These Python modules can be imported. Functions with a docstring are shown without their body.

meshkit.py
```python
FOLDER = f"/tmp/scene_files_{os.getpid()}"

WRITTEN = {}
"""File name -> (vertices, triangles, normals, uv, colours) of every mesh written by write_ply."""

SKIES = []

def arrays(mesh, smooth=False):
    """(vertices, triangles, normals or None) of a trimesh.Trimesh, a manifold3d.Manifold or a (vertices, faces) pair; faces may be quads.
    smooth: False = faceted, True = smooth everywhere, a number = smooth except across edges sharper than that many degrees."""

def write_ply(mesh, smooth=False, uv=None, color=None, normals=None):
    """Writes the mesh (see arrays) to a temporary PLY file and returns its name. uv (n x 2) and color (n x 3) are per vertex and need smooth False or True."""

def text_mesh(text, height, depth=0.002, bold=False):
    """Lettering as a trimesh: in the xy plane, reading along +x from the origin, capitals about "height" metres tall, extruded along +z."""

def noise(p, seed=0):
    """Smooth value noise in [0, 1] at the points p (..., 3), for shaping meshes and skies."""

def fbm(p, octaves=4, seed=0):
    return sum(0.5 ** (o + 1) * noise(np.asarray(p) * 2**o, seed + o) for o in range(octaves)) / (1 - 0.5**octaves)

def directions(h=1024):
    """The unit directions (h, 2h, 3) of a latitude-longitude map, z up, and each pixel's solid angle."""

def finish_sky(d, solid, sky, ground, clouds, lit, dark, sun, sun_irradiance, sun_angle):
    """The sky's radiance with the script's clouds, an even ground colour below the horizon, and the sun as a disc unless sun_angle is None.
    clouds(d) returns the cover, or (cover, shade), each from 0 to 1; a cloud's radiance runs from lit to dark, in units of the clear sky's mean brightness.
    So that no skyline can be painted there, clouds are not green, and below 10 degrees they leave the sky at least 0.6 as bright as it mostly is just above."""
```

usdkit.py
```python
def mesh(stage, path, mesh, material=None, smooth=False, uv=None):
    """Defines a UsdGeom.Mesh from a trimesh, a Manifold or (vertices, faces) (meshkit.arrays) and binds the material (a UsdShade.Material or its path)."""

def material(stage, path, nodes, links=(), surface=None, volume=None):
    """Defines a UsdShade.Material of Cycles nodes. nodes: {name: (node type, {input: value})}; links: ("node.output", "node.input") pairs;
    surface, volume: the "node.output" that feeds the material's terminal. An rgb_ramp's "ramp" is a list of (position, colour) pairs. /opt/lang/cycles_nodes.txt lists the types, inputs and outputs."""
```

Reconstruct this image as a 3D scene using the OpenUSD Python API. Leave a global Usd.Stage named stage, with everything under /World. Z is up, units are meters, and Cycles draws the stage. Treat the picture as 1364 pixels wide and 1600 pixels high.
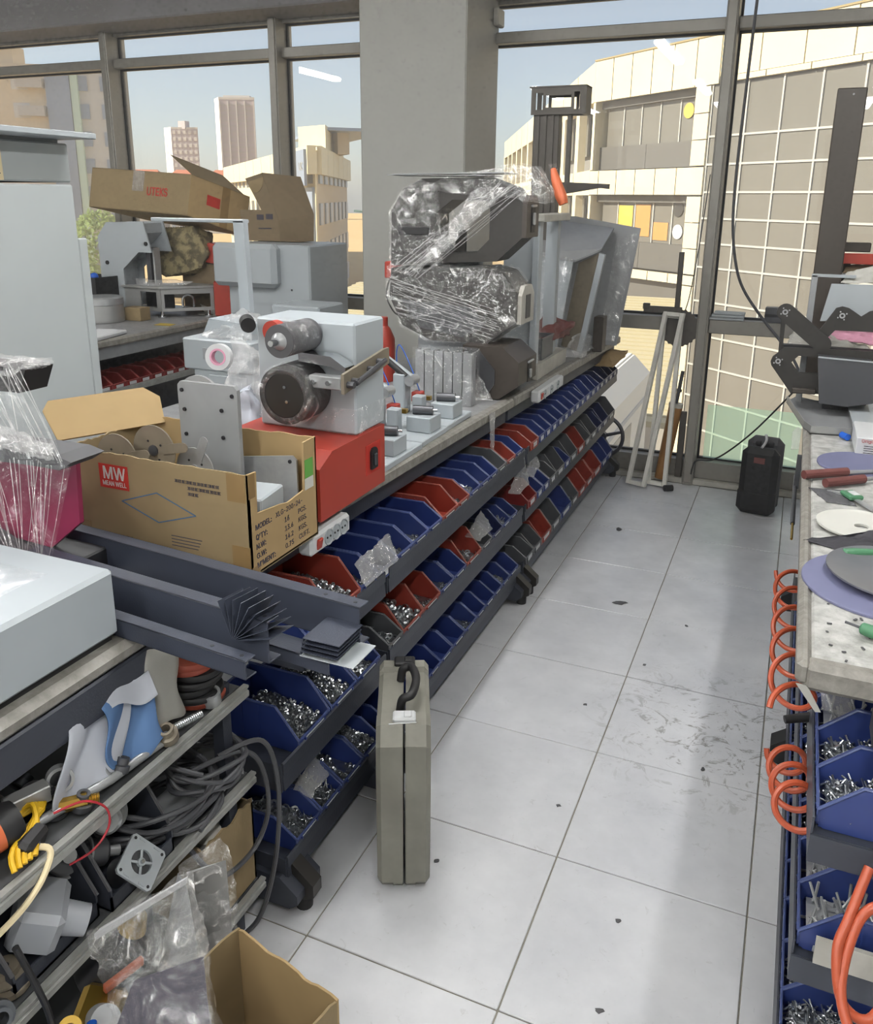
import math, random
import numpy as np
import trimesh, usdkit, meshkit
from scipy.spatial import ConvexHull
from pxr import Usd, UsdGeom, UsdLux, UsdShade, Gf, Sdf, Vt

stage = Usd.Stage.CreateInMemory()
UsdGeom.SetStageUpAxis(stage, UsdGeom.Tokens.z)
UsdGeom.SetStageMetersPerUnit(stage, 1.0)
UsdGeom.Xform.Define(stage, '/World')
UsdGeom.Scope.Define(stage, '/World/Looks')
RNG = random.Random(7)

# ---------------------------------------------------------------- camera
F_PX, CY_PX = 1308.07, 689.97
YAW, PITCH, ROLL = -0.402191, 0.283513, 0.009491
CAM = np.array([0.43094, -4.39624, 1.75685])
_sy, _cy, _sp, _cp = math.sin(YAW), math.cos(YAW), math.sin(PITCH), math.cos(PITCH)
_f = np.array([_sy * _cp, _cy * _cp, -_sp]); _r0 = np.array([_cy, -_sy, 0.0]); _u0 = np.cross(_r0, _f)
_r = _r0 * math.cos(ROLL) + _u0 * math.sin(ROLL); _u = -_r0 * math.sin(ROLL) + _u0 * math.cos(ROLL)
cam = UsdGeom.Camera.Define(stage, '/World/camera')
cam.AddTransformOp().Set(Gf.Matrix4d(*_r, 0, *_u, 0, *(-_f), 0, *CAM, 1))
cam.CreateHorizontalApertureAttr(36.0)
cam.CreateVerticalApertureAttr(36.0 * 1600 / 1364)
cam.CreateFocalLengthAttr(F_PX / 1364 * 36.0)
cam.CreateVerticalApertureOffsetAttr(-(800 - CY_PX) / 1364 * 36.0)
cam.CreateFStopAttr(0.0)
cam.CreateClippingRangeAttr(Gf.Vec2f(0.05, 5000))
cam.CreateExposureAttr(0.0)

# ---------------------------------------------------------------- sky, sun, lamps' strength
SKY_STRENGTH = 0.185
SUN_STRENGTH = 3.3
TUBE_STRENGTH = 78.0
dome = UsdLux.DomeLight.Define(stage, '/World/sky_dome')
dome.CreateIntensityAttr(1.0)
skym = usdkit.material(stage, '/World/Looks/sky', {
    's': ('sky_texture', {'sky_type': 'single_scattering', 'sun_disc': False, 'sun_elevation': math.radians(38), 'sun_rotation': math.radians(245),
                          'air_density': 1.0, 'aerosol_density': 1.0, 'ozone_density': 1.0}),
    'm': ('mix_color', {'fac': 0.5, 'b': (3.5, 3.8, 4.25)}), 'b': ('background_shader', {'strength': SKY_STRENGTH})}, [('s.color', 'm.a'), ('m.result', 'b.color')], surface='b.background')
UsdShade.MaterialBindingAPI.Apply(dome.GetPrim()).Bind(skym)
sun = UsdLux.DistantLight.Define(stage, '/World/sun')
sun.CreateIntensityAttr(SUN_STRENGTH)
sun.CreateColorAttr(Gf.Vec3f(1.0, 0.92, 0.76))
sun.CreateAngleAttr(0.6); sun.CreateNormalizeAttr(True)


def aim(prim, direction):                       # light shines along direction (its local -z)
    z = -np.array(direction, float); z /= np.linalg.norm(z)
    x = np.cross([0, 0, 1.0], z); x /= np.linalg.norm(x); y = np.cross(z, x)
    UsdGeom.Xformable(prim).AddTransformOp().Set(Gf.Matrix4d(*x, 0, *y, 0, *z, 0, 0, 0, 0, 1))


aim(sun, (0.74, 0.40, -0.55))

# ---------------------------------------------------------------- mesh building
_c = np.array([[x, y, z] for x in (-1, 1) for y in (-1, 1) for z in (-1, 1)], float)
_BF = np.array([[0, 1, 3], [0, 3, 2], [4, 6, 7], [4, 7, 5], [0, 4, 5], [0, 5, 1], [2, 3, 7], [2, 7, 6], [0, 2, 6], [0, 6, 4], [1, 5, 7], [1, 7, 3]])


def _cham():
    sg = []; ax = []
    for c in _c:
        for k in range(3):
            sg.append(c); ax.append(k)
    sg = np.array(sg); ax = np.array(ax)
    p = sg * 1.0
    for i, k in enumerate(ax):
        for j in range(3):
            if j != k: p[i, j] *= 0.8
    h = ConvexHull(p, qhull_options='Qt'); f = h.simplices.copy()
    for t in f:
        a, b, c = p[t]
        if np.dot(np.cross(b - a, c - a), a + b + c) < 0: t[1], t[2] = t[2], t[1]
    return sg, ax, f


_CS, _CA, _CF = _cham()


def euler(rx=0, ry=0, rz=0):
    rx, ry, rz = map(math.radians, (rx, ry, rz))
    X = np.array([[1, 0, 0], [0, math.cos(rx), -math.sin(rx)], [0, math.sin(rx), math.cos(rx)]])
    Y = np.array([[math.cos(ry), 0, math.sin(ry)], [0, 1, 0], [-math.sin(ry), 0, math.cos(ry)]])
    Z = np.array([[math.cos(rz), -math.sin(rz), 0], [math.sin(rz), math.cos(rz), 0], [0, 0, 1]])
    return Z @ Y @ X


def frame_of(d):
    d = np.asarray(d, float); d = d / np.linalg.norm(d)
    a = np.cross(d, [0, 0, 1.0] if abs(d[2]) < 0.95 else [1.0, 0, 0]); a /= np.linalg.norm(a)
    return a, np.cross(d, a), d


class MB:
    """collects shapes into one mesh"""
    def __init__(s): s.v = []; s.f = []; s.n = 0

    def raw(s, v, f):
        v = np.asarray(v, float); f = np.asarray(f, int)
        if f.shape[1] == 4: f = np.vstack([f[:, [0, 1, 2]], f[:, [0, 2, 3]]])
        s.v.append(v); s.f.append(f + s.n); s.n += len(v); return s

    def add(s, o, R=None, t=(0, 0, 0), k=1.0):
        v, f = o.out() if isinstance(o, MB) else (np.asarray(o.vertices), np.asarray(o.faces))
        v = v * k
        if R is not None: v = v @ R.T
        return s.raw(v + np.asarray(t, float), f)

    def box(s, c, d, R=None, b=0.0):
        d = np.asarray(d, float) / 2
        if b > 0:
            b = min(b, 0.49 * 2 * d.min())
            v = _CS * d
            for j in range(3): v[:, j] -= np.where(_CA != j, _CS[:, j] * b, 0)
            f = _CF
        else: v, f = _c * d, _BF
        if R is not None: v = v @ R.T
        return s.raw(v + np.asarray(c, float), f)

    def bb(s, x0, x1, y0, y1, z0, z1, b=0.0):
        return s.box(((x0 + x1) / 2, (y0 + y1) / 2, (z0 + z1) / 2), (abs(x1 - x0), abs(y1 - y0), abs(z1 - z0)), None, b)

    def tube(s, pts, r, n=8, closed=False, cap=True):
        p = np.asarray(pts, float); m = len(p); r = np.broadcast_to(r, (m,)).astype(float)
        t = np.roll(p, -1, 0) - np.roll(p, 1, 0) if closed else np.gradient(p, axis=0)
        t /= np.linalg.norm(t, axis=1, keepdims=True) + 1e-12
        a = np.cross(t[0], [0, 0, 1.0] if abs(t[0][2]) < 0.9 else [1.0, 0, 0]); A = []
        for i in range(m):
            a = a - t[i] * (a @ t[i]); a /= np.linalg.norm(a) + 1e-12; A.append(a.copy())
        A = np.array(A); B = np.cross(t, A); an = np.arange(n) * 2 * np.pi / n
        v = p[:, None] + r[:, None, None] * (np.cos(an)[None, :, None] * A[:, None] + np.sin(an)[None, :, None] * B[:, None])
        k = m if closed else m - 1
        i, j = np.meshgrid(np.arange(k), np.arange(n), indexing='ij'); i2 = (i + 1) % m; j2 = (j + 1) % n
        f = np.stack([i * n + j, i * n + j2, i2 * n + j2, i2 * n + j], -1).reshape(-1, 4)
        f = np.vstack([f[:, [0, 1, 2]], f[:, [0, 2, 3]]]); v = v.reshape(-1, 3)
        if cap and not closed:
            q = np.arange(1, n - 1); z = np.zeros_like(q)
            f = np.vstack([f, np.stack([z, q + 1, q], 1), np.stack([z, q, q + 1], 1) + (m - 1) * n])
        return s.raw(v, f)

    def cyl(s, p0, p1, r0, r1=None, n=16):
        return s.tube([p0, p1], [r0, r0 if r1 is None else r1], n)

    def lathe(s, prof, c=(0, 0, 0), d=(0, 0, 1), n=24):
        """prof: (r, h) pairs turned about the axis d through c"""
        a, b, d = frame_of(d); pr = np.asarray(prof, float); m = len(pr); an = np.arange(n) * 2 * np.pi / n
        v = np.asarray(c, float) + pr[:, 1][:, None, None] * d + pr[:, 0][:, None, None] * (np.cos(an)[None, :, None] * a + np.sin(an)[None, :, None] * b)
        i, j = np.meshgrid(np.arange(m - 1), np.arange(n), indexing='ij'); j2 = (j + 1) % n
        f = np.stack([i * n + j, i * n + j2, (i + 1) * n + j2, (i + 1) * n + j], -1).reshape(-1, 4)
        return s.raw(v.reshape(-1, 3), f)

    def prism(s, poly, o, ax, ay, az, holes=()):
        """poly in the plane o + x*ax + y*ay, pushed along the vector az"""
        import shapely.geometry as sg
        g = sg.Polygon(poly, holes)
        if not g.is_valid: g = g.buffer(0)
        m = trimesh.creation.extrude_polygon(g, 1.0, engine='earcut')
        o, ax, ay, az = (np.asarray(x, float) for x in (o, ax, ay, az))
        v = np.asarray(m.vertices); f = np.asarray(m.faces)
        if np.dot(np.cross(ax, ay), az) < 0: f = f[:, ::-1]
        return s.raw(o + v[:, :1] * ax + v[:, 1:2] * ay + v[:, 2:] * az, f)

    def sheet(s, fn, nu, nv, th=0.0):
        """fn(u, v) -> points for u, v in 0..1; th gives it two sides"""
        u, v = np.meshgrid(np.linspace(0, 1, nu), np.linspace(0, 1, nv), indexing='ij')
        p = np.asarray(fn(u, v), float)
        if p.shape[0] == 3: p = np.moveaxis(p, 0, -1)
        i, j = np.meshgrid(np.arange(nu - 1), np.arange(nv - 1), indexing='ij')
        q = np.stack([i * nv + j, (i + 1) * nv + j, (i + 1) * nv + j + 1, i * nv + j + 1], -1).reshape(-1, 4)
        p = p.reshape(-1, 3)
        if th <= 0: return s.raw(p, q)
        f = np.vstack([q[:, [0, 1, 2]], q[:, [0, 2, 3]]]); n = np.zeros_like(p); fn_ = np.cross(p[f[:, 1]] - p[f[:, 0]], p[f[:, 2]] - p[f[:, 0]])
        for k in range(3): np.add.at(n, f[:, k], fn_)
        n /= np.linalg.norm(n, axis=1, keepdims=True) + 1e-12
        N = nu * nv
        rim = [i_ * nv for i_ in range(nu)] + [(nu - 1) * nv + j_ for j_ in range(1, nv)] + [i_ * nv + nv - 1 for i_ in range(nu - 2, -1, -1)] + [j_ for j_ in range(nv - 2, 0, -1)]
        rim = np.array(rim); r2 = np.roll(rim, -1)
        return s.raw(np.vstack([p + n * th / 2, p - n * th / 2]), np.vstack([f, f[:, ::-1] + N, np.stack([r2, rim, rim + N], 1), np.stack([r2, rim + N, r2 + N], 1)]))

    def hull(s, pts):
        pts = np.asarray(pts, float); h = ConvexHull(pts); used = np.unique(h.simplices); m = {a: i for i, a in enumerate(used)}
        f = np.array([[m[a] for a in t] for t in h.simplices]); v = pts[used]; c = v.mean(0)
        for t in f:
            a, b, d = v[t]
            if np.dot(np.cross(b - a, d - a), a - c) < 0: t[1], t[2] = t[2], t[1]
        return s.raw(v, f)

    def text(s, txt, h, o, ax, ay, depth=0.0006, bold=False, width=None):
        """lettering on the plane o, reading along ax"""
        m = meshkit.text_mesh(txt, h, depth, bold); v = np.asarray(m.vertices).copy()
        ax = np.asarray(ax, float); ax /= np.linalg.norm(ax); ay = np.asarray(ay, float); ay /= np.linalg.norm(ay); az = np.cross(ax, ay)
        if width: v[:, 0] *= width / (v[:, 0].max() - v[:, 0].min())
        return s.raw(np.asarray(o, float) + v[:, :1] * ax + v[:, 1:2] * ay + v[:, 2:] * az, np.asarray(m.faces))

    def out(s): return np.vstack(s.v), np.vstack(s.f)


def smooth_path(pts, n=40, closed=False):
    """Catmull-Rom through pts"""
    p = np.asarray(pts, float); m = len(p); out = []
    segs = m if closed else m - 1
    for i in range(segs):
        g = lambda k: p[k % m] if closed else p[min(max(k, 0), m - 1)]
        a, b, c, d = g(i - 1), g(i), g(i + 1), g(i + 2)
        k = max(2, n // segs)
        for t in np.arange(k) / k:
            out.append(0.5 * (2 * b + (c - a) * t + (2 * a - 5 * b + 4 * c - d) * t * t + (3 * b - a - 3 * c + d) * t ** 3))
    if not closed: out.append(p[-1])
    return np.array(out)


# ---------------------------------------------------------------- things, parts, copies
_names = {}
_place = {}
NUM = {}


def numbered(parent, name):
    k = (parent, name); n = _names.get(k, 0); _names[k] = n + 1
    return f'{parent}/{name}' if n == 0 else f'{parent}/{name}_{n:03d}'


def tag(path, label=None, cat=None, group=None, kind=None):
    p = stage.GetPrimAtPath(path)
    for k, v in (('label', label), ('category', cat), ('group', group), ('kind', kind)):
        if v: p.SetCustomDataByKey(k, v)
    return path


def mesh_at(path, mb, m, smooth=False):
    usdkit.mesh(stage, path, mb.out() if isinstance(mb, MB) else mb, M[m] if isinstance(m, str) else m, smooth)
    return path


def xf(path, loc, rz=0.0):
    x = UsdGeom.Xformable(stage.GetPrimAtPath(path)); x.ClearXformOpOrder()
    t = x.GetPrim().GetAttribute('xformOp:translate')
    ops = [o for o in (x.AddTranslateOp(), x.AddRotateZOp())]
    ops[0].Set(Gf.Vec3d(*map(float, loc))); ops[1].Set(float(rz))


def thing(name, label, cat, loc=(0, 0, 0), rz=0.0, group=None, kind=None):
    p = numbered('/World', name); UsdGeom.Xform.Define(stage, p); xf(p, loc, rz)
    _place[p] = (np.array(loc, float), euler(0, 0, rz))
    return tag(p, label, cat, group, kind)


def part(parent, name, mb, m, smooth=False, label=None, local=False, kind=None):
    """a part; its shape is given in world coordinates unless local"""
    top = parent
    while top not in _place: top = top.rsplit('/', 1)[0]
    v, f = mb.out()
    if not local:
        t, R = _place[top]; v = (v - t) @ R
    p = numbered(parent, name)
    mesh_at(p, (v, f), m, smooth)
    return tag(p, label, None, None, kind)


def solo(name, mb, m, label, cat, group=None, smooth=False, kind=None, base=None):
    """a thing that is one mesh; its origin goes to its base"""
    v, f = mb.out()
    b = np.array([(v[:, 0].min() + v[:, 0].max()) / 2, (v[:, 1].min() + v[:, 1].max()) / 2, v[:, 2].min()]) if base is None else np.array(base, float)
    p = numbered('/World', name); mesh_at(p, (v - b, f), m, smooth)
    UsdGeom.Xformable(stage.GetPrimAtPath(p)).AddTranslateOp().Set(Gf.Vec3d(*map(float, b)))
    return tag(p, label, cat, group, kind)


def struct(name, mb, m, parent=None, smooth=False):
    p = numbered(parent or '/World', name); mesh_at(p, mb, m, smooth)
    if not parent: tag(p, None, None, None, 'structure'); _place[p] = (np.zeros(3), np.eye(3))
    return p


def dup(src, loc, rz, label, group=None):
    s = stage.GetPrimAtPath(src); was = s.GetCustomData()
    base = src.rsplit('/', 1)[1]; base = base[:-4] if base[-4:-3] == '_' and base[-3:].isdigit() else base
    p = numbered('/World', base); x = UsdGeom.Xform.Define(stage, p)
    x.GetPrim().GetReferences().AddInternalReference(Sdf.Path(src)); xf(p, loc, rz)
    x.GetPrim().SetInstanceable(True)
    _place[p] = (np.array(loc, float), euler(0, 0, rz))
    return tag(p, label, was.get('category'), group or was.get('group'))


class Kind:
    """first use builds and moves the original, later uses copy it"""
    def __init__(s, build): s.build = build; s.src = None

    def put(s, loc, rz, label, group=None):
        if s.src is None:
            s.src = s.build(label); xf(s.src, loc, rz); _place[s.src] = (np.array(loc, float), euler(0, 0, rz))
            return tag(s.src, label, None, group)
        return dup(s.src, loc, rz, label, group)


# ---------------------------------------------------------------- materials
M = {}


def lin(c):
    if isinstance(c, str):
        c = [int(c[i:i + 2], 16) / 255 for i in (1, 3, 5)]
    return tuple(x / 12.92 if x <= 0.04045 else ((x + 0.055) / 1.055) ** 2.4 for x in c)


def mat(name, col, rough=0.5, metal=0.0, var=None, bump=None, spec=0.5, col2=None, **kw):
    """var: (scale, contrast, other colour) mottles the colour; bump: (scale, distance)"""
    n = {'p': ('principled_bsdf', {'base_color': lin(col), 'roughness': rough, 'metallic': metal, 'specular_ior_level': spec, **kw})}; l = []
    if var or bump: n['g'] = ('texture_coordinate', {})
    if var:
        sc, sharp, other = var
        n['n'] = ('noise_texture', {'scale': sc, 'detail': 6.0, 'roughness': 0.62, 'distortion': 0.3})
        n['r'] = ('rgb_ramp', {'ramp': [(max(0, 0.5 - sharp), lin(col)), (min(1, 0.5 + sharp), lin(other))]})
        l += [('g.object', 'n.vector'), ('n.fac', 'r.fac'), ('r.color', 'p.base_color')]
    if bump:
        n['n2'] = ('noise_texture', {'scale': bump[0], 'detail': 4.0}); n['b'] = ('bump', {'strength': 0.6, 'distance': bump[1]})
        l += [('g.object', 'n2.vector'), ('n2.fac', 'b.height'), ('b.normal', 'p.normal')]
    M[name] = usdkit.material(stage, f'/World/Looks/{name}', n, l, surface='p.BSDF')
    return M[name]
mat('wall_paint', '#d2d2cc', 0.75, var=(3, 0.3, '#cbcbc6'))
mat('column_paint', '#9b9b96', 0.6, var=(2.5, 0.35, '#94948f'))
mat('ceiling_paint', '#c9c8c2', 0.85)
mat('beam_paint', '#77767a', 0.8, var=(2, 0.3, '#6c6a6a'))
mat('alu_frame', '#8b8882', 0.42, 0.3, var=(14, 0.3, '#827f79'))
mat('sill_white', '#b4b2aa', 0.5, var=(9, 0.25, '#94918a'))
mat('dark_frame', '#4e4a45', 0.5, 0.2)


def tile_mat():
    n = {'g': ('geometry', {}), 'a': ('noise_texture', {'scale': 2.2, 'detail': 8.0, 'roughness': 0.65}), 'ra': ('rgb_ramp', {'ramp': [(0.3, lin('#b4b6bb')), (0.72, lin('#c9cacd'))]}),
         'd': ('noise_texture', {'scale': 26.0, 'detail': 5.0, 'roughness': 0.7, 'distortion': 1.5}), 'rd': ('rgb_ramp', {'ramp': [(0.0, (0, 0, 0)), (0.62, (0, 0, 0)), (0.70, (1, 1, 1))]}),
         # the scuffed, oily patch by the right-hand bench
         'v': ('vector_math', {'math_type': 'distance', 'vector2': (0.37, -1.75, 0.0)}), 'rv': ('rgb_ramp', {'ramp': [(0.12, (1, 1, 1)), (0.52, (0, 0, 0))]}),
         's': ('noise_texture', {'scale': 9.0, 'detail': 7.0, 'roughness': 0.75, 'distortion': 2.5}), 'rs': ('rgb_ramp', {'ramp': [(0.53, (0, 0, 0)), (0.60, (1, 1, 1))]}),
         'm': ('math', {'math_type': 'multiply'}), 'm2': ('math', {'math_type': 'multiply', 'value2': 0.22}), 'm3': ('math', {'math_type': 'multiply', 'value2': 0.75}),
         'c1': ('mix_color', {'b': lin('#7e7c78')}), 'c2': ('mix_color', {'b': lin('#6a6660')}),
         'rr': ('rgb_ramp', {'ramp': [(0.3, (0.2,) * 3), (0.75, (0.36,) * 3)]}),
         'p': ('principled_bsdf', {'specular_ior_level': 0.5})}
    l = [('g.position', 'a.vector'), ('g.position', 'd.vector'), ('g.position', 's.vector'), ('g.position', 'v.vector1'), ('a.fac', 'ra.fac'), ('d.fac', 'rd.fac'), ('v.value', 'rv.fac'), ('s.fac', 'rs.fac'),
         ('rv.color', 'm.value1'), ('rs.color', 'm.value2'), ('rd.color', 'm2.value1'), ('m.value', 'm3.value1'), ('ra.color', 'c1.a'), ('m2.value', 'c1.fac'), ('c1.result', 'c2.a'), ('m3.value', 'c2.fac'),
         ('c2.result', 'p.base_color'), ('a.fac', 'rr.fac'), ('rr.color', 'p.roughness')]
    M['tile'] = usdkit.material(stage, '/World/Looks/tile', n, l, surface='p.BSDF')


tile_mat()
mat('grout', '#6d6a62', 0.9, var=(20, 0.3, '#8b877c'))


def glass_mat(name, tint, ior=1.5, rough=0.0):
    M[name] = usdkit.material(stage, f'/World/Looks/{name}', {'t': ('transparent_bsdf', {'color': tint}), 'g': ('glossy_bsdf', {'color': (1, 1, 1), 'roughness': rough}),
                              'f': ('fresnel', {'IOR': ior}), 'm': ('mix_closure', {})}, [('f.fac', 'm.fac'), ('t.BSDF', 'm.closure1'), ('g.BSDF', 'm.closure2')], surface='m.closure')


# window glass with a film of dust, its veil also standing in for outdoor haze
M['pane'] = usdkit.material(stage, '/World/Looks/pane', {'t': ('transparent_bsdf', {'color': (0.80, 0.805, 0.80)}), 'g': ('glossy_bsdf', {'color': (1, 1, 1), 'roughness': 0.0}), 'f': ('fresnel', {'IOR': 1.5}), 'm': ('mix_closure', {}),
                            'd': ('translucent_bsdf', {'color': (0.17, 0.162, 0.148)}), 'a': ('add_closure', {})}, [('f.fac', 'm.fac'), ('t.BSDF', 'a.closure1'), ('d.BSDF', 'a.closure2'), ('a.closure', 'm.closure1'), ('g.BSDF', 'm.closure2')], surface='m.closure')
M['turquoise_sheet'] = usdkit.material(stage, '/World/Looks/turquoise_sheet', {'t': ('transparent_bsdf', {'color': (0.62, 0.70, 0.66)}), 'd': ('translucent_bsdf', {'color': (0.30, 0.36, 0.32)}), 'a': ('add_closure', {})},
                                      [('t.BSDF', 'a.closure1'), ('d.BSDF', 'a.closure2')], surface='a.closure')


def film_mat(name, clear, amt, scale, col=(1, 1, 1), milk=0.05):
    """stretch film: mostly clear, crinkled, with shiny creases and a little milky"""
    n = {'g': ('texture_coordinate', {}), 'n': ('noise_texture', {'scale': scale, 'detail': 6.0, 'roughness': 0.7, 'distortion': 2.0}),
         'r': ('rgb_ramp', {'ramp': [(0.42, tuple(amt * 0.04 * c for c in col)), (0.54, tuple(amt * 0.12 * c for c in col)), (0.60, tuple(amt * 0.3 * c for c in col)), (0.67, tuple(amt * c for c in col))]}),
         'b': ('bump', {'strength': 1.0, 'distance': 0.02}), 't': ('transparent_bsdf', {'color': (clear,) * 3}), 'gl': ('glossy_bsdf', {'roughness': 0.16}),
         'd': ('diffuse_bsdf', {'color': (milk,) * 3}), 'a': ('add_closure', {}), 'a2': ('add_closure', {})}
    M[name] = usdkit.material(stage, f'/World/Looks/{name}', n, [('g.object', 'n.vector'), ('n.fac', 'r.fac'), ('n.fac', 'b.height'), ('b.normal', 'gl.normal'), ('r.color', 'gl.color'),
                              ('gl.BSDF', 'a.closure1'), ('d.BSDF', 'a.closure2'), ('a.closure', 'a2.closure1'), ('t.BSDF', 'a2.closure2')], surface='a2.closure')


film_mat('film', 0.9, 1.6, 15, milk=0.015)
film_mat('film_thin', 0.95, 0.9, 9, milk=0.006)
film_mat('film_bag', 0.74, 1.1, 22, milk=0.09)

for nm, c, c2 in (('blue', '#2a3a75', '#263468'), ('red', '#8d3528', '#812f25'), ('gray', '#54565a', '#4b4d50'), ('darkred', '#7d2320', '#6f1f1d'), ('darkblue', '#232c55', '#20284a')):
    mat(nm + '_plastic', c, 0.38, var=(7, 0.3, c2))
    mat(nm + '_edge', [min(1.0, 0.72 * int(c[i:i + 2], 16) / 255 + 0.13) for i in (1, 3, 5)], 0.3)  # paler rim tone, painted in place of the highlight along bin edges
mat('label_white', '#bbbdbf', 0.6)
mat('label_yellow', '#b39a3a', 0.6)
mat('rack_steel', '#3f434d', 0.45, 0.2, var=(6, 0.3, '#383b44'), bump=(160, 0.0006))
mat('beam_steel', '#3b404d', 0.42, 0.15, var=(5, 0.3, '#353945'), bump=(220, 0.0005))
mat('black_steel', '#26262a', 0.5, 0.1)
mat('bench_top', '#8f9092', 0.42, var=(9, 0.25, '#6c6d6f'), bump=(40, 0.002))
mat('bench_edge', '#8d8a84', 0.45, var=(24, 0.15, '#6f6c66'), bump=(55, 0.003))
mat('zinc', '#c7cacd', 0.28, 0.95, var=(40, 0.3, '#9fa3a8'))
mat('dark_zinc', '#6c7076', 0.35, 0.9)
mat('steel', '#b4b6b7', 0.32, 0.5, var=(12, 0.3, '#949698'))
mat('chrome', '#d5d7d9', 0.12, 1.0)
mat('shelf_edge', '#9b9c99', 0.42, 0.15, var=(18, 0.2, '#82837f'))
mat('sheet_steel', '#939597', 0.5, 0.15, var=(5, 0.3, '#838587'))
mat('white_paint', '#a4abb0', 0.4, var=(3, 0.3, '#9da4a9'))
mat('grey_paint', '#9aa0a4', 0.45)
mat('cabinet_paint', '#aab0b1', 0.45, var=(2, 0.3, '#a3a9aa'))
mat('red_paint', '#a33a2d', 0.42, var=(3, 0.3, '#98362b'))
mat('black_paint', '#2a2826', 0.42)
mat('brown_black', '#3b3530', 0.45)
mat('black_rubber', '#1d1d1f', 0.55)
mat('rubber_grey', '#4a4a4d', 0.6)
mat('magenta_panel', '#8c2b4e', 0.5, var=(6, 0.25, '#7c2746'))
mat('cardboard', '#8a7859', 0.85, var=(6, 0.3, '#7e6d50'), bump=(90, 0.0008))
mat('cardboard_light', '#a28a62', 0.8, var=(6, 0.3, '#977f5a'))
mat('cardboard_dark', '#756650', 0.9, var=(5, 0.3, '#72634d'))
mat('packing_tape', '#836b48', 0.25, spec=0.6)
mat('ink_red', '#a9291d', 0.7)
mat('ink_blue', '#46607e', 0.8)
mat('ink_dark', '#3d3a45', 0.8)
mat('paper', '#b9b9b3', 0.8)
mat('paper_cream', '#d8c9a4', 0.8)
mat('case_plastic', '#85847b', 0.6, var=(7, 0.25, '#716f67'), bump=(50, 0.001))
mat('orange_hose', '#a3482c', 0.38)
mat('red_tool', '#653a37', 0.5)
mat('green_plastic', '#467858', 0.4)
mat('green_label', '#5d9a45', 0.6)
mat('purple_disc', '#6d6f8c', 0.5, var=(6, 0.3, '#626480'))
mat('grey_disc', '#84858a', 0.35, 0.5, var=(5, 0.3, '#6f7076'))
mat('brown_disc', '#857c6c', 0.45, 0.15, var=(6, 0.3, '#645c50'))
mat('white_cloth', '#b9bdc6', 0.85, var=(6, 0.3, '#a9adb8'))
mat('blue_cloth', '#54749f', 0.8, var=(5, 0.3, '#4b6993')) 
mat('black_cloth', '#2b2a30', 0.7)
mat('plastic_bag', '#b8b7b0', 0.35, var=(8, 0.3, '#9d9c96'), alpha=0.85)
mat('terracotta', '#9a4632', 0.55, var=(12, 0.3, '#863a2a'))
mat('yellow_strap', '#cfa51c', 0.5)
mat('brass', '#b9984a', 0.3, 0.9)
mat('translucent_plastic', '#adb1b8', 0.35, transmission_weight=0.25)
mat('blue_jug', '#1d55b3', 0.35)
mat('orange_plastic', '#c0613a', 0.45)
mat('camouflage', '#5a5240', 0.9, var=(16, 0.06, '#8c8161'))
mat('aluminium', '#a6a7a6', 0.4, 0.6)
mat('pink_plastic', '#c98fa6', 0.4)
mat('orange_cylinder', '#8d6436', 0.5)
mat('steel_dark', '#55565a', 0.4, 0.6)
mat('cable_grey', '#45464a', 0.5)
mat('cable_black', '#202022', 0.5)
mat('cable_red', '#a0202c', 0.45)
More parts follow.
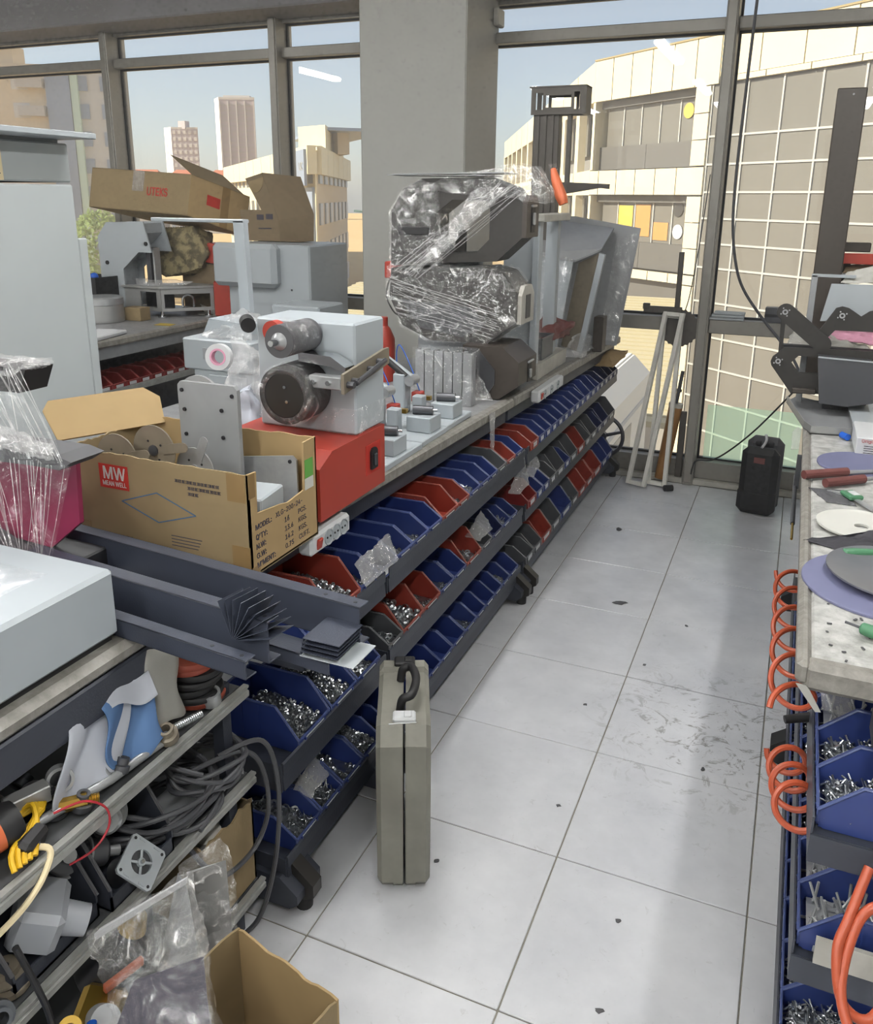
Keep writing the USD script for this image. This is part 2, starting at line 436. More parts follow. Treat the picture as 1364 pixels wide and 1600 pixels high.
mat('led_tube', '#ffffff', 0.5, emission_color=(1.0, 0.99, 0.97), emission_strength=TUBE_STRENGTH)
mat('yellow_label', '#d6d41e', 0.6)
mat('camo_light', '#8c8161', 0.9)
# outdoors
mat('cream_panel', '#c6bc9f', 0.6, var=(0.6, 0.3, '#bfb394'))
mat('cream_joint', '#8c7d58', 0.8)
mat('facade_glass', '#63615c', 0.15, spec=0.4)
mat('spandrel', '#4e4d4b', 0.5)
mat('white_bar', '#a09f9a', 0.5)
mat('recess_grey', '#6f6d69', 0.8)
mat('apt_beige', '#b8a78f', 0.8)
mat('apt_pale', '#a39d98', 0.8)
mat('apt_blue', '#7a8597', 0.35)
mat('apt_grey', '#aeaba8', 0.8)
mat('apt_green', '#a9bbaf', 0.7)
mat('tower_pink', '#b3a9ae', 0.7)  # tower tones paled in the colour to stand in for distance haze
mat('tower_white', '#cbc6c2', 0.7)
mat('roof_red', '#a55f42', 0.8)
mat('ground_pale', '#b89f76', 0.95, var=(0.2, 0.3, '#a98c5d'))
mat('corrugated', '#aaa081', 0.7)
mat('van_white', '#e3dfd6', 0.35)
mat('far_hill', '#a9b0a0', 0.9)
mat('orange_door', '#a8783f', 0.6)


def leaf_mat():
    M['leaves'] = usdkit.material(stage, '/World/Looks/leaves', {'d': ('diffuse_bsdf', {'color': lin('#7f9260')}), 't': ('translucent_bsdf', {'color': lin('#93a564')}), 'm': ('mix_closure', {'fac': 0.35})},
                                  [('d.BSDF', 'm.closure1'), ('t.BSDF', 'm.closure2')], surface='m.closure')


leaf_mat()

M['haze'] = usdkit.material(stage, '/World/Looks/haze', {'v': ('principled_volume', {'color': (0.96, 0.94, 0.9), 'density': 0.022, 'anisotropy': 0.55})}, [], volume='v.volume')  # volume added to imitate the veil of lens glare near the windows

mat('bench_top_light', '#b4b4b1', 0.45, var=(22, 0.12, '#8f8f8b'), bump=(45, 0.003))
mat('shelf_sheet', '#5d5f61', 0.55, 0.2, var=(7, 0.3, '#4c4e50'))
mat('frame_white', '#cfcdc6', 0.5)
# ================================================================ THE ROOM
fl = struct('floor', MB().bb(-9, 4.4, -8, 1.3, -0.2, -0.004), 'grout')
m = MB()
for k in range(18):
    x0 = -9 + 0.5 * k
    if x0 + 0.5 <= -2.0: m.bb(x0 + 0.002, x0 + 0.498, -8, 1.3, -0.01, 0)
m.bb(1.502, 4.4, -8, 1.3, -0.01, 0); m.bb(-2, 1.498, -8, -4.502, -0.01, 0)
part(fl, 'outlying_tiles', m, 'tile', kind='stuff')
for i in range(-4, 3):
    for j in range(-9, 2):
        y1 = min(0.5 * j + 0.498, 0.93)
        if y1 - 0.5 * j < 0.05: continue
        dz = RNG.uniform(-0.0012, 0.0008)
        part(fl, 'floor_tile', MB().bb(0.5 * i + 0.002, 0.5 * i + 0.498, 0.5 * j + 0.002, y1, -0.012, dz, 0.0015), 'tile')
struct('ceiling', MB().bb(-9.2, 4.6, -8.2, 1.2, 3.15, 3.4), 'ceiling_paint')
struct('wall_left', MB().bb(-9.2, -9, -8.2, 1.2, 0, 3.15), 'wall_paint')
struct('wall_right', MB().bb(4.4, 4.6, -8.2, 1.2, 0, 3.15), 'wall_paint')
struct('wall_back', MB().bb(-9.2, 4.6, -8.2, -8, 0, 3.15), 'wall_paint')
struct('trim_1', MB().bb(-9, 4.4, 0.64, 1.12, 2.92, 3.15, 0.01), 'beam_paint')                  # the beam over the windows
struct('trim_2', MB().bb(-2.172, -1.478, 0.476, 1.03, 0, 3.15, 0.008), 'column_paint')          # the column
struct('baseboard_far', MB().bb(-1.9, 4.4, 0.93, 0.985, 0, 0.035, 0.004), 'sill_white')
MUL = [-9.0, -7.58, -6.08, -4.583, -3.082, -1.58, -0.08, 1.42, 2.92, 4.4]
GY = 1.06
for k in range(len(MUL) - 1):
    a, b = MUL[k] + 0.033, MUL[k + 1] - 0.033
    w = f'/World/window_{k + 1}'; UsdGeom.Xform.Define(stage, w); tag(w, kind='structure'); _place[w] = (np.zeros(3), np.eye(3))
    part(w, 'mullion', MB().bb(b, b + 0.066, 0.915, 1.12, 0, 2.93, 0.004).bb(b + 0.008, b + 0.058, 0.905, 0.92, 0.02, 2.92, 0.003), 'alu_frame')
    part(w, 'transom', MB().bb(a, b, 0.975, 1.11, 2.677, 2.742, 0.004), 'alu_frame')
    part(w, 'transom', MB().bb(a, b, 0.955, 1.11, 0.975, 1.06, 0.004), 'alu_frame')
    part(w, 'transom', MB().bb(a, b, 0.975, 1.11, 0.035, 0.15, 0.004).bb(a, b, 1.0, 1.1, 2.9, 2.93), 'alu_frame')
    for z0, z1 in ((0.15, 0.975), (1.06, 2.677), (2.742, 2.9)):
        part(w, 'pane', MB().raw([[a, GY, z0], [b, GY, z0], [b, GY, z1], [a, GY, z1]], [[0, 1, 2, 3]]), 'pane')
        part(w, 'gasket', MB().bb(a, a + 0.012, 1.045, 1.075, z0, z1).bb(b - 0.012, b, 1.045, 1.075, z0, z1).bb(a, b, 1.045, 1.075, z0, z0 + 0.012).bb(a, b, 1.045, 1.075, z1 - 0.012, z1), 'black_rubber')
solo('window_sheet', MB().box((0.27, 1.045, 0.335), (0.56, 0.004, 0.35)), 'turquoise_sheet', 'pale turquoise translucent sheet leaning against the low pane behind the black tool case', 'plastic sheet')
solo('junction_box', MB().bb(-1.476, -1.44, 0.9, 1.02, 2.77, 2.87, 0.008), 'sill_white', 'small cream junction box high on the column by the window', 'junction box')
for ri, yc in enumerate((-1.96, -4.6, -7.0)):  # third row is unseen, added as fill for faces turned from the windows
    for xi, xc in enumerate((-4.7, -2.8, -0.9, 1.0)):
        t = thing('ceiling_lamp', f'white ceiling strip lamp, {("first", "second", "third", "fourth")[xi]} from the left in the {("first", "second", "third")[ri]} row from the windows, the third row being added fill light', 'lamp', (xc, yc, 3.02), 0, 'ceiling strip lamps')
        part(t, 'housing', MB().bb(xc - 0.06, xc + 0.06, yc - 0.62, yc + 0.62, 3.065, 3.15, 0.01), 'white_paint')
        part(t, 'diffuser', MB().bb(xc - 0.05, xc + 0.05, yc - 0.6, yc + 0.6, 3.02, 3.065, 0.015), 'led_tube')

solo('haze', MB().bb(-8.98, 4.38, -2.2, 1.055, 0.002, 3.14), 'haze', 'thin added haze volume standing in for lens glare in front of the windows', 'haze', kind='stuff')

# ================================================================ OUTDOORS
struct('ground', MB().bb(-400, 200, 1.6, 420, -7.4, -7.0), 'ground_pale')
EX, EN = np.array([0.763795, -0.645459, 0]), np.array([-0.645459, -0.763795, 0])
E0 = np.array([-7.277, 28.2146, 0]); Z = np.array([0, 0, 1.0])


def quadbox(m, o, ax, n, s0, s1, z0, z1, d0, d1):
    """a slab on a facade: s along ax, d outwards along n"""
    c = o + ax * (s0 + s1) / 2 + n * (d0 + d1) / 2 + Z * (z0 + z1) / 2
    R = np.stack([ax, np.cross(Z, ax), Z], 1)
    return m.box(c, (abs(s1 - s0), abs(d1 - d0), abs(z1 - z0)), R)


def fpart(b, name, s0, s1, z0, z1, d0, d1, mt, o=E0, ax=EX, n=EN):
    return part(b, name, quadbox(MB(), o, ax, n, s0, s1, z0, z1, d0, d1), mt)


b = thing('office_building', 'cream panelled office building with a large glazed wall across the street', 'building', (-2, 24, -7))
NB = -EN
core = MB(); core.prism([(0, -7), (30, -7), (30, 6.5), (0, 6.5)], E0 + NB * 0.75, EX, Z, NB * 14)
part(b, 'wall', core, 'recess_grey')
for k in range(6):                                                       # parapet panels
    fpart(b, 'panel', 1.04 * k - 0.02 + 0.02, 1.04 * k + 1.0, 5.17, 6.55, -0.12, 0.0, 'cream_panel')
for k in range(18):
    fpart(b, 'panel', 6.24 + 1.55 * k, 6.24 + 1.55 * k + 1.51, 5.36, 6.55, -0.12, 0.0, 'cream_panel')
    fpart(b, 'panel', 6.24 + 1.55 * k + 0.3, 6.24 + 1.55 * k + 1.81, 5.18, 5.34, -0.1, 0.04, 'cream_panel')
fpart(b, 'coping', -0.05, 30, 6.55, 6.6, -0.5, 0.03, 'cream_joint')
for zt, zb, zs in ((5.15, 3.6, 2.8), (1.88, 0.3, -0.6)):               # two storeys of windows
    for k in range(5):
        fpart(b, 'window_pane', 0.32 + 0.97 * k, 1.24 + 0.97 * k, zb, zt - 0.22, -0.5, -0.46, 'facade_glass')
        fpart(b, 'window_bar', 1.24 + 0.97 * k, 1.29 + 0.97 * k, zb, zt - 0.2, -0.5, -0.42, 'white_bar')
    fpart(b, 'spandrel_panel', 0.12, 2.72, zs, zb, -0.42, -0.3, 'spandrel'); fpart(b, 'spandrel_panel', 2.74, 5.24, zs, zb, -0.42, -0.3, 'spandrel')
    fpart(b, 'lintel', 0.1, 5.26, zt - 0.22, zt, -0.5, -0.3, 'spandrel')
    fpart(b, 'panel', -0.02, 0.12, zs, zt, -0.7, 0.0, 'cream_panel')
    for q in range(3):
        z0 = zs + q * (zt - zs) / 3
        fpart(b, 'panel', 5.27, 5.9, z0 + 0.015, z0 + (zt - zs) / 3 - 0.015, -0.7, 0.0, 'cream_panel')
for k in range(6):
    fpart(b, 'panel', 1.04 * k - 0.5 if k else 0.0, 1.04 * k + 0.5 if k < 5 else 5.9, 1.92, 2.76, -0.12, 0.0, 'cream_panel')
    fpart(b, 'panel', 1.04 * k - 0.5 if k else 0.0, 1.04 * k + 0.5 if k < 5 else 5.9, -0.94, -0.64, -0.12, 0.0, 'cream_panel')
fpart(b, 'panel', 0.0, 5.26, -2.2, -0.98, -0.4, -0.3, 'spandrel')
for q in range(4): fpart(b, 'panel', 5.27, 5.9, -0.98 - 1.5 * q - 1.48, -0.98 - 1.5 * q, -0.7, 0.0, 'cream_panel')
fpart(b, 'panel', 0, 5.26, -7, -2.3, -0.4, -0.3, 'recess_grey')
fpart(b, 'blind', 2.25, 3.05, 0.5, 1.6, -0.46, -0.44, 'orange_door'); fpart(b, 'blind', 3.25, 4.0, 0.4, 1.0, -0.46, -0.44, 'orange_door'); fpart(b, 'blind', 1.3, 2.1, 0.4, 1.55, -0.46, -0.44, 'label_yellow')
for s, z, mt in ((4.55, 4.55, 'label_yellow'), (4.45, 1.45, 'black_paint'), (4.5, 0.72, 'label_white')):
    p = E0 + EX * s + EN * -0.44 + Z * z
    part(b, 'emblem', MB().cyl(p, p + EN * 0.02, 0.24, n=20), mt)
rows = [-7, -5.6, -4.55, -3.5, -2.5, -1.4, -0.32, 0.43, 1.2, 2.0, 2.83, 3.66, 5.16]
cols = [5.93] + [7.36 + 1.31 * k for k in range(12)]
for i in range(len(cols) - 1):
    for j in range(len(rows) - 1):
        fpart(b, 'glazing', cols[i] + 0.03, cols[i + 1] - 0.03, rows[j] + 0.03, rows[j + 1] - 0.03, -0.14, -0.1, 'facade_glass')
for x in cols: fpart(b, 'glazing_bar', x - 0.03, x + 0.03, -7, 5.16, -0.14, -0.06, 'white_bar')
for z in rows[1:-1]: fpart(b, 'glazing_bar', 5.9, cols[-1], z - 0.03, z + 0.03, -0.14, -0.058, 'white_bar')
fpart(b, 'roof_storey', 9.2, 28, 6.6, 8.1, -5.5, -4.0, 'cream_panel')
# its receding left wing
L2, N2 = np.array([-0.388458, 0.921466, 0]), np.array([-0.921466, -0.388458, 0])
wing = MB(); wing.prism([(0, -7), (48, -7), (48, 6.5), (0, 6.5)], E0 - N2 * 0.7 - EX * -0.2, L2, Z, -N2 * 8)
part(b, 'wing_wall', wing, 'recess_grey')
for k in range(11):
    s0 = 0.02 + 4.2 * k
    fpart(b, 'wing_panel', s0, s0 + 4.1, 5.17, 6.55, -0.3, 0, 'cream_panel', E0, L2, N2)
    fpart(b, 'wing_panel', s0, s0 + 4.1, 1.9, 2.8, -0.3, 0, 'cream_panel', E0, L2, N2)
    fpart(b, 'wing_panel', s0, s0 + 4.1, -1.2, -0.4, -0.3, 0, 'cream_panel', E0, L2, N2)
    fpart(b, 'wing_panel', s0 + 3.2, s0 + 4.1, 2.8, 5.17, -0.3, 0, 'cream_panel', E0, L2, N2)
    fpart(b, 'wing_panel', s0 + 3.2, s0 + 4.1, -0.4, 1.9, -0.3, 0, 'cream_panel', E0, L2, N2)
    fpart(b, 'wing_window', s0 + 0.4, s0 + 3.0, 3.5, 5.1, -0.68, -0.6, 'facade_glass', E0, L2, N2)
    fpart(b, 'wing_window', s0 + 0.4, s0 + 3.0, 0.2, 1.8, -0.68, -0.6, 'facade_glass', E0, L2, N2)

# a lean-to with a corrugated roof and a white van in the yard below
m = MB(); pr = []
for i in range(31): pr += [(0.3 * i, 0.026 * i), (0.3 * i, 0.026 * i + 0.026)]          # lapped sheets, one step each
m.prism(pr + [(9.0, 0.5), (0.0, -0.06)], (-9.5, 7.2, -1.25), np.array([-0.125, 0.992, 0.0]), Z, np.array([8.55, 0, 0]))
b = thing('shed', 'low shed with a sunlit ribbed cream roof in the yard', 'shed', (-4.5, 11.5, -7))
part(b, 'roof', m, 'corrugated'); part(b, 'wall', MB().bb(-9.0, -2.3, 7.6, 15.6, -7, -1.4), 'apt_pale')
v = thing('van', 'white van parked in the yard below the window', 'van', (-2.2, 5.4, -7))
m = MB(); m.box((-2.25, 5.3, -1.15), (2.0, 3.4, 1.85), None, 0.22); part(v, 'body', m, 'van_white', 30)
part(v, 'roof_rib', MB().bb(-3.0, -1.5, 3.8, 6.8, -0.235, -0.21, 0.01), 'van_white'); part(v, 'side_moulding', MB().bb(-1.26, -1.235, 3.9, 6.7, -0.75, -0.7), 'label_white')
part(v, 'side_window', MB().bb(-1.26, -1.243, 4.2, 5.6, -1.3, -0.85, 0.004), 'facade_glass')
part(v, 'chassis', MB().bb(-3.1, -1.4, 3.7, 6.9, -6.6, -2.0), 'black_paint')
for wy in (4.2, 6.3): part(v, 'wheel', MB().lathe([(0.05, -0.1), (0.4, -0.1), (0.42, 0), (0.4, 0.1), (0.05, 0.1)], (-1.4, wy, -6.58), (1, 0, 0)), 'black_rubber')


def block(name, label, corner, dl, dr, ll, lr, z0, z1, ml, mr, rows, lc, rc, wl, wr=None, cat='building', d=0.25, extra=None):
    """a building with a near corner: its left face runs along dl for ll, its right face along dr for lr; windows in a grid on both faces"""
    c = np.array([corner[0], corner[1], 0.0]); dl = np.array([*dl, 0.0]); dr = np.array([*dr, 0.0]); dl /= np.linalg.norm(dl); dr /= np.linalg.norm(dr)
    b = thing(name, label, cat, (c[0], c[1], z0))
    far = c + dl * ll + dr * lr
    pts = [c, c + dr * lr, far, c + dl * ll]
    part(b, 'wall', MB().prism([(p[0], p[1]) for p in pts], (0, 0, z0), (1, 0, 0), (0, 1, 0), (0, 0, z1 - z0)), mr)
    def face(ax, ln, nc, wm, wall):
        n = np.array([-ax[1], ax[0], 0.0])
        if n @ (CAM - c) * 1 < 0 and n @ (c - (c + dl * ll + dr * lr) * 1.0) < 0: n = -n
        mid = c + dl * ll / 2 + dr * lr / 2
        if n @ (c - mid) < 0: n = -n
        if wall: part(b, 'facade', quadbox(MB(), c, ax, n, 0, ln, z0, z1, 0, d * 0.4), wall)
        h = (z1 - z0) / rows
        for i in range(nc):
            for j in range(rows):
                s0 = ln * (i + 0.25) / nc; s1 = ln * (i + 0.75) / nc
                part(b, 'window', quadbox(MB(), c, ax, n, s0, s1, z0 + h * (j + 0.25), z0 + h * (j + 0.78), 0, d * 0.55), wm)
    if lc: face(dl, ll, lc, wl, ml)
    if rc: face(dr, lr, rc, wr or wl, None)
    part(b, 'parapet', MB().prism([tuple(p[:2] + (p - far)[:2] * 0.01) for p in pts], (0, 0, z1), (1, 0, 0), (0, 1, 0), (0, 0, (z1 - z0) * 0.02)), ml)
    return b, c, dl, dr


# the curved-front block seen behind the two cardboard boxes
b, c, dl, dr = block('shop_building', 'cream office block with a set-back top storey seen left of the column', (-32.6, 50.6), (-0.68, 0.73), (-0.41, 0.91), 55, 26, -7, 4.9, 'cream_panel', 'apt_beige', 4, 16, 7, 'spandrel', 'apt_blue')
n = np.array([dl[1], -dl[0], 0]) * 1.0
n = n if n @ (CAM - c) > 0 else -n
for k in range(10): part(b, 'cornice_panel', quadbox(MB(), c, dl, n, -0.3 + 5.5 * k, 5.1 + 5.5 * k, 3.3, 5.25, 0.0, 0.7), 'cream_panel')
nr_ = np.array([-dr[1], dr[0], 0]); nr_ = nr_ if nr_ @ (c - (c + dl)) > 0 else -nr_
for k in range(6): part(b, 'cornice_panel', quadbox(MB(), c, dr, nr_, 0.02 + 4.4 * k, 4.3 + 4.4 * k, 3.3, 5.25, 0.0, 0.4), 'cream_panel')
part(b, 'shopfront', quadbox(MB(), c, dl, n, 0.3, 3.0, -7, 2.4, 0.0, 0.3), 'apt_blue'); part(b, 'sign_board', quadbox(MB(), c, dl, n, 0.0, 6.0, 2.5, 5.0, 0.7, 0.9), 'apt_blue')
part(b, 'lettering', MB().text('LAC', 0.55, c + dl * 1.9 + n * 0.91 + Z * 3.6, -dl, Z, 0.02), 'white_bar')
c2 = np.array([-35.4, 56.8, 0]); l2 = np.array([-0.93, 0.37, 0]); r2 = np.array([-0.41, 0.91, 0])
part(b, 'top_storey', MB().prism([(0, 0), (3.6 * l2[0], 3.6 * l2[1]), (3.6 * l2[0] + 16 * r2[0], 3.6 * l2[1] + 16 * r2[1]), (16 * r2[0], 16 * r2[1])], c2 + Z * 4.9, (1, 0, 0), (0, 1, 0), (0, 0, 2.3)), 'cream_panel')
part(b, 'roof_screen', quadbox(MB(), c, dl, n, 10, 22, 5.2, 6.9, -5, -4), 'apt_beige'); part(b, 'roof_slab', quadbox(MB(), c, dl, n, 8, 24, 6.9, 7.15, -8, -2.5), 'apt_blue')
b, c, dl, dr = block('apartment_block', 'beige apartment block with balconies, tallest building at the left edge', (-66.3, 61.4), (-0.86, -0.5), (0.85, 0.52), 12, 4.6, -7, 13.2, 'apt_beige', 'apt_grey', 8, 4, 2, 'apt_grey', 'apt_blue')
n = np.array([dl[1], -dl[0], 0]); n = n if n @ (CAM - c) > 0 else -n
part(b, 'stair_tower', quadbox(MB(), c, dl, n, -0.2, 2.0, -7, 13.2, 0, 0.6), 'apt_blue'); part(b, 'corner_strip', quadbox(MB(), c, dl, n, -0.9, -0.25, -7, 13.0, 0, 0.5), 'apt_green')
part(b, 'roof_storey', quadbox(MB(), c, dl, n, 5, 12, 13.4, 15.4, -4, -0.5), 'apt_beige')
for j in range(8):
    part(b, 'balcony', quadbox(MB(), c, dl, n, 2.2, 4.6, -6.2 + 2.52 * j, -5.3 + 2.52 * j, 0, 1.0), 'apt_pale')
b, c, dl, dr = block('tower_block', 'slim pale tower block standing alone on the skyline', (-212.5, 251), (-0.9, 0.35), (0.92, 0.39), 5, 9.5, -7, 24.5, 'tower_white', 'tower_pink', 14, 2, 5, 'tower_pink', 'tower_white')
part(b, 'roof_plant', MB().bb(-210.5, -207.5, 252.5, 255, 24.5, 27.2), 'tower_pink')
b, c, dl, dr = block('tower_block', 'tallest pinkish tower with vertical white ribs on the skyline', (-211.5, 278.3), (-0.75, 0.66), (0.91, 0.41), 8, 13.5, -7, 37, 'tower_white', 'tower_pink', 22, 1, 0, 'tower_white')
nn = np.array([dr[1], -dr[0], 0])
for s in (0.2, 3.4, 6.6, 9.8, 13.2): part(b, 'rib', quadbox(MB(), c, dr, nn, s - 0.2, s + 0.2, -7, 36.5, 0, 0.4), 'tower_white')
for j in range(22): part(b, 'floor_band', quadbox(MB(), c, dr, nn, 0.5, 12.8, -5 + 1.9 * j, -4.6 + 1.9 * j, 0, 0.12), 'apt_grey')
part(b, 'crown', quadbox(MB(), c, dr, nn, 1.5, 11.5, 37, 38.6, -6, -1), 'tower_white')
for k, (x, y, w) in enumerate(((-158, 157, 9), (-147, 162, 9), (-137.5, 165.5, 8), (-128, 168, 8))):
    b = thing('far_house', ('far house with a red tiled roof, first from the left on the skyline', 'far house with a red tiled roof, second from the left on the skyline', 'far house with a red tiled roof, third from the left on the skyline', 'far house with a red tiled roof, fourth from the left on the skyline')[k], 'house', (x, y, -7), 22)
    part(b, 'wall', MB().box((0, 0, 6.2), (w, 6, 12.4)), 'apt_grey', local=True)
    part(b, 'roof', MB().hull([(-w / 2 - 0.3, -3.4, 12.4), (w / 2 + 0.3, -3.4, 12.4), (-w / 2 - 0.3, 3.4, 12.4), (w / 2 + 0.3, 3.4, 12.4), (-w / 2 + 1.5, 0, 14.6), (w / 2 - 1.5, 0, 14.6)]), 'roof_red', local=True)
    for i in range(4):
        for j in range(4): part(b, 'window', MB().box((-w / 2 + w * (i + 0.5) / 4, -3.02, 1.8 + 3 * j), (1.0, 0.1, 1.5)), 'apt_blue', local=True)
m = MB(); rg = np.random.RandomState(3)
for k in range(1500):
    p = rg.normal(0, 1, 3); p /= np.linalg.norm(p); p *= rg.uniform(0.6, 1) ** 0.5
    q = np.array([-54.2, 51, -2.6]) + p * np.array([2.4, 2.4, 3.2]); a = rg.normal(0, 1, 3); a /= np.linalg.norm(a); e = np.cross(a, rg.normal(0, 1, 3)); e /= np.linalg.norm(e)
    m.raw([q - a * 0.22, q + e * 0.14, q + a * 0.22, q - e * 0.14], [[0, 1, 2, 3]])
t = thing('tree', 'leafy green street tree at the foot of the apartment block', 'tree', (-54.2, 51, -7))
part(t, 'crown', m, 'leaves'); part(t, 'trunk', MB().cyl((-54.2, 51, -7), (-54.2, 51, -2.5), 0.2, 0.12), 'cardboard_dark')
b = thing('site_hut', 'small white site hut with a flat roof on the sandy ground left of the column', 'hut', (-33.5, 45.5, -7))
part(b, 'wall', MB().box((0, 0, 1.6), (5.5, 3, 3.2)), 'van_white', local=True); part(b, 'roof', MB().box((0, 0, 3.3), (6, 3.6, 0.25)), 'cream_panel', local=True); part(b, 'window', MB().box((1.8, -1.52, 1.9), (0.8, 0.06, 0.9)), 'apt_blue', local=True)
# ================================================================ BENCHES, RACKS AND BINS
def slab(m, x0a, x0b, x1a, x1b, ya, yb, z0, z1, b=0.006):
    """a board from y=ya to yb whose back edge runs x0a-x0b and front edge x1a-x1b"""
    o = 0.7 * b
    pts = []
    for (x, y) in ((x0a, ya), (x1a, ya), (x1b, yb), (x0b, yb)): 
        sx = 1 if x in (x1a, x1b) else -1; sy = 1 if y == yb else -1
        for dx, dy, dz in ((b, b, 0), (0, b, b), (b, 0, b)):
            pts += [(x - sx * dx, y - sy * dy, z1 - dz), (x - sx * dx, y - sy * dy, z0 + dz)]
    return m.hull(pts)


BX = lambda y: -0.608 + 0.041 * y      # front edge of the long bench
LEG = lambda m, x, y, z1: m.bb(x - 0.025, x + 0.025, y - 0.025, y + 0.025, 0, z1, 0.003)
for name, label, y0, y1 in (('workbench', 'long workbench under the film-wrapped machines, far half beside the window', -0.985, 0.93), ('workbench', 'long workbench carrying the red machine and the printed carton', -2.965, -0.995)):
    yc = (y0 + y1) / 2; t = thing(name, label, 'workbench', (-1.05, yc, 0))
    part(t, 'worktop', slab(MB(), *((-1.48, -1.42) if y0 > -1 else (-1.92, -1.90)), BX(y0) - 0.02, BX(y1) - 0.02, y0, y1, 0.885, 0.92), 'bench_top')
    part(t, 'edge_strip', slab(MB(), BX(y0) - 0.045, BX(y1) - 0.045, BX(y0), BX(y1), y0, y1, 0.878, 0.923, 0.008), 'bench_edge')
    part(t, 'apron', slab(MB(), BX(y0) - 0.09, BX(y1) - 0.09, BX(y0) - 0.035, BX(y1) - 0.035, y0 + 0.01, y1 - 0.01, 0.81, 0.884, 0.003), 'rack_steel')
    for lx, ly in ((-1.4 if y0 > -1 else -1.84, y0 + 0.06), (-1.4 if y0 > -1 else -1.84, y1 - 0.06), (-0.85, y0 + 0.06), (-0.85, y1 - 0.06)): part(t, 'leg', LEG(MB(), lx, ly, 0.885), 'rack_steel')
    part(t, 'back_rail', MB().bb(-1.42, -1.38, y0 + 0.09, y1 - 0.09, 0.3, 0.36), 'rack_steel')

RAILS = (0.685, 0.415, 0.140)            # underside of the bins on each rail


def rack(label, y0, y1, levels, xf_=-0.585, feet=True):
    t = thing('bin_rack', label, 'bin rack', (xf_ - 0.2, (y0 + y1) / 2, 0))
    for z in levels:
        if z == RAILS[0] and y0 < -2.9: y0, yk = -2.84, y0
        else: yk = y0
        part(t, 'rail', MB().prism([(0.0, 0.0), (0.004, 0.0), (0.004, 0.03), (0.0, 0.034), (-0.004, 0.03), (-0.004, 0.004), (-0.26, 0.004), (-0.26, 0.05), (-0.264, 0.05), (-0.264, -0.045), (-0.258, -0.045), (-0.258, 0.0), (-0.01, 0.0), (-0.01, -0.045), (0.004, -0.045)],
             (xf_ + 0.006, y0, z - 0.006), (1, 0, 0), (0, 0, 1), (0, y1 - y0, 0)), 'rack_steel')
        part(t, 'end_plate', MB().bb(xf_ - 0.258, xf_ + 0.004, y0 - 0.004, y0, z - 0.055, z + 0.02), 'rack_steel')
        y0 = yk
    for y in (y0 + 0.035, y1 - 0.035):
        part(t, 'upright', MB().bb(xf_ - 0.30, xf_ - 0.262, y - 0.02, y + 0.02, 0.05, max(levels) + 0.06, 0.002), 'rack_steel')
        if feet:
            f = part(t, 'foot', MB().prism([(-0.32, 0.03), (-0.02, 0.03), (0.03, 0.028), (0.07, 0.05), (0.07, 0.085), (0.01, 0.135), (-0.32, 0.14)], (xf_, y - 0.02, 0), (1, 0, 0), (0, 0, 1), (0, 0.04, 0)), 'black_paint')
            part(f, 'foot_cover', MB().prism([(-0.32, 0.03), (0.02, 0.03), (0.045, 0.05), (0.045, 0.075), (-0.005, 0.115), (-0.32, 0.125)], (xf_, y - 0.055, 0), (1, 0, 0), (0, 0, 1), (0, 0.11, 0)), 'rack_steel')
            part(f, 'foot_pad', MB().cyl((xf_ + 0.03, y, 0.0), (xf_ + 0.03, y, 0.035), 0.022, n=14), 'black_rubber', 30); part(f, 'foot_pad', MB().cyl((xf_ - 0.28, y, 0.0), (xf_ - 0.28, y, 0.035), 0.022, n=14), 'black_rubber', 30)
    return t


rack('dark steel bin rack under the long bench, nearest of three, behind the tool case', -2.955, -2.40, RAILS)
rack('dark steel bin rack under the long bench, middle of three', -2.375, -1.045, RAILS)
rack('dark steel bin rack under the long bench, farthest of three, by the window', -1.005, 0.93, RAILS)


def bin_builder(color, w, D=0.235, H=0.105, hl=0.038, tape=False):
    """a stacking bin: low lip in front (x = 0), open top, width w along y"""
    def build(label):
        t = thing('storage_bin', label, 'storage bin')
        m = MB(); th = 0.003; h = w / 2
        side = [(-D, 0), (-0.012, 0), (0.0, 0.01), (0.0, hl), (-0.065, H), (-D, H)]
        for s in (-1, 1):
            m.prism(side, (0, s * h - (th if s > 0 else 0), 0), (1, 0, 0), (0, 0, 1), (0, th, 0))
            for k in range(3): m.bb(-D + 0.03 + 0.05 * k, -D + 0.034 + 0.05 * k, s * h, s * (h + 0.0015), 0.008, H - 0.008)
        m.bb(-D, -0.004, -h + th, h - th, 0, th); m.bb(-D, -D + th, -h + th, h - th, th, H - 0.01)
        m.bb(-th, 0, -h + th, h - th, 0.004, hl)
        b = part(t, 'body', m, color + '_plastic', local=True)
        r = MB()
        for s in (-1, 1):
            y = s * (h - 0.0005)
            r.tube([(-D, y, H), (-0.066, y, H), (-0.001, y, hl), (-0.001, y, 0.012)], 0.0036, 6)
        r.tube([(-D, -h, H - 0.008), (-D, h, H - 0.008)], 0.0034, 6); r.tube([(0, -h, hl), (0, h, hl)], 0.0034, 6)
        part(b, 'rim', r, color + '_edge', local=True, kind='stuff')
        l = MB(); q = w * 0.33
        l.bb(0.0, 0.004, -q, -q + 0.004, 0.008, hl - 0.006).bb(0.0, 0.004, q - 0.004, q, 0.008, hl - 0.006).bb(0.0, 0.004, -q, q, 0.006, 0.010)
        k = part(t, 'label_holder', l, color + '_plastic', local=True)
        part(k, 'paper_label', MB().bb(0.0, 0.0016, -q + 0.004, q - 0.004, 0.011, hl - 0.008), 'label_white' if not tape else 'label_yellow', local=True)
        return t
    return build


BIN = {}


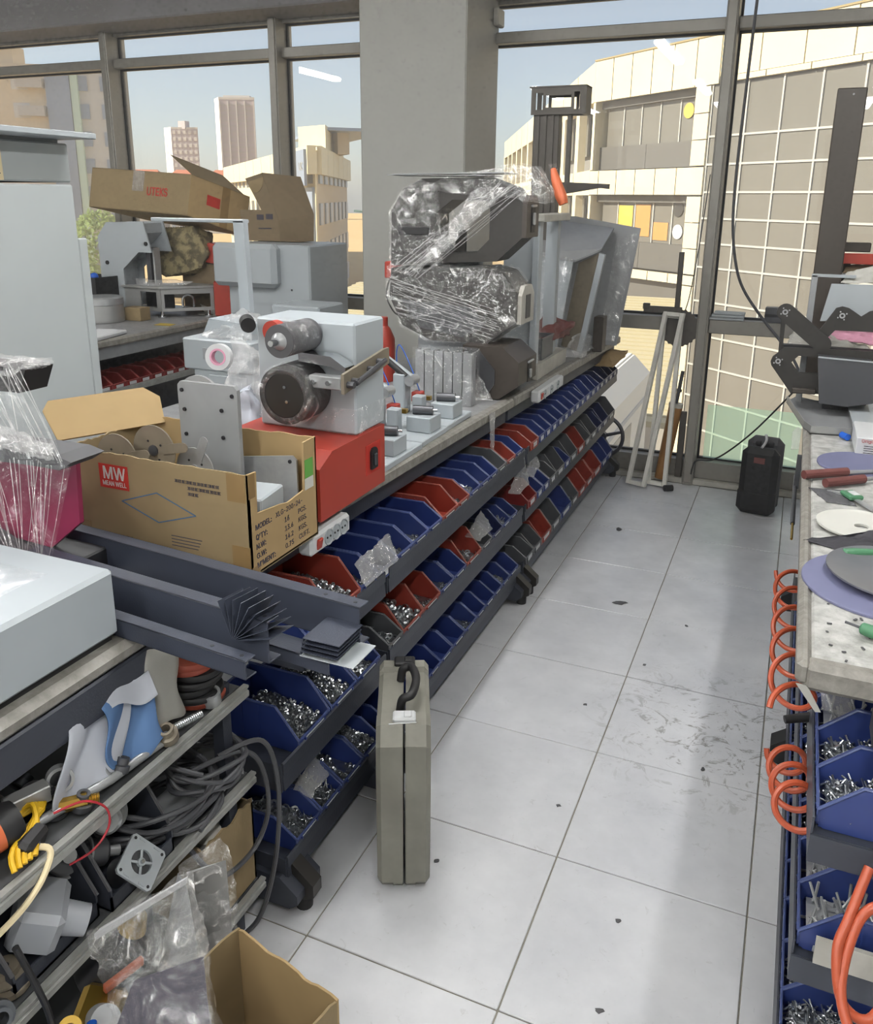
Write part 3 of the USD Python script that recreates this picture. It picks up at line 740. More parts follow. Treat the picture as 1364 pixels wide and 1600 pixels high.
def bin_kind(color, w, H=0.105, D=0.235, hl=0.038, tape=False):
    k = (color, round(w, 3), H, D, tape)
    if k not in BIN: BIN[k] = Kind(bin_builder(color, w, D, H, hl, tape))
    return BIN[k]


# hardware heaped in the bins: nuts, washers or bolts
def nut(r, h):
    m = MB(); a = np.arange(6) * math.pi / 3; o = np.stack([r * np.cos(a), r * np.sin(a)], 1); i = o * 0.52
    v = np.vstack([np.c_[o, np.full(6, h)], np.c_[i, np.full(6, h)], np.c_[o, np.zeros(6)], np.c_[i, np.full(6, 0)]]); f = []
    for k in range(6):
        j = (k + 1) % 6
        f += [[k, j, 6 + j, 6 + k], [12 + k, 12 + j, j, k], [18 + j, 18 + k, 6 + k, 6 + j]]
    return m.raw(v - [0, 0, h / 2], f)


def bolt(r, L):
    return MB().tube([(0, 0, 0), (0, 0, L)], r, 5).tube([(0, 0, -r * 1.4), (0, 0, 0)], r * 1.9, 6)


def washer(r): return MB().lathe([(r * 0.5, 0.0), (r, 0.0), (r, 0.0012), (r * 0.5, 0.0012)], n=10)


def dome_nut(r): return MB().lathe([(r, 0), (r * 0.98, r * 0.6), (r * 0.8, r * 1.1), (r * 0.4, r * 1.45), (0.0001, r * 1.5)], n=8)


def rot_rand(rg):
    q = rg.normal(size=4); q /= np.linalg.norm(q); w, x, y, z = q
    return np.array([[1 - 2 * (y * y + z * z), 2 * (x * y - z * w), 2 * (x * z + y * w)], [2 * (x * y + z * w), 1 - 2 * (x * x + z * z), 2 * (y * z - x * w)], [2 * (x * z - y * w), 2 * (y * z + x * w), 1 - 2 * (x * x + y * y)]])


def heap(one, n, w, x0, x1, hmax, seed, lift=0.004):
    """n pieces on a mound filling a bin from x0 (front) back to x1"""
    rg = np.random.RandomState(seed); m = MB(); v, f = one.out()
    for k in range(n):
        x = rg.uniform(x1, x0); y = rg.uniform(-w / 2 + 0.012, w / 2 - 0.012)
        u = (x0 - x) / (x0 - x1)
        z = lift + hmax * (0.35 + 0.75 * u - 0.3 * u * u) * (1 - 0.35 * (2 * y / w) ** 2) * rg.uniform(0.72, 1.0)
        m.raw(v @ rot_rand(rg).T + [x, y, z], f)
    # the body of the heap underneath
    def fn(u, v_):
        return np.stack([x1 + (x0 - x1) * u, (v_ - 0.5) * (w - 0.014), lift * 0.5 + 0.8 * hmax * (0.35 + 0.75 * (1 - u) - 0.3 * (1 - u) ** 2) * (1 - 0.4 * (2 * v_ - 1) ** 2)])
    m.sheet(fn, 6, 6)
    return m


FILL = {}


def fill_kind(kind, w):
    k = (kind, round(w, 3))
    if k not in FILL:
        spec = {'nuts': (nut(0.0055, 0.0052), 330, 0.082, 'zinc', 'hex nuts'), 'few': (nut(0.0062, 0.005), 90, 0.03, 'zinc', 'hex nuts'), 'bignuts': (dome_nut(0.0125), 110, 0.085, 'zinc', 'dome nuts'),
                'washers': (washer(0.011), 110, 0.05, 'zinc', 'washers'), 'bolts': (bolt(0.002, 0.022), 220, 0.06, 'zinc', 'bolts'), 'screws': (bolt(0.0028, 0.045), 90, 0.055, 'steel', 'long screws')}[kind]
        m = heap(spec[0], spec[1], w, -0.015, -0.2, spec[2], len(FILL) + 11)

        def build(label, m=m, spec=spec):
            p = numbered('/World', 'hardware_heap'); UsdGeom.Xform.Define(stage, p); _place[p] = (np.zeros(3), np.eye(3))
            tag(p, label, 'hardware', None, 'stuff'); part(p, 'fastener', m, spec[3], local=True, kind='stuff'); return p
        FILL[k] = (Kind(build), spec[4])
    return FILL[k]


ORD = 'first second third fourth fifth sixth seventh eighth ninth tenth eleventh twelfth thirteenth fourteenth fifteenth sixteenth seventeenth eighteenth nineteenth twentieth'.split()
ORD += ['twenty-' + o for o in ORD[:9]] + ['thirtieth'] + ['thirty-' + o for o in ORD[:9]]
CN = {'blue': 'blue', 'red': 'red', 'gray': 'dark grey', 'darkblue': 'dark blue', 'darkred': 'dark red'}


def place_bins(rows, xfun, z, rz, where, group, size='small-parts'):
    """rows: (y of the bin's two sides, colour, filling); where names the rail for the labels"""
    for i, (ya, yb, col, fill) in enumerate(rows):
        w = abs(yb - ya) - 0.006; wq = min((0.1, 0.108, 0.116, 0.125, 0.135, 0.15, 0.17, 0.19, 0.21), key=lambda q: abs(q - w)); wq = min(wq, abs(yb - ya) - 0.001) if wq > abs(yb - ya) else wq
        H = 0.084 if wq < 0.118 else 0.10 if wq < 0.14 else 0.118
        y = (ya + yb) / 2; x = xfun(y) if callable(xfun) else xfun
        bin_kind(col, wq, H, 0.235 if H < 0.11 else 0.25).put((x, y, z), rz, f'{CN[col]} bin, {ORD[i]} from the near end of {where}', group)
        if fill:
            k, nm = fill_kind(fill, wq)
            k.put((x, y, z + 0.003), rz, f'zinc {nm} in the {ORD[i]} bin from the near end of {where}', 'hardware in ' + group)


def seq(edges, cols, fills=None):
    r = []
    for i, c in enumerate(cols):
        if c is None: continue
        r.append((edges[i], edges[i + 1], c, (fills or {}).get(i)))
    return r


B, R_, G_ = 'blue', 'red', 'gray'
XB = -0.58
e1 = [-2.83, -2.70, -2.545, -2.435, -2.315, -2.2, -2.08, -1.965, -1.825, -1.71, -1.595, -1.49, -1.40, -1.285, -1.17, -1.075]
place_bins(seq(e1, [B, R_, B, B, B, B, B, R_, R_, B, B, B, G_, R_, B], {1: 'nuts', 2: 'few', 4: 'few', 5: 'few', 8: 'few', 9: 'washers', 10: 'few', 13: 'few'}), XB, RAILS[0], 0, 'the near top rail', 'bins on the top rail')
e1b = [-0.985, -0.87, -0.765, -0.66, -0.55, -0.44, -0.33, -0.215, -0.1, 0.01, 0.14, 0.27, 0.37, 0.49, 0.61, 0.74, 0.87]
place_bins(seq(e1b, [R_, B, B, B, B, B, B, B, B, B, B, B, 'darkblue', 'darkblue', 'darkblue', 'darkblue'], {0: 'few', 7: 'few'}), XB + 0.012, RAILS[0], 0, 'the far top rail', 'bins on the top rail')
e2 = [-2.37, -2.275, -2.115, -1.975, -1.85, -1.725, -1.565, -1.44, -1.31, -1.21, -1.12]
place_bins(seq(e2, [G_, R_, R_, B, B, R_, G_, 'darkblue', B, B], {0: 'washers', 1: 'bignuts', 2: 'few', 3: 'few', 5: 'washers', 8: 'bolts', 9: 'few'}), XB, RAILS[1], 0, 'the central middle rail', 'bins on the middle rail')
e2b = [-0.995, -0.865, -0.755, -0.645, -0.52, -0.37, -0.255, -0.1, 0.07, 0.21, 0.375, 0.52, 0.69, 0.88]
place_bins(seq(e2b, ['darkred', B, B, G_, G_, B, G_, R_, G_, G_, 'darkblue', 'darkblue', G_]), XB + 0.012, RAILS[1], 0, 'the far middle rail', 'bins on the middle rail')
e3 = [-2.37, -2.26, -2.16, -2.065, -1.965, -1.85, -1.725, -1.605, -1.5, -1.39, -1.295, -1.19, -1.07]
place_bins(seq(e3, [B] * 12, {6: 'few', 10: 'washers'}), XB, RAILS[2], 0, 'the central bottom rail', 'bins on the bottom rail')
e3b = [-0.99, -0.87, -0.74, -0.57, -0.385, -0.175, -0.01, 0.165, 0.345, 0.575, 0.745, 0.9]
place_bins(seq(e3b, [G_, G_, R_, G_, B, G_, R_, R_, R_, B, B], {5: 'few'}), XB + 0.012, RAILS[2], 0, 'the far bottom rail', 'bins on the bottom rail')
en2 = [-2.885, -2.72, -2.575, -2.43]
place_bins(seq(en2, [B, B, B], {0: 'nuts', 1: 'nuts', 2: 'washers'}), XB, RAILS[1] + 0.0, 0, 'the nearest middle rail', 'bins on the middle rail')
en3 = [-2.91, -2.785, -2.67, -2.545, -2.43]
place_bins(seq(en3, [B, B, B, B], {0: 'washers', 1: 'bolts', 2: 'few', 3: 'nuts'}), XB, RAILS[2], 0, 'the nearest bottom rail', 'bins on the bottom rail')
# ================================================================ ON THE LONG BENCH
X_, Y_ = np.array([1.0, 0, 0]), np.array([0, 1.0, 0])


def film_over(pts, amp=0.012, sc=9.0, edge=0.03, seed=0, grow=0.0):
    """stretch film drawn tight over a set of points: their hull, crinkled"""
    v, f = MB().hull(pts).out()
    tm = trimesh.Trimesh(v, f); v, f = trimesh.remesh.subdivide_to_size(tm.vertices, tm.faces, edge, max_iter=12)
    tm = trimesh.Trimesh(v, f, process=True); v = np.array(tm.vertices); n = np.array(tm.vertex_normals)
    d = meshkit.fbm(v * sc * np.array([1, 1, 1.6]), 4, seed) - 0.5 - 0.25 * np.abs(meshkit.noise(v * sc * 3.1, seed + 9) - 0.5)
    return MB().raw(v + n * (d * amp * 2 + grow)[:, None], tm.faces)


def strands(a_pts, b_pts, k, r, seed, sag=0.01):
    """thin stretched strings of film between two edges"""
    rg = np.random.RandomState(seed); m = MB(); a_pts, b_pts = np.asarray(a_pts, float), np.asarray(b_pts, float)
    for i in range(k):
        t = rg.rand(); pa = a_pts[0] + (a_pts[1] - a_pts[0]) * t + rg.normal(0, 0.004, 3); t2 = np.clip(t + rg.normal(0, 0.15), 0, 1); pb = b_pts[0] + (b_pts[1] - b_pts[0]) * t2
        mid = (pa + pb) / 2 + rg.normal(0, sag, 3)
        m.tube(smooth_path([pa, mid, pb], 8), r, 4)
    return m


# ---- the printed carton
XC0, XC1, YC0, YC1, ZB = -1.157, -0.633, -2.955, -2.668, 0.924
t = thing('carton', 'brown cardboard carton printed with a red logo and a blue diamond, holding metal discs', 'cardboard box', ((XC0 + XC1) / 2, (YC0 + YC1) / 2, ZB))
th = 0.005


def torn(x0, x1, z0, z1, seed, n=24):
    rg = np.random.RandomState(seed)
    return [(x0, z0), (x1, z0)] + [(x1 + (x0 - x1) * i / n, z1 + rg.uniform(-0.0035, 0.002)) for i in range(n + 1)]


part(t, 'front_wall', MB().prism(torn(XC0, XC1, ZB, 1.168, 2), (0, YC0, 0), X_, Z, Y_ * th), 'cardboard')
part(t, 'back_wall', MB().prism(torn(XC0, XC1, ZB, 1.182, 3), (0, YC1 - th, 0), X_, Z, Y_ * th), 'cardboard_light')
part(t, 'left_wall', MB().prism(torn(YC0 + th, YC1 - th, ZB, 1.17, 4), (XC0, 0, 0), Y_, Z, X_ * th), 'cardboard')
part(t, 'right_wall', MB().prism([(YC0, ZB), (YC1, ZB), (YC1, 1.183), (YC1 + 0.058 - 0.114, 1.181), (YC1 - 0.06, 1.06), (-2.80, 1.052), (-2.83, 1.058), (-2.925, 1.068), (-2.922, 1.166), (YC0, 1.168)], (XC1 - th, 0, 0), Y_, Z, X_ * th), 'cardboard_light')
part(t, 'bottom', MB().bb(XC0, XC1, YC0, YC1, ZB - 0.003, ZB + 0.004), 'cardboard_dark')
flap = MB().prism([(-0.14, 0), (0.14, 0), (0.155, 0.08), (0.12, 0.115), (-0.13, 0.115), (-0.15, 0.09)], (-1.16, -2.80, 1.165), (0.42, 0.9, 0), (-0.62, 0.29, 0.74), (0.004, -0.002, 0.004))
part(t, 'open_flap', flap, 'cardboard_light')
FY = YC0 - 0.0012
lg = part(t, 'logo', MB().bb(-1.062, -0.974, FY, YC0, 1.080, 1.140), 'ink_red')
part(lg, 'logo_lettering', MB().text('MW', 0.030, (-1.052, FY - 0.0002, 1.104), X_, Z, 0.0004, True, 0.068), 'paper'); part(lg, 'logo_lettering', MB().text('MEAN WELL', 0.011, (-1.054, FY - 0.0002, 1.087), X_, Z, 0.0004, True, 0.072), 'paper')
dm = MB()
dp = [(-1.0, 1.052), (-0.892, 1.088), (-0.782, 1.048), (-0.893, 1.014)]
for i in range(4):
    a, c = np.array(dp[i]), np.array(dp[(i + 1) % 4]); d = (c - a) / np.linalg.norm(c - a); q = np.array([-d[1], d[0]]) * 0.0013
    dm.prism([tuple(a - q), tuple(c - q), tuple(c + q), tuple(a + q)], (0, FY, 0), X_, Z, Y_ * 0.0011)
part(t, 'printed_diamond', dm, 'ink_blue', kind='stuff')
tx = MB()
for i, (x, z, w) in enumerate(((-0.835, 1.128, 0.135), (-0.80, 1.114, 0.10), (-0.80, 1.10, 0.035))):
    for k in range(int(w / 0.0105)): u = x + k * 0.0105; tx.bb(u, u + 0.008, FY, YC0, z + 0.002, z + 0.003).bb(u, u + 0.008, FY, YC0, z - 0.004, z - 0.003).bb(u + 0.001, u + 0.007, FY, YC0, z - 0.001, z).bb(u + 0.003 + 0.002 * (k % 2), u + 0.0042 + 0.002 * (k % 2), FY, YC0, z - 0.004, z + 0.003).bb(u + 0.0068 * (k % 3 == 0), u + 0.001 + 0.0068 * (k % 3 == 0), FY, YC0, z - 0.004, z + 0.003)
for i in range(4): tx.bb(-0.858, -0.77 - 0.004 * i, FY, YC0, 0.987 - 0.008 * i, 0.9885 - 0.008 * i)
part(t, 'printed_small_print', tx, 'ink_dark', kind='stuff')
part(t, 'printed_lettering', MB().text('MADE IN CHINA', 0.0085, (-1.058, FY, 0.954), X_, Z, 0.0006, False, 0.082), 'ink_dark')
RX = XC1 + 0.0004
for i, (a, b_, c) in enumerate((('MODEL:', 'XLG-200-24-', ''), ("Q'TY:", '16', 'PCS.'), ('N.W:', '13.6', 'KGS.'), ('G.W:', '14.2', 'KGS.'), ("M'MENT:", '0.75', 'CUFT.'))):
    z = 1.028 - 0.0225 * i - (0.0 if i else -0.002)
    part(t, 'printed_lettering', MB().text(a, 0.0125, (RX, YC0 + 0.018, z), Y_, Z, 0.0006, True), 'ink_dark')
    part(t, 'printed_lettering', MB().text(b_, 0.0125, (RX, YC0 + (0.1 if i == 0 else 0.135), z + 0.002), Y_, Z, 0.0006, False, 0.115 if i == 0 else None), 'ink_dark')
    if c: part(t, 'printed_lettering', MB().text(c, 0.0125, (RX, YC0 + 0.195, z + 0.003), Y_, Z, 0.0006), 'ink_dark')
part(t, 'green_sticker', MB().bb(XC1, XC1 + 0.001, -2.722, -2.685, 1.088, 1.135), 'green_label'); part(t, 'white_sticker', MB().bb(XC1, XC1 + 0.001, -2.724, -2.685, 1.058, 1.087), 'paper')
for z0, z1, y0, y1 in ((ZB, ZB + 0.02, YC0, YC0 + 0.03), (1.11, 1.166, YC0, YC0 + 0.025)):
    part(t, 'packing_tape', MB().bb(XC1, XC1 + 0.0009, y0, y1, z0, z1), 'packing_tape')
for x0, z0, z1 in ((-0.685, ZB, ZB + 0.07), (-0.69, 1.10, 1.166), (XC0, ZB, ZB + 0.06)):
    part(t, 'packing_tape', MB().bb(x0, x0 + 0.05, YC0 - 0.0008, YC0, z0, z1), 'packing_tape')
# what is in it
def disc(cx, cz, y, r, tab, label, m='brown_disc', hub='steel_dark'):
    t = thing('disc_with_handle', label, 'metal disc', (cx, y, cz - r))
    part(t, 'disc', MB().lathe([(0.013, -0.002), (r, -0.002), (r, 0.002), (0.013, 0.002), (0.013, -0.002)], (cx, y, cz), (0, 1, 0), 40), m)
    d = np.array(tab, float); d /= np.linalg.norm(d); q = np.array([-d[1], d[0]]); c = np.array([cx, cz]); L = r * 1.5
    pts = [tuple(c + d * r * 0.5 - q * 0.012)] + [tuple(c + d * (L + 0.012 * math.cos(a)) + q * 0.012 * math.sin(a)) for a in np.linspace(-math.pi / 2, math.pi / 2, 9)] + [tuple(c + d * r * 0.5 + q * 0.012)]
    part(t, 'handle', MB().prism(pts, (0, y - 0.0045, 0), X_, Z, (0, 0.0022, 0)), m)
    part(t, 'hub', MB().cyl((cx, y - 0.006, cz), (cx, y + 0.004, cz), 0.0135, n=20), hub)
    for a in range(4):
        p = (cx + 0.027 * math.cos(a * 1.57 + 0.6), y - 0.003, cz + 0.027 * math.sin(a * 1.57 + 0.6))
        part(t, 'screw', MB().cyl(p, (p[0], y - 0.0015, p[2]), 0.003, n=8), 'black_steel')


disc(-1.055, 1.135, -2.90, 0.063, (1, 0.25), 'round grey metal disc with a handle tab, left of two standing in the carton')
disc(-0.965, 1.16, -2.87, 0.063, (1, 0.2), 'round grey metal disc with a handle tab, right of two standing in the carton')
disc(-0.87, 1.115, -2.84, 0.055, (0.45, 1), 'bright aluminium disc with an upright handle tab in the carton', 'steel', 'steel')
t = thing('drilled_plate', 'upright grey metal plate with screw holes standing in the carton', 'metal plate', (-0.895, -2.74, ZB + 0.01), -3)
part(t, 'plate', MB().prism([(-0.095, 0.0), (0.095, 0.0), (0.095, 0.365), (0.085, 0.375), (-0.085, 0.372), (-0.095, 0.362)], (0, -0.006, 0), X_, Z, Y_ * 0.012), 'sheet_steel', local=True)
for i, (x, z) in enumerate(((-0.08, 0.35), (-0.075, 0.3), (0.08, 0.35), (0.045, 0.31), (-0.075, 0.235), (0.045, 0.24))): part(t, 'screw', MB().cyl((x, -0.010, z), (x, -0.004, z), 0.005, n=10), 'black_steel', local=True)
t = thing('drilled_plate', 'low bright metal plate leaning inside the carton by the cut-out', 'metal plate', (-0.74, -2.72, ZB + 0.01), 0)
part(t, 'plate', MB().prism([(-0.09, 0.0), (0.085, 0.0), (0.07, 0.19), (0.058, 0.2), (-0.09, 0.18)], (0, 0, 0), X_, (0, 0.1, 1), Y_ * 0.006), 'steel', local=True); part(t, 'hole', MB().cyl((0.052, 0.016, 0.185), (0.052, 0.02, 0.185), 0.005, n=10), 'black_steel', local=True)
solo('white_block', MB().box((-0.698, -2.835, 1.005), (0.085, 0.12, 0.16), euler(0, 0, 8), 0.004), 'white_paint', 'plain white block in the cut-out corner of the carton', 'block')
t = thing('slotted_bracket', 'curved slotted steel bracket behind the carton', 'bracket', (-1.08, -2.55, 0.921))
m = MB(); a = np.linspace(0.2, 3.0, 20); ro, ri = 0.075, 0.035
m.prism([(ro * math.cos(x), ro * math.sin(x)) for x in a] + [(ri * math.cos(x), ri * math.sin(x)) for x in a[::-1]], (-1.08, -2.55, 1.2), X_, Z, Y_ * 0.008); part(t, 'arc', m, 'sheet_steel'); part(t, 'stem', MB().bb(-1.15, -1.11, -2.55, -2.54, 0.921, 1.22), 'sheet_steel')

# ---- red machine with the white roller head on top
t = thing('red_machine_base', 'red machine housing with a black power socket at the bench edge', 'machine', (-0.85, -2.44, 0.921))
m = MB(); m.prism([(-2.628, 0.0), (-2.255, 0.0), (-2.255, 0.178), (-2.56, 0.178), (-2.628, 0.145)], (-1.02, 0, 0.935), Y_, Z, X_ * 0.372)
part(t, 'housing', m, 'red_paint')
k = part(t, 'power_socket', MB().bb(-0.65, -0.6465, -2.375, -2.285, 0.985, 1.075, 0.001), 'ink_red')
part(k, 'socket_face', MB().prism([(-2.352, 1.0), (-2.315, 1.0), (-2.315, 1.052), (-2.325, 1.062), (-2.342, 1.062), (-2.352, 1.052)], (-0.647, 0, 0), Y_, Z, X_ * 0.008), 'black_rubber'); part(k, 'switch', MB().bb(-0.64, -0.634, -2.341, -2.326, 1.01, 1.045, 0.002), 'steel_dark')
for y in (-2.60, -2.29): part(t, 'rubber_foot', MB().cyl((-0.69, y, 0.921), (-0.69, y, 0.936), 0.02, n=12), 'black_rubber')
t = thing('roller_machine', 'white label machine head with two big rollers, standing on the red machine', 'machine', (-0.82, -2.35, 1.113))
m = MB(); m.bb(-0.975, -0.657, -2.41, -2.235, 1.114, 1.428, 0.006); part(t, 'housing', m, 'white_paint')
r = part(t, 'upper_roller', MB().cyl((-0.80, -2.415, 1.392), (-0.80, -2.56, 1.392), 0.044, n=32), 'rubber_grey', 30)
part(r, 'bearing', MB().lathe([(0.0001, -0.012), (0.012, -0.012), (0.02, -0.004), (0.024, 0.002)], (-0.80, -2.562, 1.392), (0, 1, 0), 24), 'steel', 30); part(r, 'shaft', MB().cyl((-0.80, -2.56, 1.392), (-0.80, -2.60, 1.392), 0.011, 0.008, 14), 'chrome', 30)
part(r, 'clear_cover', film_over([(-0.80 + 0.046 * math.cos(a), y, 1.392 + 0.046 * math.sin(a)) for a in np.linspace(0, 6.2, 18) for y in (-2.43, -2.556)], 0.002, 20, 0.02, 3), 'film_thin', True)
r = part(t, 'lower_roller', MB().cyl((-0.815, -2.415, 1.238), (-0.815, -2.52, 1.238), 0.082, n=40), 'black_rubber', 30)
part(r, 'hub_plate', MB().cyl((-0.815, -2.52, 1.238), (-0.815, -2.523, 1.238), 0.06, n=32), 'black_paint')
part(r, 'clear_cover', MB().lathe([(0.084, 0.0), (0.088, -0.01), (0.088, -0.11), (0.07, -0.118), (0.062, -0.116)], (-0.815, -2.41, 1.238), (0, 1, 0), 40), 'film_thin', 30)
for x, z in ((-0.812, 1.262), (-0.806, 1.222)): part(r, 'screw', MB().cyl((x, -2.528, z), (x, -2.522, z), 0.005, n=6), 'chrome')
k = part(t, 'square_bar', MB().bb(-0.752, -0.652, -2.50, -2.465, 1.262, 1.297, 0.003), 'steel')
for x in (-0.735, -0.69): part(k, 'bolt', MB().cyl((x, -2.507, 1.28), (x, -2.499, 1.28), 0.007, n=6), 'chrome')
part(t, 'polished_arm', MB().prism([(-0.80, 1.325), (-0.70, 1.318), (-0.655, 1.30), (-0.655, 1.318), (-0.70, 1.345), (-0.80, 1.35)], (0, -2.47, 0), X_, Z, Y_ * 0.05), 'chrome')
k = part(t, 'long_plate', MB().prism([(-2.535, 1.262), (-2.27, 1.30), (-2.27, 1.345), (-2.30, 1.345), (-2.535, 1.315)], (-0.632, 0, 0), Y_, Z, X_ * 0.009), 'brown_disc')
for y, z in ((-2.515, 1.285), (-2.49, 1.29), (-2.40, 1.306), (-2.345, 1.318)): part(k, 'stud', MB().cyl((-0.633, y, z), (-0.603, y, z), 0.009, n=10), 'steel_dark')
part(k, 'spring_shaft', MB().cyl((-0.606, -2.50, 1.287), (-0.606, -2.33, 1.32), 0.0075, n=10), 'steel_dark')
part(t, 'black_knob', MB().cyl((-0.985, -2.44, 1.418), (-0.955, -2.475, 1.413), 0.021, n=20), 'black_rubber', 30); part(t, 'red_knob', MB().cyl((-0.90, -2.415, 1.395), (-0.90, -2.445, 1.395), 0.03, n=24), 'red_paint', 30)
part(t, 'wrap', film_over([(x, y, z) for x in (-0.79, -0.654) for y in (-2.413, -2.232) for z in (1.115, 1.19)], 0.004, 16, 0.02, 5), 'film_thin', True)

# ---- three white toggle presses in a row
for i, (yb, xo) in enumerate(((-2.155, 0.0), (-1.85, -0.005), (-1.625, -0.008))):
    t = thing('toggle_press', f'small white-painted press fixture on a flat base, {ORD[i]} of three behind the red machine', 'press', (-0.85 + xo, yb + 0.13, 0.921))
    o = np.array([xo, yb, 0.921]); ln = (0.295, 0.225, 0.26)[i]
    part(t, 'base_plate', MB().bb(o[0] - 1.02, o[0] - 0.70, yb, yb + ln, 0.921, 0.943, 0.003), 'white_paint')
    part(t, 'block', MB().bb(o[0] - 0.81, o[0] - 0.715, yb + 0.10, yb + 0.2, 0.943, 1.0, 0.003), 'white_paint'); part(t, 'front_block', MB().bb(o[0] - 0.87, o[0] - 0.825, yb + 0.06, yb + 0.1, 0.943, 1.03, 0.004), 'grey_paint')
    mo = part(t, 'small_motor', MB().cyl((o[0] - 0.80, yb + 0.14, 1.016), (o[0] - 0.73, yb + 0.16, 1.016), 0.017, n=16), 'steel_dark', 30); part(mo, 'shaft', MB().cyl((o[0] - 0.73, yb + 0.16, 1.016), (o[0] - 0.715, yb + 0.164, 1.016), 0.006, n=10), 'chrome')
    part(t, 'sensor', MB().bb(o[0] - 0.90, o[0] - 0.86, yb + 0.12, yb + 0.16, 0.99, 1.03, 0.003), 'red_paint'); part(t, 'connector', MB().bb(o[0] - 0.86, o[0] - 0.825, yb + 0.13, yb + 0.15, 1.0, 1.015), 'brass')
    part(t, 'column', MB().bb(o[0] - 0.97, o[0] - 0.92, yb + 0.1, yb + 0.16, 0.943, 1.10, 0.004), 'white_paint')
    lv = part(t, 'lever', MB().box((o[0] - 0.98, yb + 0.13, 1.13), (0.22, 0.022, 0.026), euler(0, 32, 0), 0.003), 'white_paint'); part(lv, 'pivot', MB().cyl((o[0] - 0.90, yb + 0.1, 1.075), (o[0] - 0.90, yb + 0.16, 1.075), 0.02, n=16), 'steel', 30)
    part(t, 'gas_spring', MB().cyl((o[0] - 1.02, yb + 0.115, 1.16), (o[0] - 0.92, yb + 0.115, 1.09), 0.012, n=12), 'black_rubber', 30)
    part(t, 'cable', MB().tube(smooth_path([(o[0] - 0.95, yb + 0.17, 1.0), (o[0] - 1.0, yb + 0.2, 1.12), (o[0] - 0.98, yb + 0.18, 1.2), (o[0] - 0.92, yb + 0.16, 1.12), (o[0] - 0.87, yb + 0.15, 1.01)], 24), 0.0022, 5), 'blue_jug')

# ---- film-wrapped stack of channel profiles
t = thing('profile_stack', 'film-wrapped bundle of upright grey metal channels under the black machine', 'metal profiles', (-0.89, -1.19, 0.921))
for k in range(6):
    x = -1.02 + 0.043 * k
    part(t, 'channel', MB().prism([(0, 0), (0.038, 0), (0.038, 0.05), (0.034, 0.05), (0.034, 0.004), (0.004, 0.004), (0.004, 0.05), (0, 0.05)], (x, -1.22, 0.922), X_, Y_, Z * 0.222), 'sheet_steel')
part(t, 'wrap', film_over([(x, y, z) for x in (-1.03, -0.755) for y in (-1.232, -1.15) for z in (0.922, 1.155)], 0.005, 14, 0.018, 8), 'film_thin', True)

# ---- the big film-wrapped black machine
zp = lambda zx, zy, Yp: None
RO = [(-1.247, 1.70), (-1.19, 1.79), (-1.10, 1.835), (-0.82, 1.84), (-0.70, 1.80), (-0.645, 1.735), (-0.645, 1.60), (-0.755, 1.50), (-0.99, 1.487), (-1.25, 1.465)]
RI = [(-0.985, 1.525), (-0.845, 1.535), (-0.79, 1.59), (-0.79, 1.715), (-0.81, 1.745), (-0.96, 1.75), (-1.04, 1.69), (-1.04, 1.57)]
LB = [(-1.245, 1.455), (-0.99, 1.46), (-0.80, 1.475), (-0.72, 1.455), (-0.655, 1.375), (-0.655, 1.25), (-0.785, 1.15), (-1.05, 1.145), (-1.19, 1.205), (-1.255, 1.33)]
t = thing('wrapped_machine', 'tall black machine frame wound in clear stretch film, tallest thing on the long bench', 'machine', (-0.95, -0.9, 0.921))
f = part(t, 'upper_frame', MB().prism(RO, (0, -0.98, 0), X_, Z, Y_ * 0.16, [RI]), 'black_paint')
part(f, 'end_cover', MB().prism([(-0.985, 1.60), (-0.815, 1.60), (-0.815, 1.735), (-0.85, 1.77), (-0.95, 1.77), (-0.985, 1.735)], (-0.647, 0, 0), Y_, Z, X_ * 0.02), 'brown_black')
k = part(f, 'latch_window', MB().bb(-0.628, -0.624, -0.925, -0.875, 1.62, 1.72), 'black_rubber'); part(k, 'latch', MB().bb(-0.626, -0.615, -0.912, -0.89, 1.65, 1.70, 0.003), 'steel')
part(k, 'latch_pin', MB().cyl((-0.622, -0.93, 1.728), (-0.622, -0.87, 1.728), 0.005, n=8), 'steel')
f = part(t, 'lower_body', MB().prism(LB, (0, -0.99, 0), X_, Z, Y_ * 0.2), 'black_paint')
part(f, 'end_cover', MB().prism([(-0.98, 1.24), (-0.80, 1.24), (-0.80, 1.36), (-0.84, 1.40), (-0.94, 1.40), (-0.98, 1.36)], (-0.657, 0, 0), Y_, Z, X_ * 0.02), 'sill_white')
part(f, 'latch_window', MB().bb(-0.638, -0.634, -0.92, -0.86, 1.26, 1.36), 'steel_dark')
part(f, 'side_panel', MB().prism([(-1.2, 1.32), (-0.85, 1.30), (-0.80, 1.22), (-0.9, 1.17), (-1.1, 1.20)], (0, -0.994, 0), X_, Z, Y_ * 0.006), 'steel_dark')
part(t, 'handle_bar', MB().bb(-1.21, -1.06, -1.0, -0.97, 1.60, 1.635, 0.004), 'black_rubber'); part(t, 'hinge_plate', MB().bb(-1.0, -0.955, -0.84, -0.815, 1.50, 1.62), 'black_paint')
f = part(t, 'base_unit', MB().prism([(-0.87, 0.925), (-0.70, 0.925), (-0.615, 0.99), (-0.615, 1.09), (-0.69, 1.15), (-0.87, 1.15)], (0, -1.06, 0), X_, Z, Y_ * 0.26), 'brown_black')
part(f, 'side_plate', MB().prism([(-0.86, 0.93), (-0.76, 0.93), (-0.72, 0.99), (-0.72, 1.05), (-0.80, 1.14), (-0.86, 1.14)], (0, -1.066, 0), X_, Z, Y_ * 0.008), 'steel_dark')
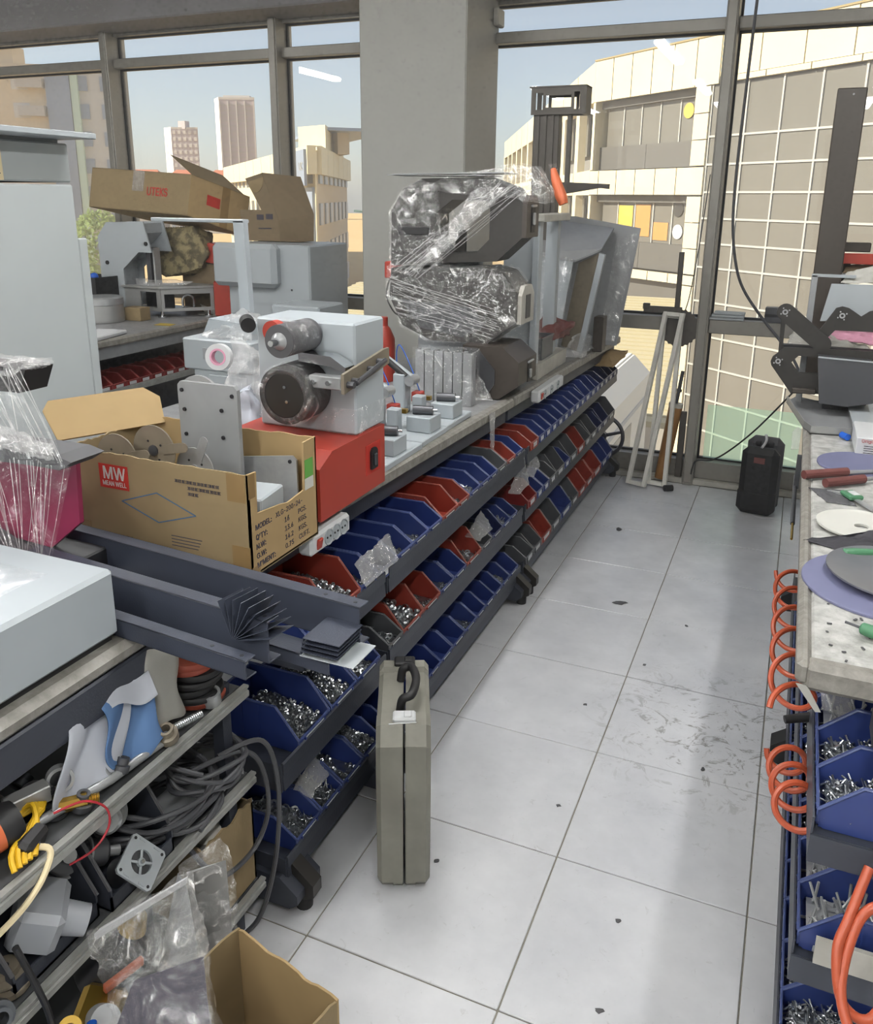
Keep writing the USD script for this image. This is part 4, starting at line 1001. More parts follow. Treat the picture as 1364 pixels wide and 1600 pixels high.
part(f, 'latch_window', MB().bb(-0.617, -0.612, -0.93, -0.88, 0.985, 1.065), 'black_rubber'); part(f, 'latch', MB().bb(-0.614, -0.604, -0.915, -0.893, 1.0, 1.04, 0.003), 'steel'); part(f, 'latch_pin', MB().cyl((-0.608, -0.94, 1.075), (-0.608, -0.87, 1.075), 0.005, n=8), 'steel')
part(f, 'side_window', MB().bb(-0.85, -0.80, -1.072, -1.064, 0.96, 1.05), 'black_rubber')
part(t, 'rear_post', MB().bb(-1.2, -0.9, -0.80, -0.74, 0.921, 1.5, 0.004), 'grey_paint')
part(t, 'sheet_on_top', MB().box((-0.98, -0.9, 1.855), (0.5, 0.2, 0.004), euler(0, -0.6, 2)), 'sheet_steel'); part(t, 'sheet_on_top', MB().box((-1.03, -0.91, 1.848), (0.46, 0.19, 0.003), euler(0, 0.4, -2)), 'sheet_steel')
w = film_over([(x, y, z) for x, z in RO[:3] + RO[8:] + [(-0.99, 1.48), (-1.02, 1.80)] for y in (-1.0, -0.81)], 0.022, 10, 0.02, 11)
part(t, 'film_wrap', w, 'film', True)
part(t, 'film_wrap', film_over([(x, y, z) for x, z in LB for y in (-1.01, -0.775)], 0.022, 10, 0.02, 12, 0.008), 'film', True)
part(t, 'film_wrap', film_over([(x, y, z) for x, z in ((-1.1, 1.79), (-1.0, 1.84), (-0.72, 1.885), (-0.63, 1.89), (-0.565, 1.80), (-0.57, 1.745), (-0.75, 1.775)) for y in (-0.99, -0.80)], 0.02, 11, 0.02, 13), 'film', True)
part(t, 'film_wrap', film_over([(x, y, z) for x, z in ((-0.83, 1.80), (-0.70, 1.80), (-1.02, 1.50), (-1.12, 1.45)) for y in (-1.03, -1.0)], 0.02, 12, 0.02, 14), 'film', True)
part(t, 'film_tail', film_over([(-0.82, -1.11, 1.05), (-0.78, -1.10, 1.04), (-0.80, -1.13, 0.925), (-0.70, -1.11, 0.925), (-0.73, -1.07, 0.94)], 0.02, 20, 0.012, 16), 'film', True)
part(t, 'film_strands', strands([(-0.75, -1.02, 1.82), (-0.62, -1.0, 1.80)], [(-1.25, -1.02, 1.45), (-1.1, -1.02, 1.42)], 15, 0.0014, 4, 0.02), 'film_bag', kind='stuff')
part(t, 'film_strands', strands([(-1.24, -1.02, 1.44), (-1.2, -1.02, 1.25)], [(-0.72, -1.02, 1.3), (-0.75, -1.02, 1.18)], 14, 0.0012, 5, 0.012), 'film_bag', kind='stuff')
part(t, 'film_ball', film_over([tuple(np.array([-0.99, -1.0, 1.56]) + 0.05 * d / np.linalg.norm(d)) for d in np.random.RandomState(2).normal(size=(40, 3))], 0.03, 22, 0.014, 17), 'film', True)
t = thing('orange_cone', 'orange plastic nozzle poking out of the film on the wrapped machine', 'nozzle', (-0.56, -0.75, 1.75))
part(t, 'shell', MB().tube([(-0.60, -0.72, 1.88), (-0.585, -0.73, 1.84), (-0.555, -0.74, 1.77), (-0.54, -0.74, 1.735)], [0.012, 0.02, 0.026, 0.02], 12), 'orange_plastic', 40)
part(t, 'clear_cap', film_over([(-0.61, -0.74, 1.86), (-0.58, -0.70, 1.86), (-0.62, -0.73, 1.90), (-0.585, -0.72, 1.905), (-0.6, -0.75, 1.89)], 0.004, 30, 0.012, 3), 'film_thin', True)
t = thing('white_stand', 'white machine stand with a tall panel and a bar on top, behind the wrapped machine', 'machine stand', (-0.73, -0.55, 0.921))
part(t, 'panel', MB().bb(-0.86, -0.69, -0.58, -0.55, 0.921, 1.665, 0.004), 'grey_paint'); part(t, 'post', MB().bb(-0.715, -0.682, -0.60, -0.54, 0.921, 1.67, 0.004), 'white_paint')
part(t, 'top_bar', MB().bb(-0.74, -0.655, -0.62, -0.16, 1.655, 1.69, 0.004), 'sill_white'); part(t, 'wrap', film_over([(x, y, z) for x in (-0.88, -0.675) for y in (-0.61, -0.53) for z in (0.925, 1.30)], 0.008, 12, 0.025, 21), 'film_thin', True)
part(t, 'back_post', MB().bb(-0.76, -0.70, -0.22, -0.17, 0.921, 1.655), 'grey_paint')
solo('red_cylinder', MB().lathe([(0.0001, 0), (0.05, 0), (0.052, 0.02), (0.052, 0.2), (0.03, 0.25), (0.02, 0.26), (0.02, 0.3), (0.0001, 0.3)], (-1.33, -0.9, 0.921)), 'red_paint', 'tall red cylinder standing behind the film-wrapped machine', 'cylinder', None, 30)
t = thing('switch_box', 'red switch box with a hanging cable at the left of the wrapped machine', 'switch box', (-1.30, -0.86, 1.40)); part(t, 'box', MB().bb(-1.325, -1.265, -0.90, -0.82, 1.40, 1.475, 0.005), 'red_paint'); part(t, 'cable', MB().tube(smooth_path([(-1.31, -0.87, 1.40), (-1.33, -0.87, 1.32), (-1.29, -0.88, 1.25), (-1.25, -0.89, 1.23)], 16), 0.004, 6), 'black_rubber')

# ---- sheet-metal hood and panels at the window end
t = thing('sheet_metal_hood', 'film-covered sheet-metal hood with a big slanted panel at the window end of the bench', 'machine hood', (-0.75, 0.35, 0.921))
part(t, 'large_panel', MB().prism([(-1.0, 0.921), (-0.525, 0.921), (-0.435, 1.60), (-0.82, 1.66), (-1.0, 1.66)], (0, 0.55, 0), X_, (0, 0.02, 1), Y_ * 0.008), 'sheet_steel')
part(t, 'hole_plate', MB().prism([(-0.93, 0.95), (-0.77, 0.95), (-0.70, 1.44), (-0.93, 1.46)], (0, 0.12, 0), X_, Z, Y_ * 0.006), 'grey_paint')
for x, z in ((-0.80, 1.36), (-0.815, 1.28), (-0.825, 1.06)): part(t, 'hole', MB().cyl((x, 0.116, z), (x, 0.121, z), 0.012, n=12), 'black_steel')
part(t, 'slot', MB().bb(-0.85, -0.825, 0.115, 0.121, 1.15, 1.19), 'black_steel')
part(t, 'dark_side', MB().prism([(-0.765, 0.96), (-0.66, 0.93), (-0.575, 1.48), (-0.69, 1.42)], (0, 0.2, 0), X_, Z, (0, 0.012, 0)), 'brown_disc')
part(t, 'top_plate', MB().hull([(-0.95, 0.1, 1.47), (-0.69, 0.12, 1.44), (-0.57, 0.2, 1.50), (-0.58, 0.54, 1.60), (-0.95, 0.54, 1.64), (-0.95, 0.54, 1.63), (-0.58, 0.54, 1.59), (-0.57, 0.2, 1.49), (-0.69, 0.12, 1.43), (-0.95, 0.1, 1.46)]), 'sheet_steel')
part(t, 'white_frame', MB().prism([(-0.67, 0.93), (-0.64, 0.93), (-0.545, 1.47), (-0.575, 1.48)], (0, 0.18, 0), X_, Z, (0, 0.03, 0)), 'grey_paint')
part(t, 'wrap', film_over([(-0.94, 0.1, 0.95), (-0.76, 0.1, 0.95), (-0.69, 0.11, 1.45), (-0.94, 0.09, 1.47), (-0.94, 0.13, 1.4), (-0.7, 0.13, 1.4), (-0.78, 0.13, 1.0)], 0.015, 12, 0.022, 31), 'film_thin', True)
part(t, 'wrap', film_over([(-0.62, 0.53, 0.95), (-0.53, 0.53, 0.95), (-0.44, 0.53, 1.58), (-0.56, 0.53, 1.55), (-0.5, 0.545, 1.3)], 0.012, 12, 0.022, 32), 'film_thin', True)
solo('white_tray', MB().prism([(-0.60, 0), (-0.07, 0), (-0.07, 0.075), (-0.60, 0.075)], (-0.86, 0, 0.922), Y_, Z, X_ * 0.195), 'sill_white', 'long low white casing on the bench beneath the grey storage crate', 'casing')
t = thing('storage_crate', 'grey plastic crate standing on the white casing by the hood', 'crate', (-0.76, -0.4, 0.998)); m = MB()
for s in (-1, 1): m.box((-0.76 + s * 0.075, -0.38, 1.05), (0.006, 0.2, 0.105)).box((-0.76, -0.38 + s * 0.1, 1.05), (0.15, 0.006, 0.105))
m.bb(-0.835, -0.685, -0.48, -0.28, 0.998, 1.003); part(t, 'body', m, 'gray_plastic'); part(t, 'rim', MB().tube([(-0.838, -0.483, 1.1), (-0.682, -0.483, 1.1), (-0.682, -0.277, 1.1), (-0.838, -0.277, 1.1)], 0.005, 6, True), 'gray_plastic')
solo('red_rag', film_over([(-0.83, -0.3, 1.08), (-0.68, -0.3, 1.07), (-0.64, -0.05, 1.13), (-0.8, -0.05, 1.16), (-0.7, -0.2, 1.16), (-0.66, -0.02, 1.05)], 0.03, 14, 0.02, 33), 'red_tool', 'crumpled dull red cloth lying over the grey crate', 'cloth', None, True)
solo('film_bundle', film_over([(-0.72, 0.02, 0.93), (-0.61, 0.02, 0.93), (-0.6, 0.3, 0.94), (-0.72, 0.3, 0.95), (-0.68, 0.1, 1.04), (-0.63, 0.22, 1.05)], 0.03, 16, 0.02, 34), 'film_bag', 'clear plastic bag of parts on the bench below the hood', 'plastic bag', None, True)
solo('dark_box', MB().bb(-0.61, -0.555, 0.3, 0.4, 0.922, 1.12, 0.004), 'brown_black', 'narrow dark box standing at the edge of the bench below the big slanted panel', 'box')
solo('brown_paper_sack', film_over([(-0.70, 0.55, 0.79), (-0.52, 0.5, 0.80), (-0.50, 0.86, 0.84), (-0.68, 0.88, 0.85), (-0.6, 0.7, 0.86)], 0.02, 12, 0.02, 35), 'cardboard_light', 'brown paper sack lying on the last bins under the bench end', 'paper sack', None, True)

# ---- tall profile column with a cut-out head
t = thing('profile_column', 'tall aluminium profile column with a cut-out head frame in front of the window', 'machine column', (-0.93, 0.3, 0.921))
m = MB(); m.bb(-1.0, -0.855, 0.27, 0.33, 0.921, 2.2, 0.003)
for x in (-0.97, -0.93, -0.89): m.bb(x - 0.006, x + 0.006, 0.262, 0.272, 0.94, 2.19)
part(t, 'profile', m, 'dark_frame'); part(t, 'rod', MB().bb(-0.815, -0.79, 0.28, 0.305, 1.84, 2.2, 0.002), 'dark_frame')
hole = lambda x0, x1, z0, z1: [(x0, z0), (x1, z0), (x1, z1), (x0, z1)]
h = part(t, 'head_front', MB().prism([(-1.01, 2.19), (-0.735, 2.19), (-0.735, 2.325), (-1.01, 2.325)], (0, 0.25, 0), X_, Z, Y_ * 0.006, [hole(-0.985, -0.945, 2.215, 2.30), hole(-0.93, -0.79, 2.225, 2.285), hole(-0.775, -0.745, 2.21, 2.30)]), 'dark_frame')
part(t, 'head_back', MB().prism([(-1.01, 2.19), (-0.71, 2.19), (-0.71, 2.33), (-1.01, 2.33)], (0, 0.36, 0), X_, Z, Y_ * 0.006, [hole(-0.985, -0.945, 2.215, 2.30), hole(-0.93, -0.79, 2.225, 2.285), hole(-0.775, -0.725, 2.21, 2.30)]), 'dark_frame')
part(t, 'head_top', MB().bb(-1.02, -0.71, 0.245, 0.37, 2.325, 2.332), 'dark_frame'); part(t, 'head_side', MB().bb(-0.735, -0.71, 0.25, 0.366, 2.19, 2.33), 'dark_frame')
part(t, 'cross_arm', MB().prism([(-0.83, 1.78), (-0.62, 1.815), (-0.57, 1.81), (-0.57, 1.835), (-0.83, 1.845)], (0, 0.27, 0), X_, Z, Y_ * 0.04), 'brown_black')
# ---- extension sockets screwed below the bench edge
for i, (ya, L, where) in enumerate(((-2.69, 0.205, 'under the near bench edge below the red machine'), (-0.8, 0.42, 'under the far bench edge, smaller in view'))):
    sx_ = (-0.640, -0.592)[i]; t = thing('extension_socket', f'white extension socket with a red switch {where}', 'extension socket', (sx_, ya, 0.86))
    m = MB(); m.bb(sx_ - 0.045, sx_, ya, ya + L, 0.86, 0.916, 0.008); part(t, 'body', m, 'label_white')
    part(t, 'switch', MB().box((sx_ + 0.002, ya + 0.035, 0.888), (0.008, 0.022, 0.03), euler(0, 12, 0), 0.002), 'red_paint')
    for k in range(3):
        y = ya + 0.075 + (L - 0.09) * k / 2.9 + 0.01
        s = part(t, 'socket', MB().lathe([(0.0001, 0.001), (0.018, 0.001), (0.02, 0.004), (0.022, 0.004), (0.022, 0.0)], (sx_ - 0.0005, y, 0.888), (1, 0, 0), 20), 'grey_paint', 30); part(s, 'pin_hole', MB().cyl((sx_ + 0.0005, y - 0.008, 0.888), (sx_ + 0.002, y - 0.008, 0.888), 0.003, n=8), 'black_rubber'); part(s, 'pin_hole', MB().cyl((sx_ + 0.0005, y + 0.008, 0.888), (sx_ + 0.002, y + 0.008, 0.888), 0.003, n=8), 'black_rubber')

# ---- clear bags and loose film on the bins
for nm_, pts, lb in (('film_packet', [(-0.60, -2.54, 0.79), (-0.60, -2.33, 0.80), (-0.567, -2.54, 0.725), (-0.567, -2.33, 0.725), (-0.59, -2.43, 0.80)], 'clear film packet lying across two blue bins on the near top rail'),
                     ('parts_bag', [(-0.64, -1.58, 0.50), (-0.58, -1.58, 0.49), (-0.58, -1.44, 0.49), (-0.64, -1.44, 0.51), (-0.61, -1.5, 0.585), (-0.60, -1.55, 0.57)], 'bag of bolts standing in the bins of the central middle rail'),
                     ('parts_bag', [(-0.62, -1.13, 0.53), (-0.57, -1.12, 0.53), (-0.57, -0.98, 0.54), (-0.62, -0.98, 0.56), (-0.58, -1.05, 0.68), (-0.60, -1.0, 0.68)], 'clear bag hanging in the gap between the central and far racks'),
                     ('parts_bag', [(-0.61, -0.93, 0.55), (-0.57, -0.92, 0.55), (-0.57, -0.80, 0.56), (-0.62, -0.8, 0.57), (-0.59, -0.9, 0.65), (-0.59, -0.83, 0.63)], 'smaller clear bag lying on the first bins of the far middle rail'),
                     ('parts_bag', [(-0.66, -2.80, 0.225), (-0.60, -2.80, 0.22), (-0.60, -2.70, 0.22), (-0.66, -2.70, 0.23), (-0.63, -2.74, 0.31), (-0.62, -2.78, 0.30)], 'clear bag of small hardware lying on the nearest bottom rail bins')):
    solo(nm_, film_over(pts, 0.012, 26, 0.011, len(lb)), 'film_bag', lb, 'plastic bag', None, True)
solo('film_tail', film_over([(BX(-1.28) + 0.004, -1.30, 0.92), (BX(-1.28) + 0.012, -1.25, 0.92), (BX(-1.28) + 0.012, -1.29, 0.80), (BX(-1.28) + 0.016, -1.26, 0.74), (BX(-1.28) + 0.004, -1.27, 0.76)], 0.006, 40, 0.008, 91), 'film_bag', 'torn strip of film hanging over the bench edge below the wrapped machine', 'film strip', None, True)
# ================================================================ THE NEAREST BENCH, ITS SHELVES AND THEIR CLUTTER
t = thing('shelf_bench', 'nearest grey workbench with open shelves of scrap parts at the lower left', 'workbench', (-1.0, -3.75, 0))
part(t, 'worktop', MB().bb(-1.5, -0.735, -4.5, -3.19, 0.885, 0.92, 0.006), 'bench_top'); part(t, 'edge_strip', MB().bb(-0.745, -0.685, -4.5, -3.188, 0.88, 0.923, 0.014), 'bench_edge')
part(t, 'apron', MB().bb(-0.725, -0.69, -4.5, -3.2, 0.80, 0.88, 0.004), 'rack_steel')
for y in (-3.24, -4.4):
    for x in (-0.80, -1.44): part(t, 'leg', MB().bb(x - 0.025, x + 0.025, y - 0.025, y + 0.025, 0, 0.885, 0.003), 'rack_steel')
for z, y1 in ((0.675, -3.012), (0.435, -3.004), (0.115, -2.99)):
    s = part(t, 'shelf', MB().bb(-1.35, -0.645, -4.5, y1, z - 0.012, z - 0.004), 'shelf_sheet')
    part(s, 'shelf_edge', MB().prism([(-0.634, z - 0.022), (-0.62, z - 0.022), (-0.62, z - 0.009), (-0.624, z - 0.007), (-0.624, z - 0.002), (-0.62, z), (-0.62, z + 0.006), (-0.634, z + 0.006)], (0, -4.5, 0), X_, Z, Y_ * (4.5 + y1)), 'shelf_edge')
for x in (-0.665, -1.34): part(t, 'shelf_post', MB().bb(x - 0.015, x + 0.015, -3.075, -3.045, 0.0, 0.70), 'rack_steel')
# channel beams lying across
def beam(nm, label, x0, x1, y, z0, h, rz=-5, fl=0.035):
    t = thing('steel_channel', label, 'steel beam', (x0, y, z0), rz); L = x1 - x0
    part(t, 'web', MB().bb(0, L, 0, 0.004, 0, h, 0.0012), 'beam_steel', local=True); part(t, 'lower_flange', MB().bb(0, L, 0, fl, 0, 0.004, 0.0012), 'beam_steel', local=True); part(t, 'upper_flange', MB().bb(0, L, 0, fl, h - 0.004, h, 0.0012), 'beam_steel', local=True)
    for xx in (L - 0.02, L - 0.09): part(t, 'bolt_hole', MB().cyl((xx, fl * 0.5, h - 0.001), (xx, fl * 0.5, h + 0.0006), 0.004, n=10), 'black_steel', local=True)
    return t
beam('a', 'long dark steel channel lying against the printed carton, farthest of three', -1.10, -0.262, -3.055, 0.924, 0.082)
beam('b', 'dark steel channel with the fanned plates beside it, middle of three', -1.05, -0.385, -3.195, 0.924, 0.086)
beam('c', 'low dark steel channel with a hole near its end, nearest of three', -0.95, -0.392, -3.268, 0.924, 0.038, -5, 0.03)
t = thing('steel_bracket', 'short dark angle bracket sticking out beyond the bench under the sheet stack', 'bracket', (-0.42, -3.2, 0.924), -5)
part(t, 'flange', MB().bb(-0.2, 0.135, 0.0, 0.05, 0.0, 0.004, 0.001), 'beam_steel', local=True); part(t, 'lip', MB().bb(-0.2, 0.135, 0.0, 0.004, -0.022, 0.004, 0.001), 'beam_steel', local=True)
for k in range(9):                                                    # the fan of thin plates
    a = math.radians(12 + 13 * k); o = np.array([-0.455, -3.262, 0.964]); d = np.array([-math.cos(a), 0.0, math.sin(a)]) if False else np.array([math.cos(a), 0.1, math.sin(a)])
    q = np.array([0.25, 0.97, 0.05])
    solo('thin_plate', MB().prism([(0, -0.005), (0.075, -0.005), (0.075, 0.055), (0.0, 0.055)], o + d * 0.004, d, q, np.cross(d, q) * 0.0014), 'beam_steel', f'thin dark sheet-metal plate, {ORD[k]} from the bottom of the fanned set on the channel beam', 'metal plate', 'fanned thin plates')
for k in range(5):
    o = np.array([-0.352, -3.205, 0.931 + 0.011 * k])
    m = MB(); m.bb(-0.345 + 0.002 * k, (-0.268 if k else -0.232) + 0.002 * k, -3.215, -3.125, 0.931 + 0.0095 * k, 0.9325 + 0.0095 * k).bb(-0.346 + 0.002 * k, -0.3445 + 0.002 * k, -3.215, -3.125, 0.931 + 0.0095 * k - (0.006 if k else 0.0), 0.9325 + 0.0095 * k)
    solo('folded_plate', m, 'beam_steel' if k else 'grey_paint', ('pale folded sheet plate at the bottom of the small stack on the bracket', 'dark folded sheet plate second from the bottom of the small stack on the bracket', 'dark folded sheet plate in the middle of the small stack on the bracket', 'dark folded sheet plate second from the top of the small stack on the bracket', 'dark folded sheet plate on top of the small stack on the bracket')[k], 'metal plate', 'stacked folded plates')
# white casing and the film-wrapped machine behind it
t = thing('white_casing', 'big white painted machine casing lying on the nearest bench', 'casing', (-1.1, -3.6, 0.921)); part(t, 'shell', MB().bb(-1.42, -0.708, -4.05, -3.288, 0.935, 1.072, 0.008), 'white_paint')
part(t, 'film_strip', film_over([(x, y, 1.073) for x in (-1.40, -0.80) for y in (-3.9, -3.36)] + [(-1.1, -3.6, 1.078)], 0.004, 16, 0.025, 41), 'film_thin', True); part(t, 'base_board', MB().bb(-1.4, -0.72, -4.03, -3.30, 0.921, 0.936), 'black_rubber')
t = thing('wrapped_cutter', 'film-wrapped machine with a magenta panel and black arms at the left edge', 'machine', (-1.15, -3.1, 0.921))
YW = -3.18
arc = lambda x0, x1, z0, z1, bow, n=10: [(x0 + (x1 - x0) * u, z0 + (z1 - z0) * u + bow * 4 * u * (1 - u)) for u in np.linspace(0, 1, n)]
part(t, 'upper_arm', MB().prism(arc(-1.30, -0.99, 1.325, 1.37, 0.012) + arc(-0.965, -1.30, 1.42, 1.405, 0.006), (0, YW - 0.03, 0), X_, Z, Y_ * 0.07), 'black_rubber')
part(t, 'lower_arm', MB().prism(arc(-1.30, -0.895, 1.185, 1.222, 0.012) + [(-0.86, 1.243)] + arc(-0.90, -1.30, 1.252, 1.236, 0.004), (0, YW - 0.04, 0), X_, Z, Y_ * 0.09), 'rubber_grey')
part(t, 'magenta_panel', MB().prism([(-1.40, 1.0), (-1.06, 0.985), (-0.965, 1.06), (-0.955, 1.225), (-1.40, 1.22)], (0, YW + 0.06, 0), X_, Z, Y_ * 0.012), 'magenta_panel')
part(t, 'lower_frame', MB().prism(arc(-1.35, -0.98, 1.10, 0.96, -0.02) + [(-0.95, 0.925), (-1.35, 0.925)], (0, YW - 0.03, 0), X_, Z, Y_ * 0.07), 'rubber_grey')
part(t, 'bed', MB().bb(-1.4, -0.95, YW + 0.0, YW + 0.12, 0.921, 0.985, 0.004), 'black_steel')
part(t, 'film_wrap', film_over([(-1.32, YW - 0.035, 1.405), (-0.962, YW - 0.03, 1.43), (-0.96, YW + 0.04, 1.43), (-1.32, YW + 0.04, 1.40), (-1.3, YW, 1.435), (-1.0, YW - 0.04, 1.405)], 0.02, 24, 0.012, 42), 'film_bag', True)
v0 = MB(); 
v0.sheet(lambda u, v: np.stack([(-1.3 + (0.335 + 0.10 * v) * u), YW - 0.045 + 0.006 * np.sin(u * 40 + v * 9), 1.405 - 0.17 * v + 0.02 * u * (1 - v)]), 40, 24)
part(t, 'film_curtain', v0, 'film_thin', True)
v0 = MB(); v0.sheet(lambda u, v: np.stack([(-1.3 + 0.44 * u) * (1 - v) + (-1.3 + 0.33 * u) * v, YW - 0.046 + 0.008 * np.sin(u * 34), 1.235 - v * (0.12 + 0.16 * u)]), 40, 24); part(t, 'film_curtain', v0, 'film_thin', True)
part(t, 'film_crumple', film_over([(-1.3, YW - 0.05, 1.245), (-0.9, YW - 0.05, 1.25), (-1.15, YW - 0.05, 1.27), (-1.28, YW - 0.05, 1.33), (-1.2, YW - 0.02, 1.29), (-0.95, YW - 0.0, 1.26)], 0.016, 26, 0.01, 43), 'film_bag', True)
part(t, 'film_strands', strands([(-1.25, YW - 0.05, 1.40), (-0.962, YW - 0.04, 1.43)], [(-1.1, YW - 0.05, 1.25), (-0.865, YW - 0.045, 1.245)], 26, 0.0011, 9, 0.003), 'film_bag', kind='stuff'); part(t, 'film_strands', strands([(-1.25, YW - 0.05, 1.23), (-0.87, YW - 0.045, 1.235)], [(-1.1, YW - 0.05, 1.03), (-0.98, YW - 0.045, 0.95)], 26, 0.0011, 10, 0.003), 'film_bag', kind='stuff')

# ---- first shelf
S1, S2, S3 = 0.680, 0.440, 0.120
for k in range(7):
    r = 0.066 - 0.002 * (k % 3) - 0.003 * (k > 3); z = S1 + 0.002 + 0.0165 * k; c = (-0.705 + 0.006 * math.sin(k * 2.1), -3.10 + 0.008 * math.cos(k * 1.7), z)
    solo('grinding_disc', MB().lathe([(0.012, 0), (r * 0.97, 0), (r, 0.004), (r, 0.010), (r * 0.96, 0.0145), (0.012, 0.0145), (0.012, 0)], c, (0.03, 0.02, 1), 36), 'terracotta' if k in (0, 5, 6) else 'black_rubber',
         (f'thick {"rusty red" if k in (0, 5, 6) else "black"} disc, {ORD[k]} from the bottom of the stack on the top shelf'), 'disc', 'discs stacked on the top shelf', 30)
solo('white_cloth', MB().sheet(lambda u, v: np.stack([-0.715 + 0.045 * v + 0.012 * np.sin(6 * u + 3 * v), -3.455 + 0.105 * u + 0.02 * np.sin(5 * v) - 0.05 * v * (1 - u) + 0.05 * (1 - v) * u, 0.865 - 0.16 * v - 0.015 * u * v + 0.008 * np.sin(9 * u + 2)]), 20, 24, 0.003), 'white_cloth', 'white cloth hanging over the top shelf beside the blue cloth', 'cloth', None, True)
solo('white_cloth', MB().sheet(lambda u, v: np.stack([-0.705 + 0.02 * u + 0.02 * v, -3.36 + 0.11 * u, 0.86 - 0.05 * v - 0.03 * u + 0.008 * np.sin(7 * u)]), 12, 8, 0.003), 'white_cloth', 'folded end of white cloth lying across the blue cloth', 'cloth', None, True)
solo('blue_cloth', MB().sheet(lambda u, v: np.stack([-0.71 + 0.06 * v + 0.012 * np.sin(5 * u + 4 * v), -3.385 + 0.13 * u + 0.015 * np.sin(6 * v), 0.845 - 0.15 * v + 0.012 * np.sin(8 * u + 1) * v]), 20, 24, 0.003), 'blue_cloth', 'blue cloth draped over the edge of the top shelf', 'cloth', None, True)
solo('plastic_bag', MB().sheet(lambda u, v: np.stack([-0.705 + 0.035 * np.sin(u * 6.28) * (0.7 + 0.6 * v) + 0.006 * np.sin(17 * u), -3.205 + (0.04 + 0.012 * np.sin(v * 7)) * np.cos(u * 6.28), 0.87 - 0.17 * v + 0.006 * np.sin(u * 19 + v * 8)]), 30, 16, 0.0015), 'plastic_bag', 'crumpled white plastic bag hanging beside the stacked discs', 'plastic bag', None, True)
solo('yellow_rag', film_over([(-0.75, -3.27, 0.80), (-0.70, -3.20, 0.80), (-0.73, -3.25, 0.87), (-0.70, -3.29, 0.86), (-0.72, -3.22, 0.85)], 0.02, 22, 0.012, 44), 'paper_cream', 'small cream rag tucked behind the plastic bag under the bench', 'cloth', None, True)
def threaded(p0, p1, r, n=90):
    p0, p1 = np.array(p0, float), np.array(p1, float); k = n * 2; t_ = np.linspace(0, 1, k); rr = np.where(np.arange(k) % 2 == 0, r, r * 0.82)
    return MB().tube(p0 + (p1 - p0) * t_[:, None], rr, 10)
solo('threaded_rod', threaded((-0.632, -3.165, 0.697), (-0.745, -3.56, 0.70), 0.0085), 'zinc', 'long threaded steel rod lying along the front of the top shelf', 'rod')
solo('steel_rod', MB().tube([(-0.648, -3.27, 0.69), (-0.655, -3.4, 0.694), (-0.70, -3.62, 0.70)], 0.009, 12), 'steel', 'smooth bright steel rod below the threaded rod', 'rod', None, 30)
solo('pipe_collar', MB().lathe([(0.016, 0), (0.022, 0), (0.022, 0.03), (0.016, 0.03), (0.016, 0)], (-0.652, -3.105, 0.684), (0.1, -0.2, 1), 24), 'steel', 'short steel pipe collar in front of the stacked discs', 'collar', None, 30)
solo('pipe_ring', MB().lathe([(0.018, -0.01), (0.024, -0.01), (0.024, 0.012), (0.018, 0.012), (0.018, -0.01)], (-0.70, -3.475, 0.735), (0.75, -0.55, 0.25), 28), 'steel', 'threaded pipe ring standing at the back of the top shelf', 'ring', None, 30)
solo('red_hose', MB().tube(smooth_path([(-0.78, -3.72, 0.75), (-0.80, -3.6, 0.755), (-0.79, -3.48, 0.77), (-0.76, -3.38, 0.80)], 30), 0.016, 12), 'red_tool', 'thick dark red hose at the back of the top shelf', 'hose', None, 30)
t = thing('grinder', 'black power tool with an orange label at the left edge of the top shelf', 'power tool', (-0.70, -3.63, S1)); part(t, 'body', MB().lathe([(0.0001, -0.09), (0.03, -0.09), (0.036, -0.07), (0.036, 0.05), (0.03, 0.065), (0.0001, 0.07)], (-0.70, -3.645, 0.735), (0.25, 1, 0.1), 28), 'black_rubber', 30)
part(t, 'orange_label', MB().lathe([(0.0368, -0.05), (0.0368, 0.03)], (-0.70, -3.645, 0.735), (0.25, 1, 0.1), 28), 'orange_plastic', 30); part(t, 'handle', MB().box((-0.655, -3.585, 0.70), (0.03, 0.06, 0.045), euler(0, 20, 15), 0.008), 'black_rubber'); part(t, 'ring', MB().lathe([(0.003, -0.001), (0.006, -0.001), (0.006, 0.002), (0.003, 0.002)], (-0.639, -3.587, 0.705), (1, 0, 0.3), 14), 'chrome')
for k in range(5): solo('yellow_strap', MB().tube(smooth_path([(-0.72, -3.56 - 0.012 * k, 0.71), (-0.69, -3.545 + 0.006 * k, 0.735 - 0.004 * k), (-0.655, -3.57 - 0.012 * k, 0.715), (-0.63, -3.60 - 0.01 * k, 0.695)], 14), 0.005, 6), 'yellow_strap', f'looped yellow strap, {ORD[k]} of five beside the orange-labelled tool', 'strap', 'yellow straps')
t = thing('aluminium_profile', 'short silver aluminium profile behind the yellow straps', 'profile', (-0.71, -3.53, 0.71)); part(t, 'profile', MB().box((-0.715, -3.535, 0.73), (0.03, 0.075, 0.032), euler(0, 0, -20), 0.002), 'aluminium'); part(t, 'groove', MB().box((-0.703, -3.531, 0.73), (0.01, 0.076, 0.008), euler(0, 0, -20)), 'black_steel')
solo('red_wire', MB().tube(smooth_path([(-0.66, -3.53, 0.715), (-0.63, -3.49, 0.72), (-0.612, -3.46, 0.69), (-0.61, -3.46, 0.65), (-0.62, -3.49, 0.62), (-0.65, -3.52, 0.60)], 40), 0.0022, 6), 'cable_red', 'thin red wire looping over the edge of the top shelf', 'wire')
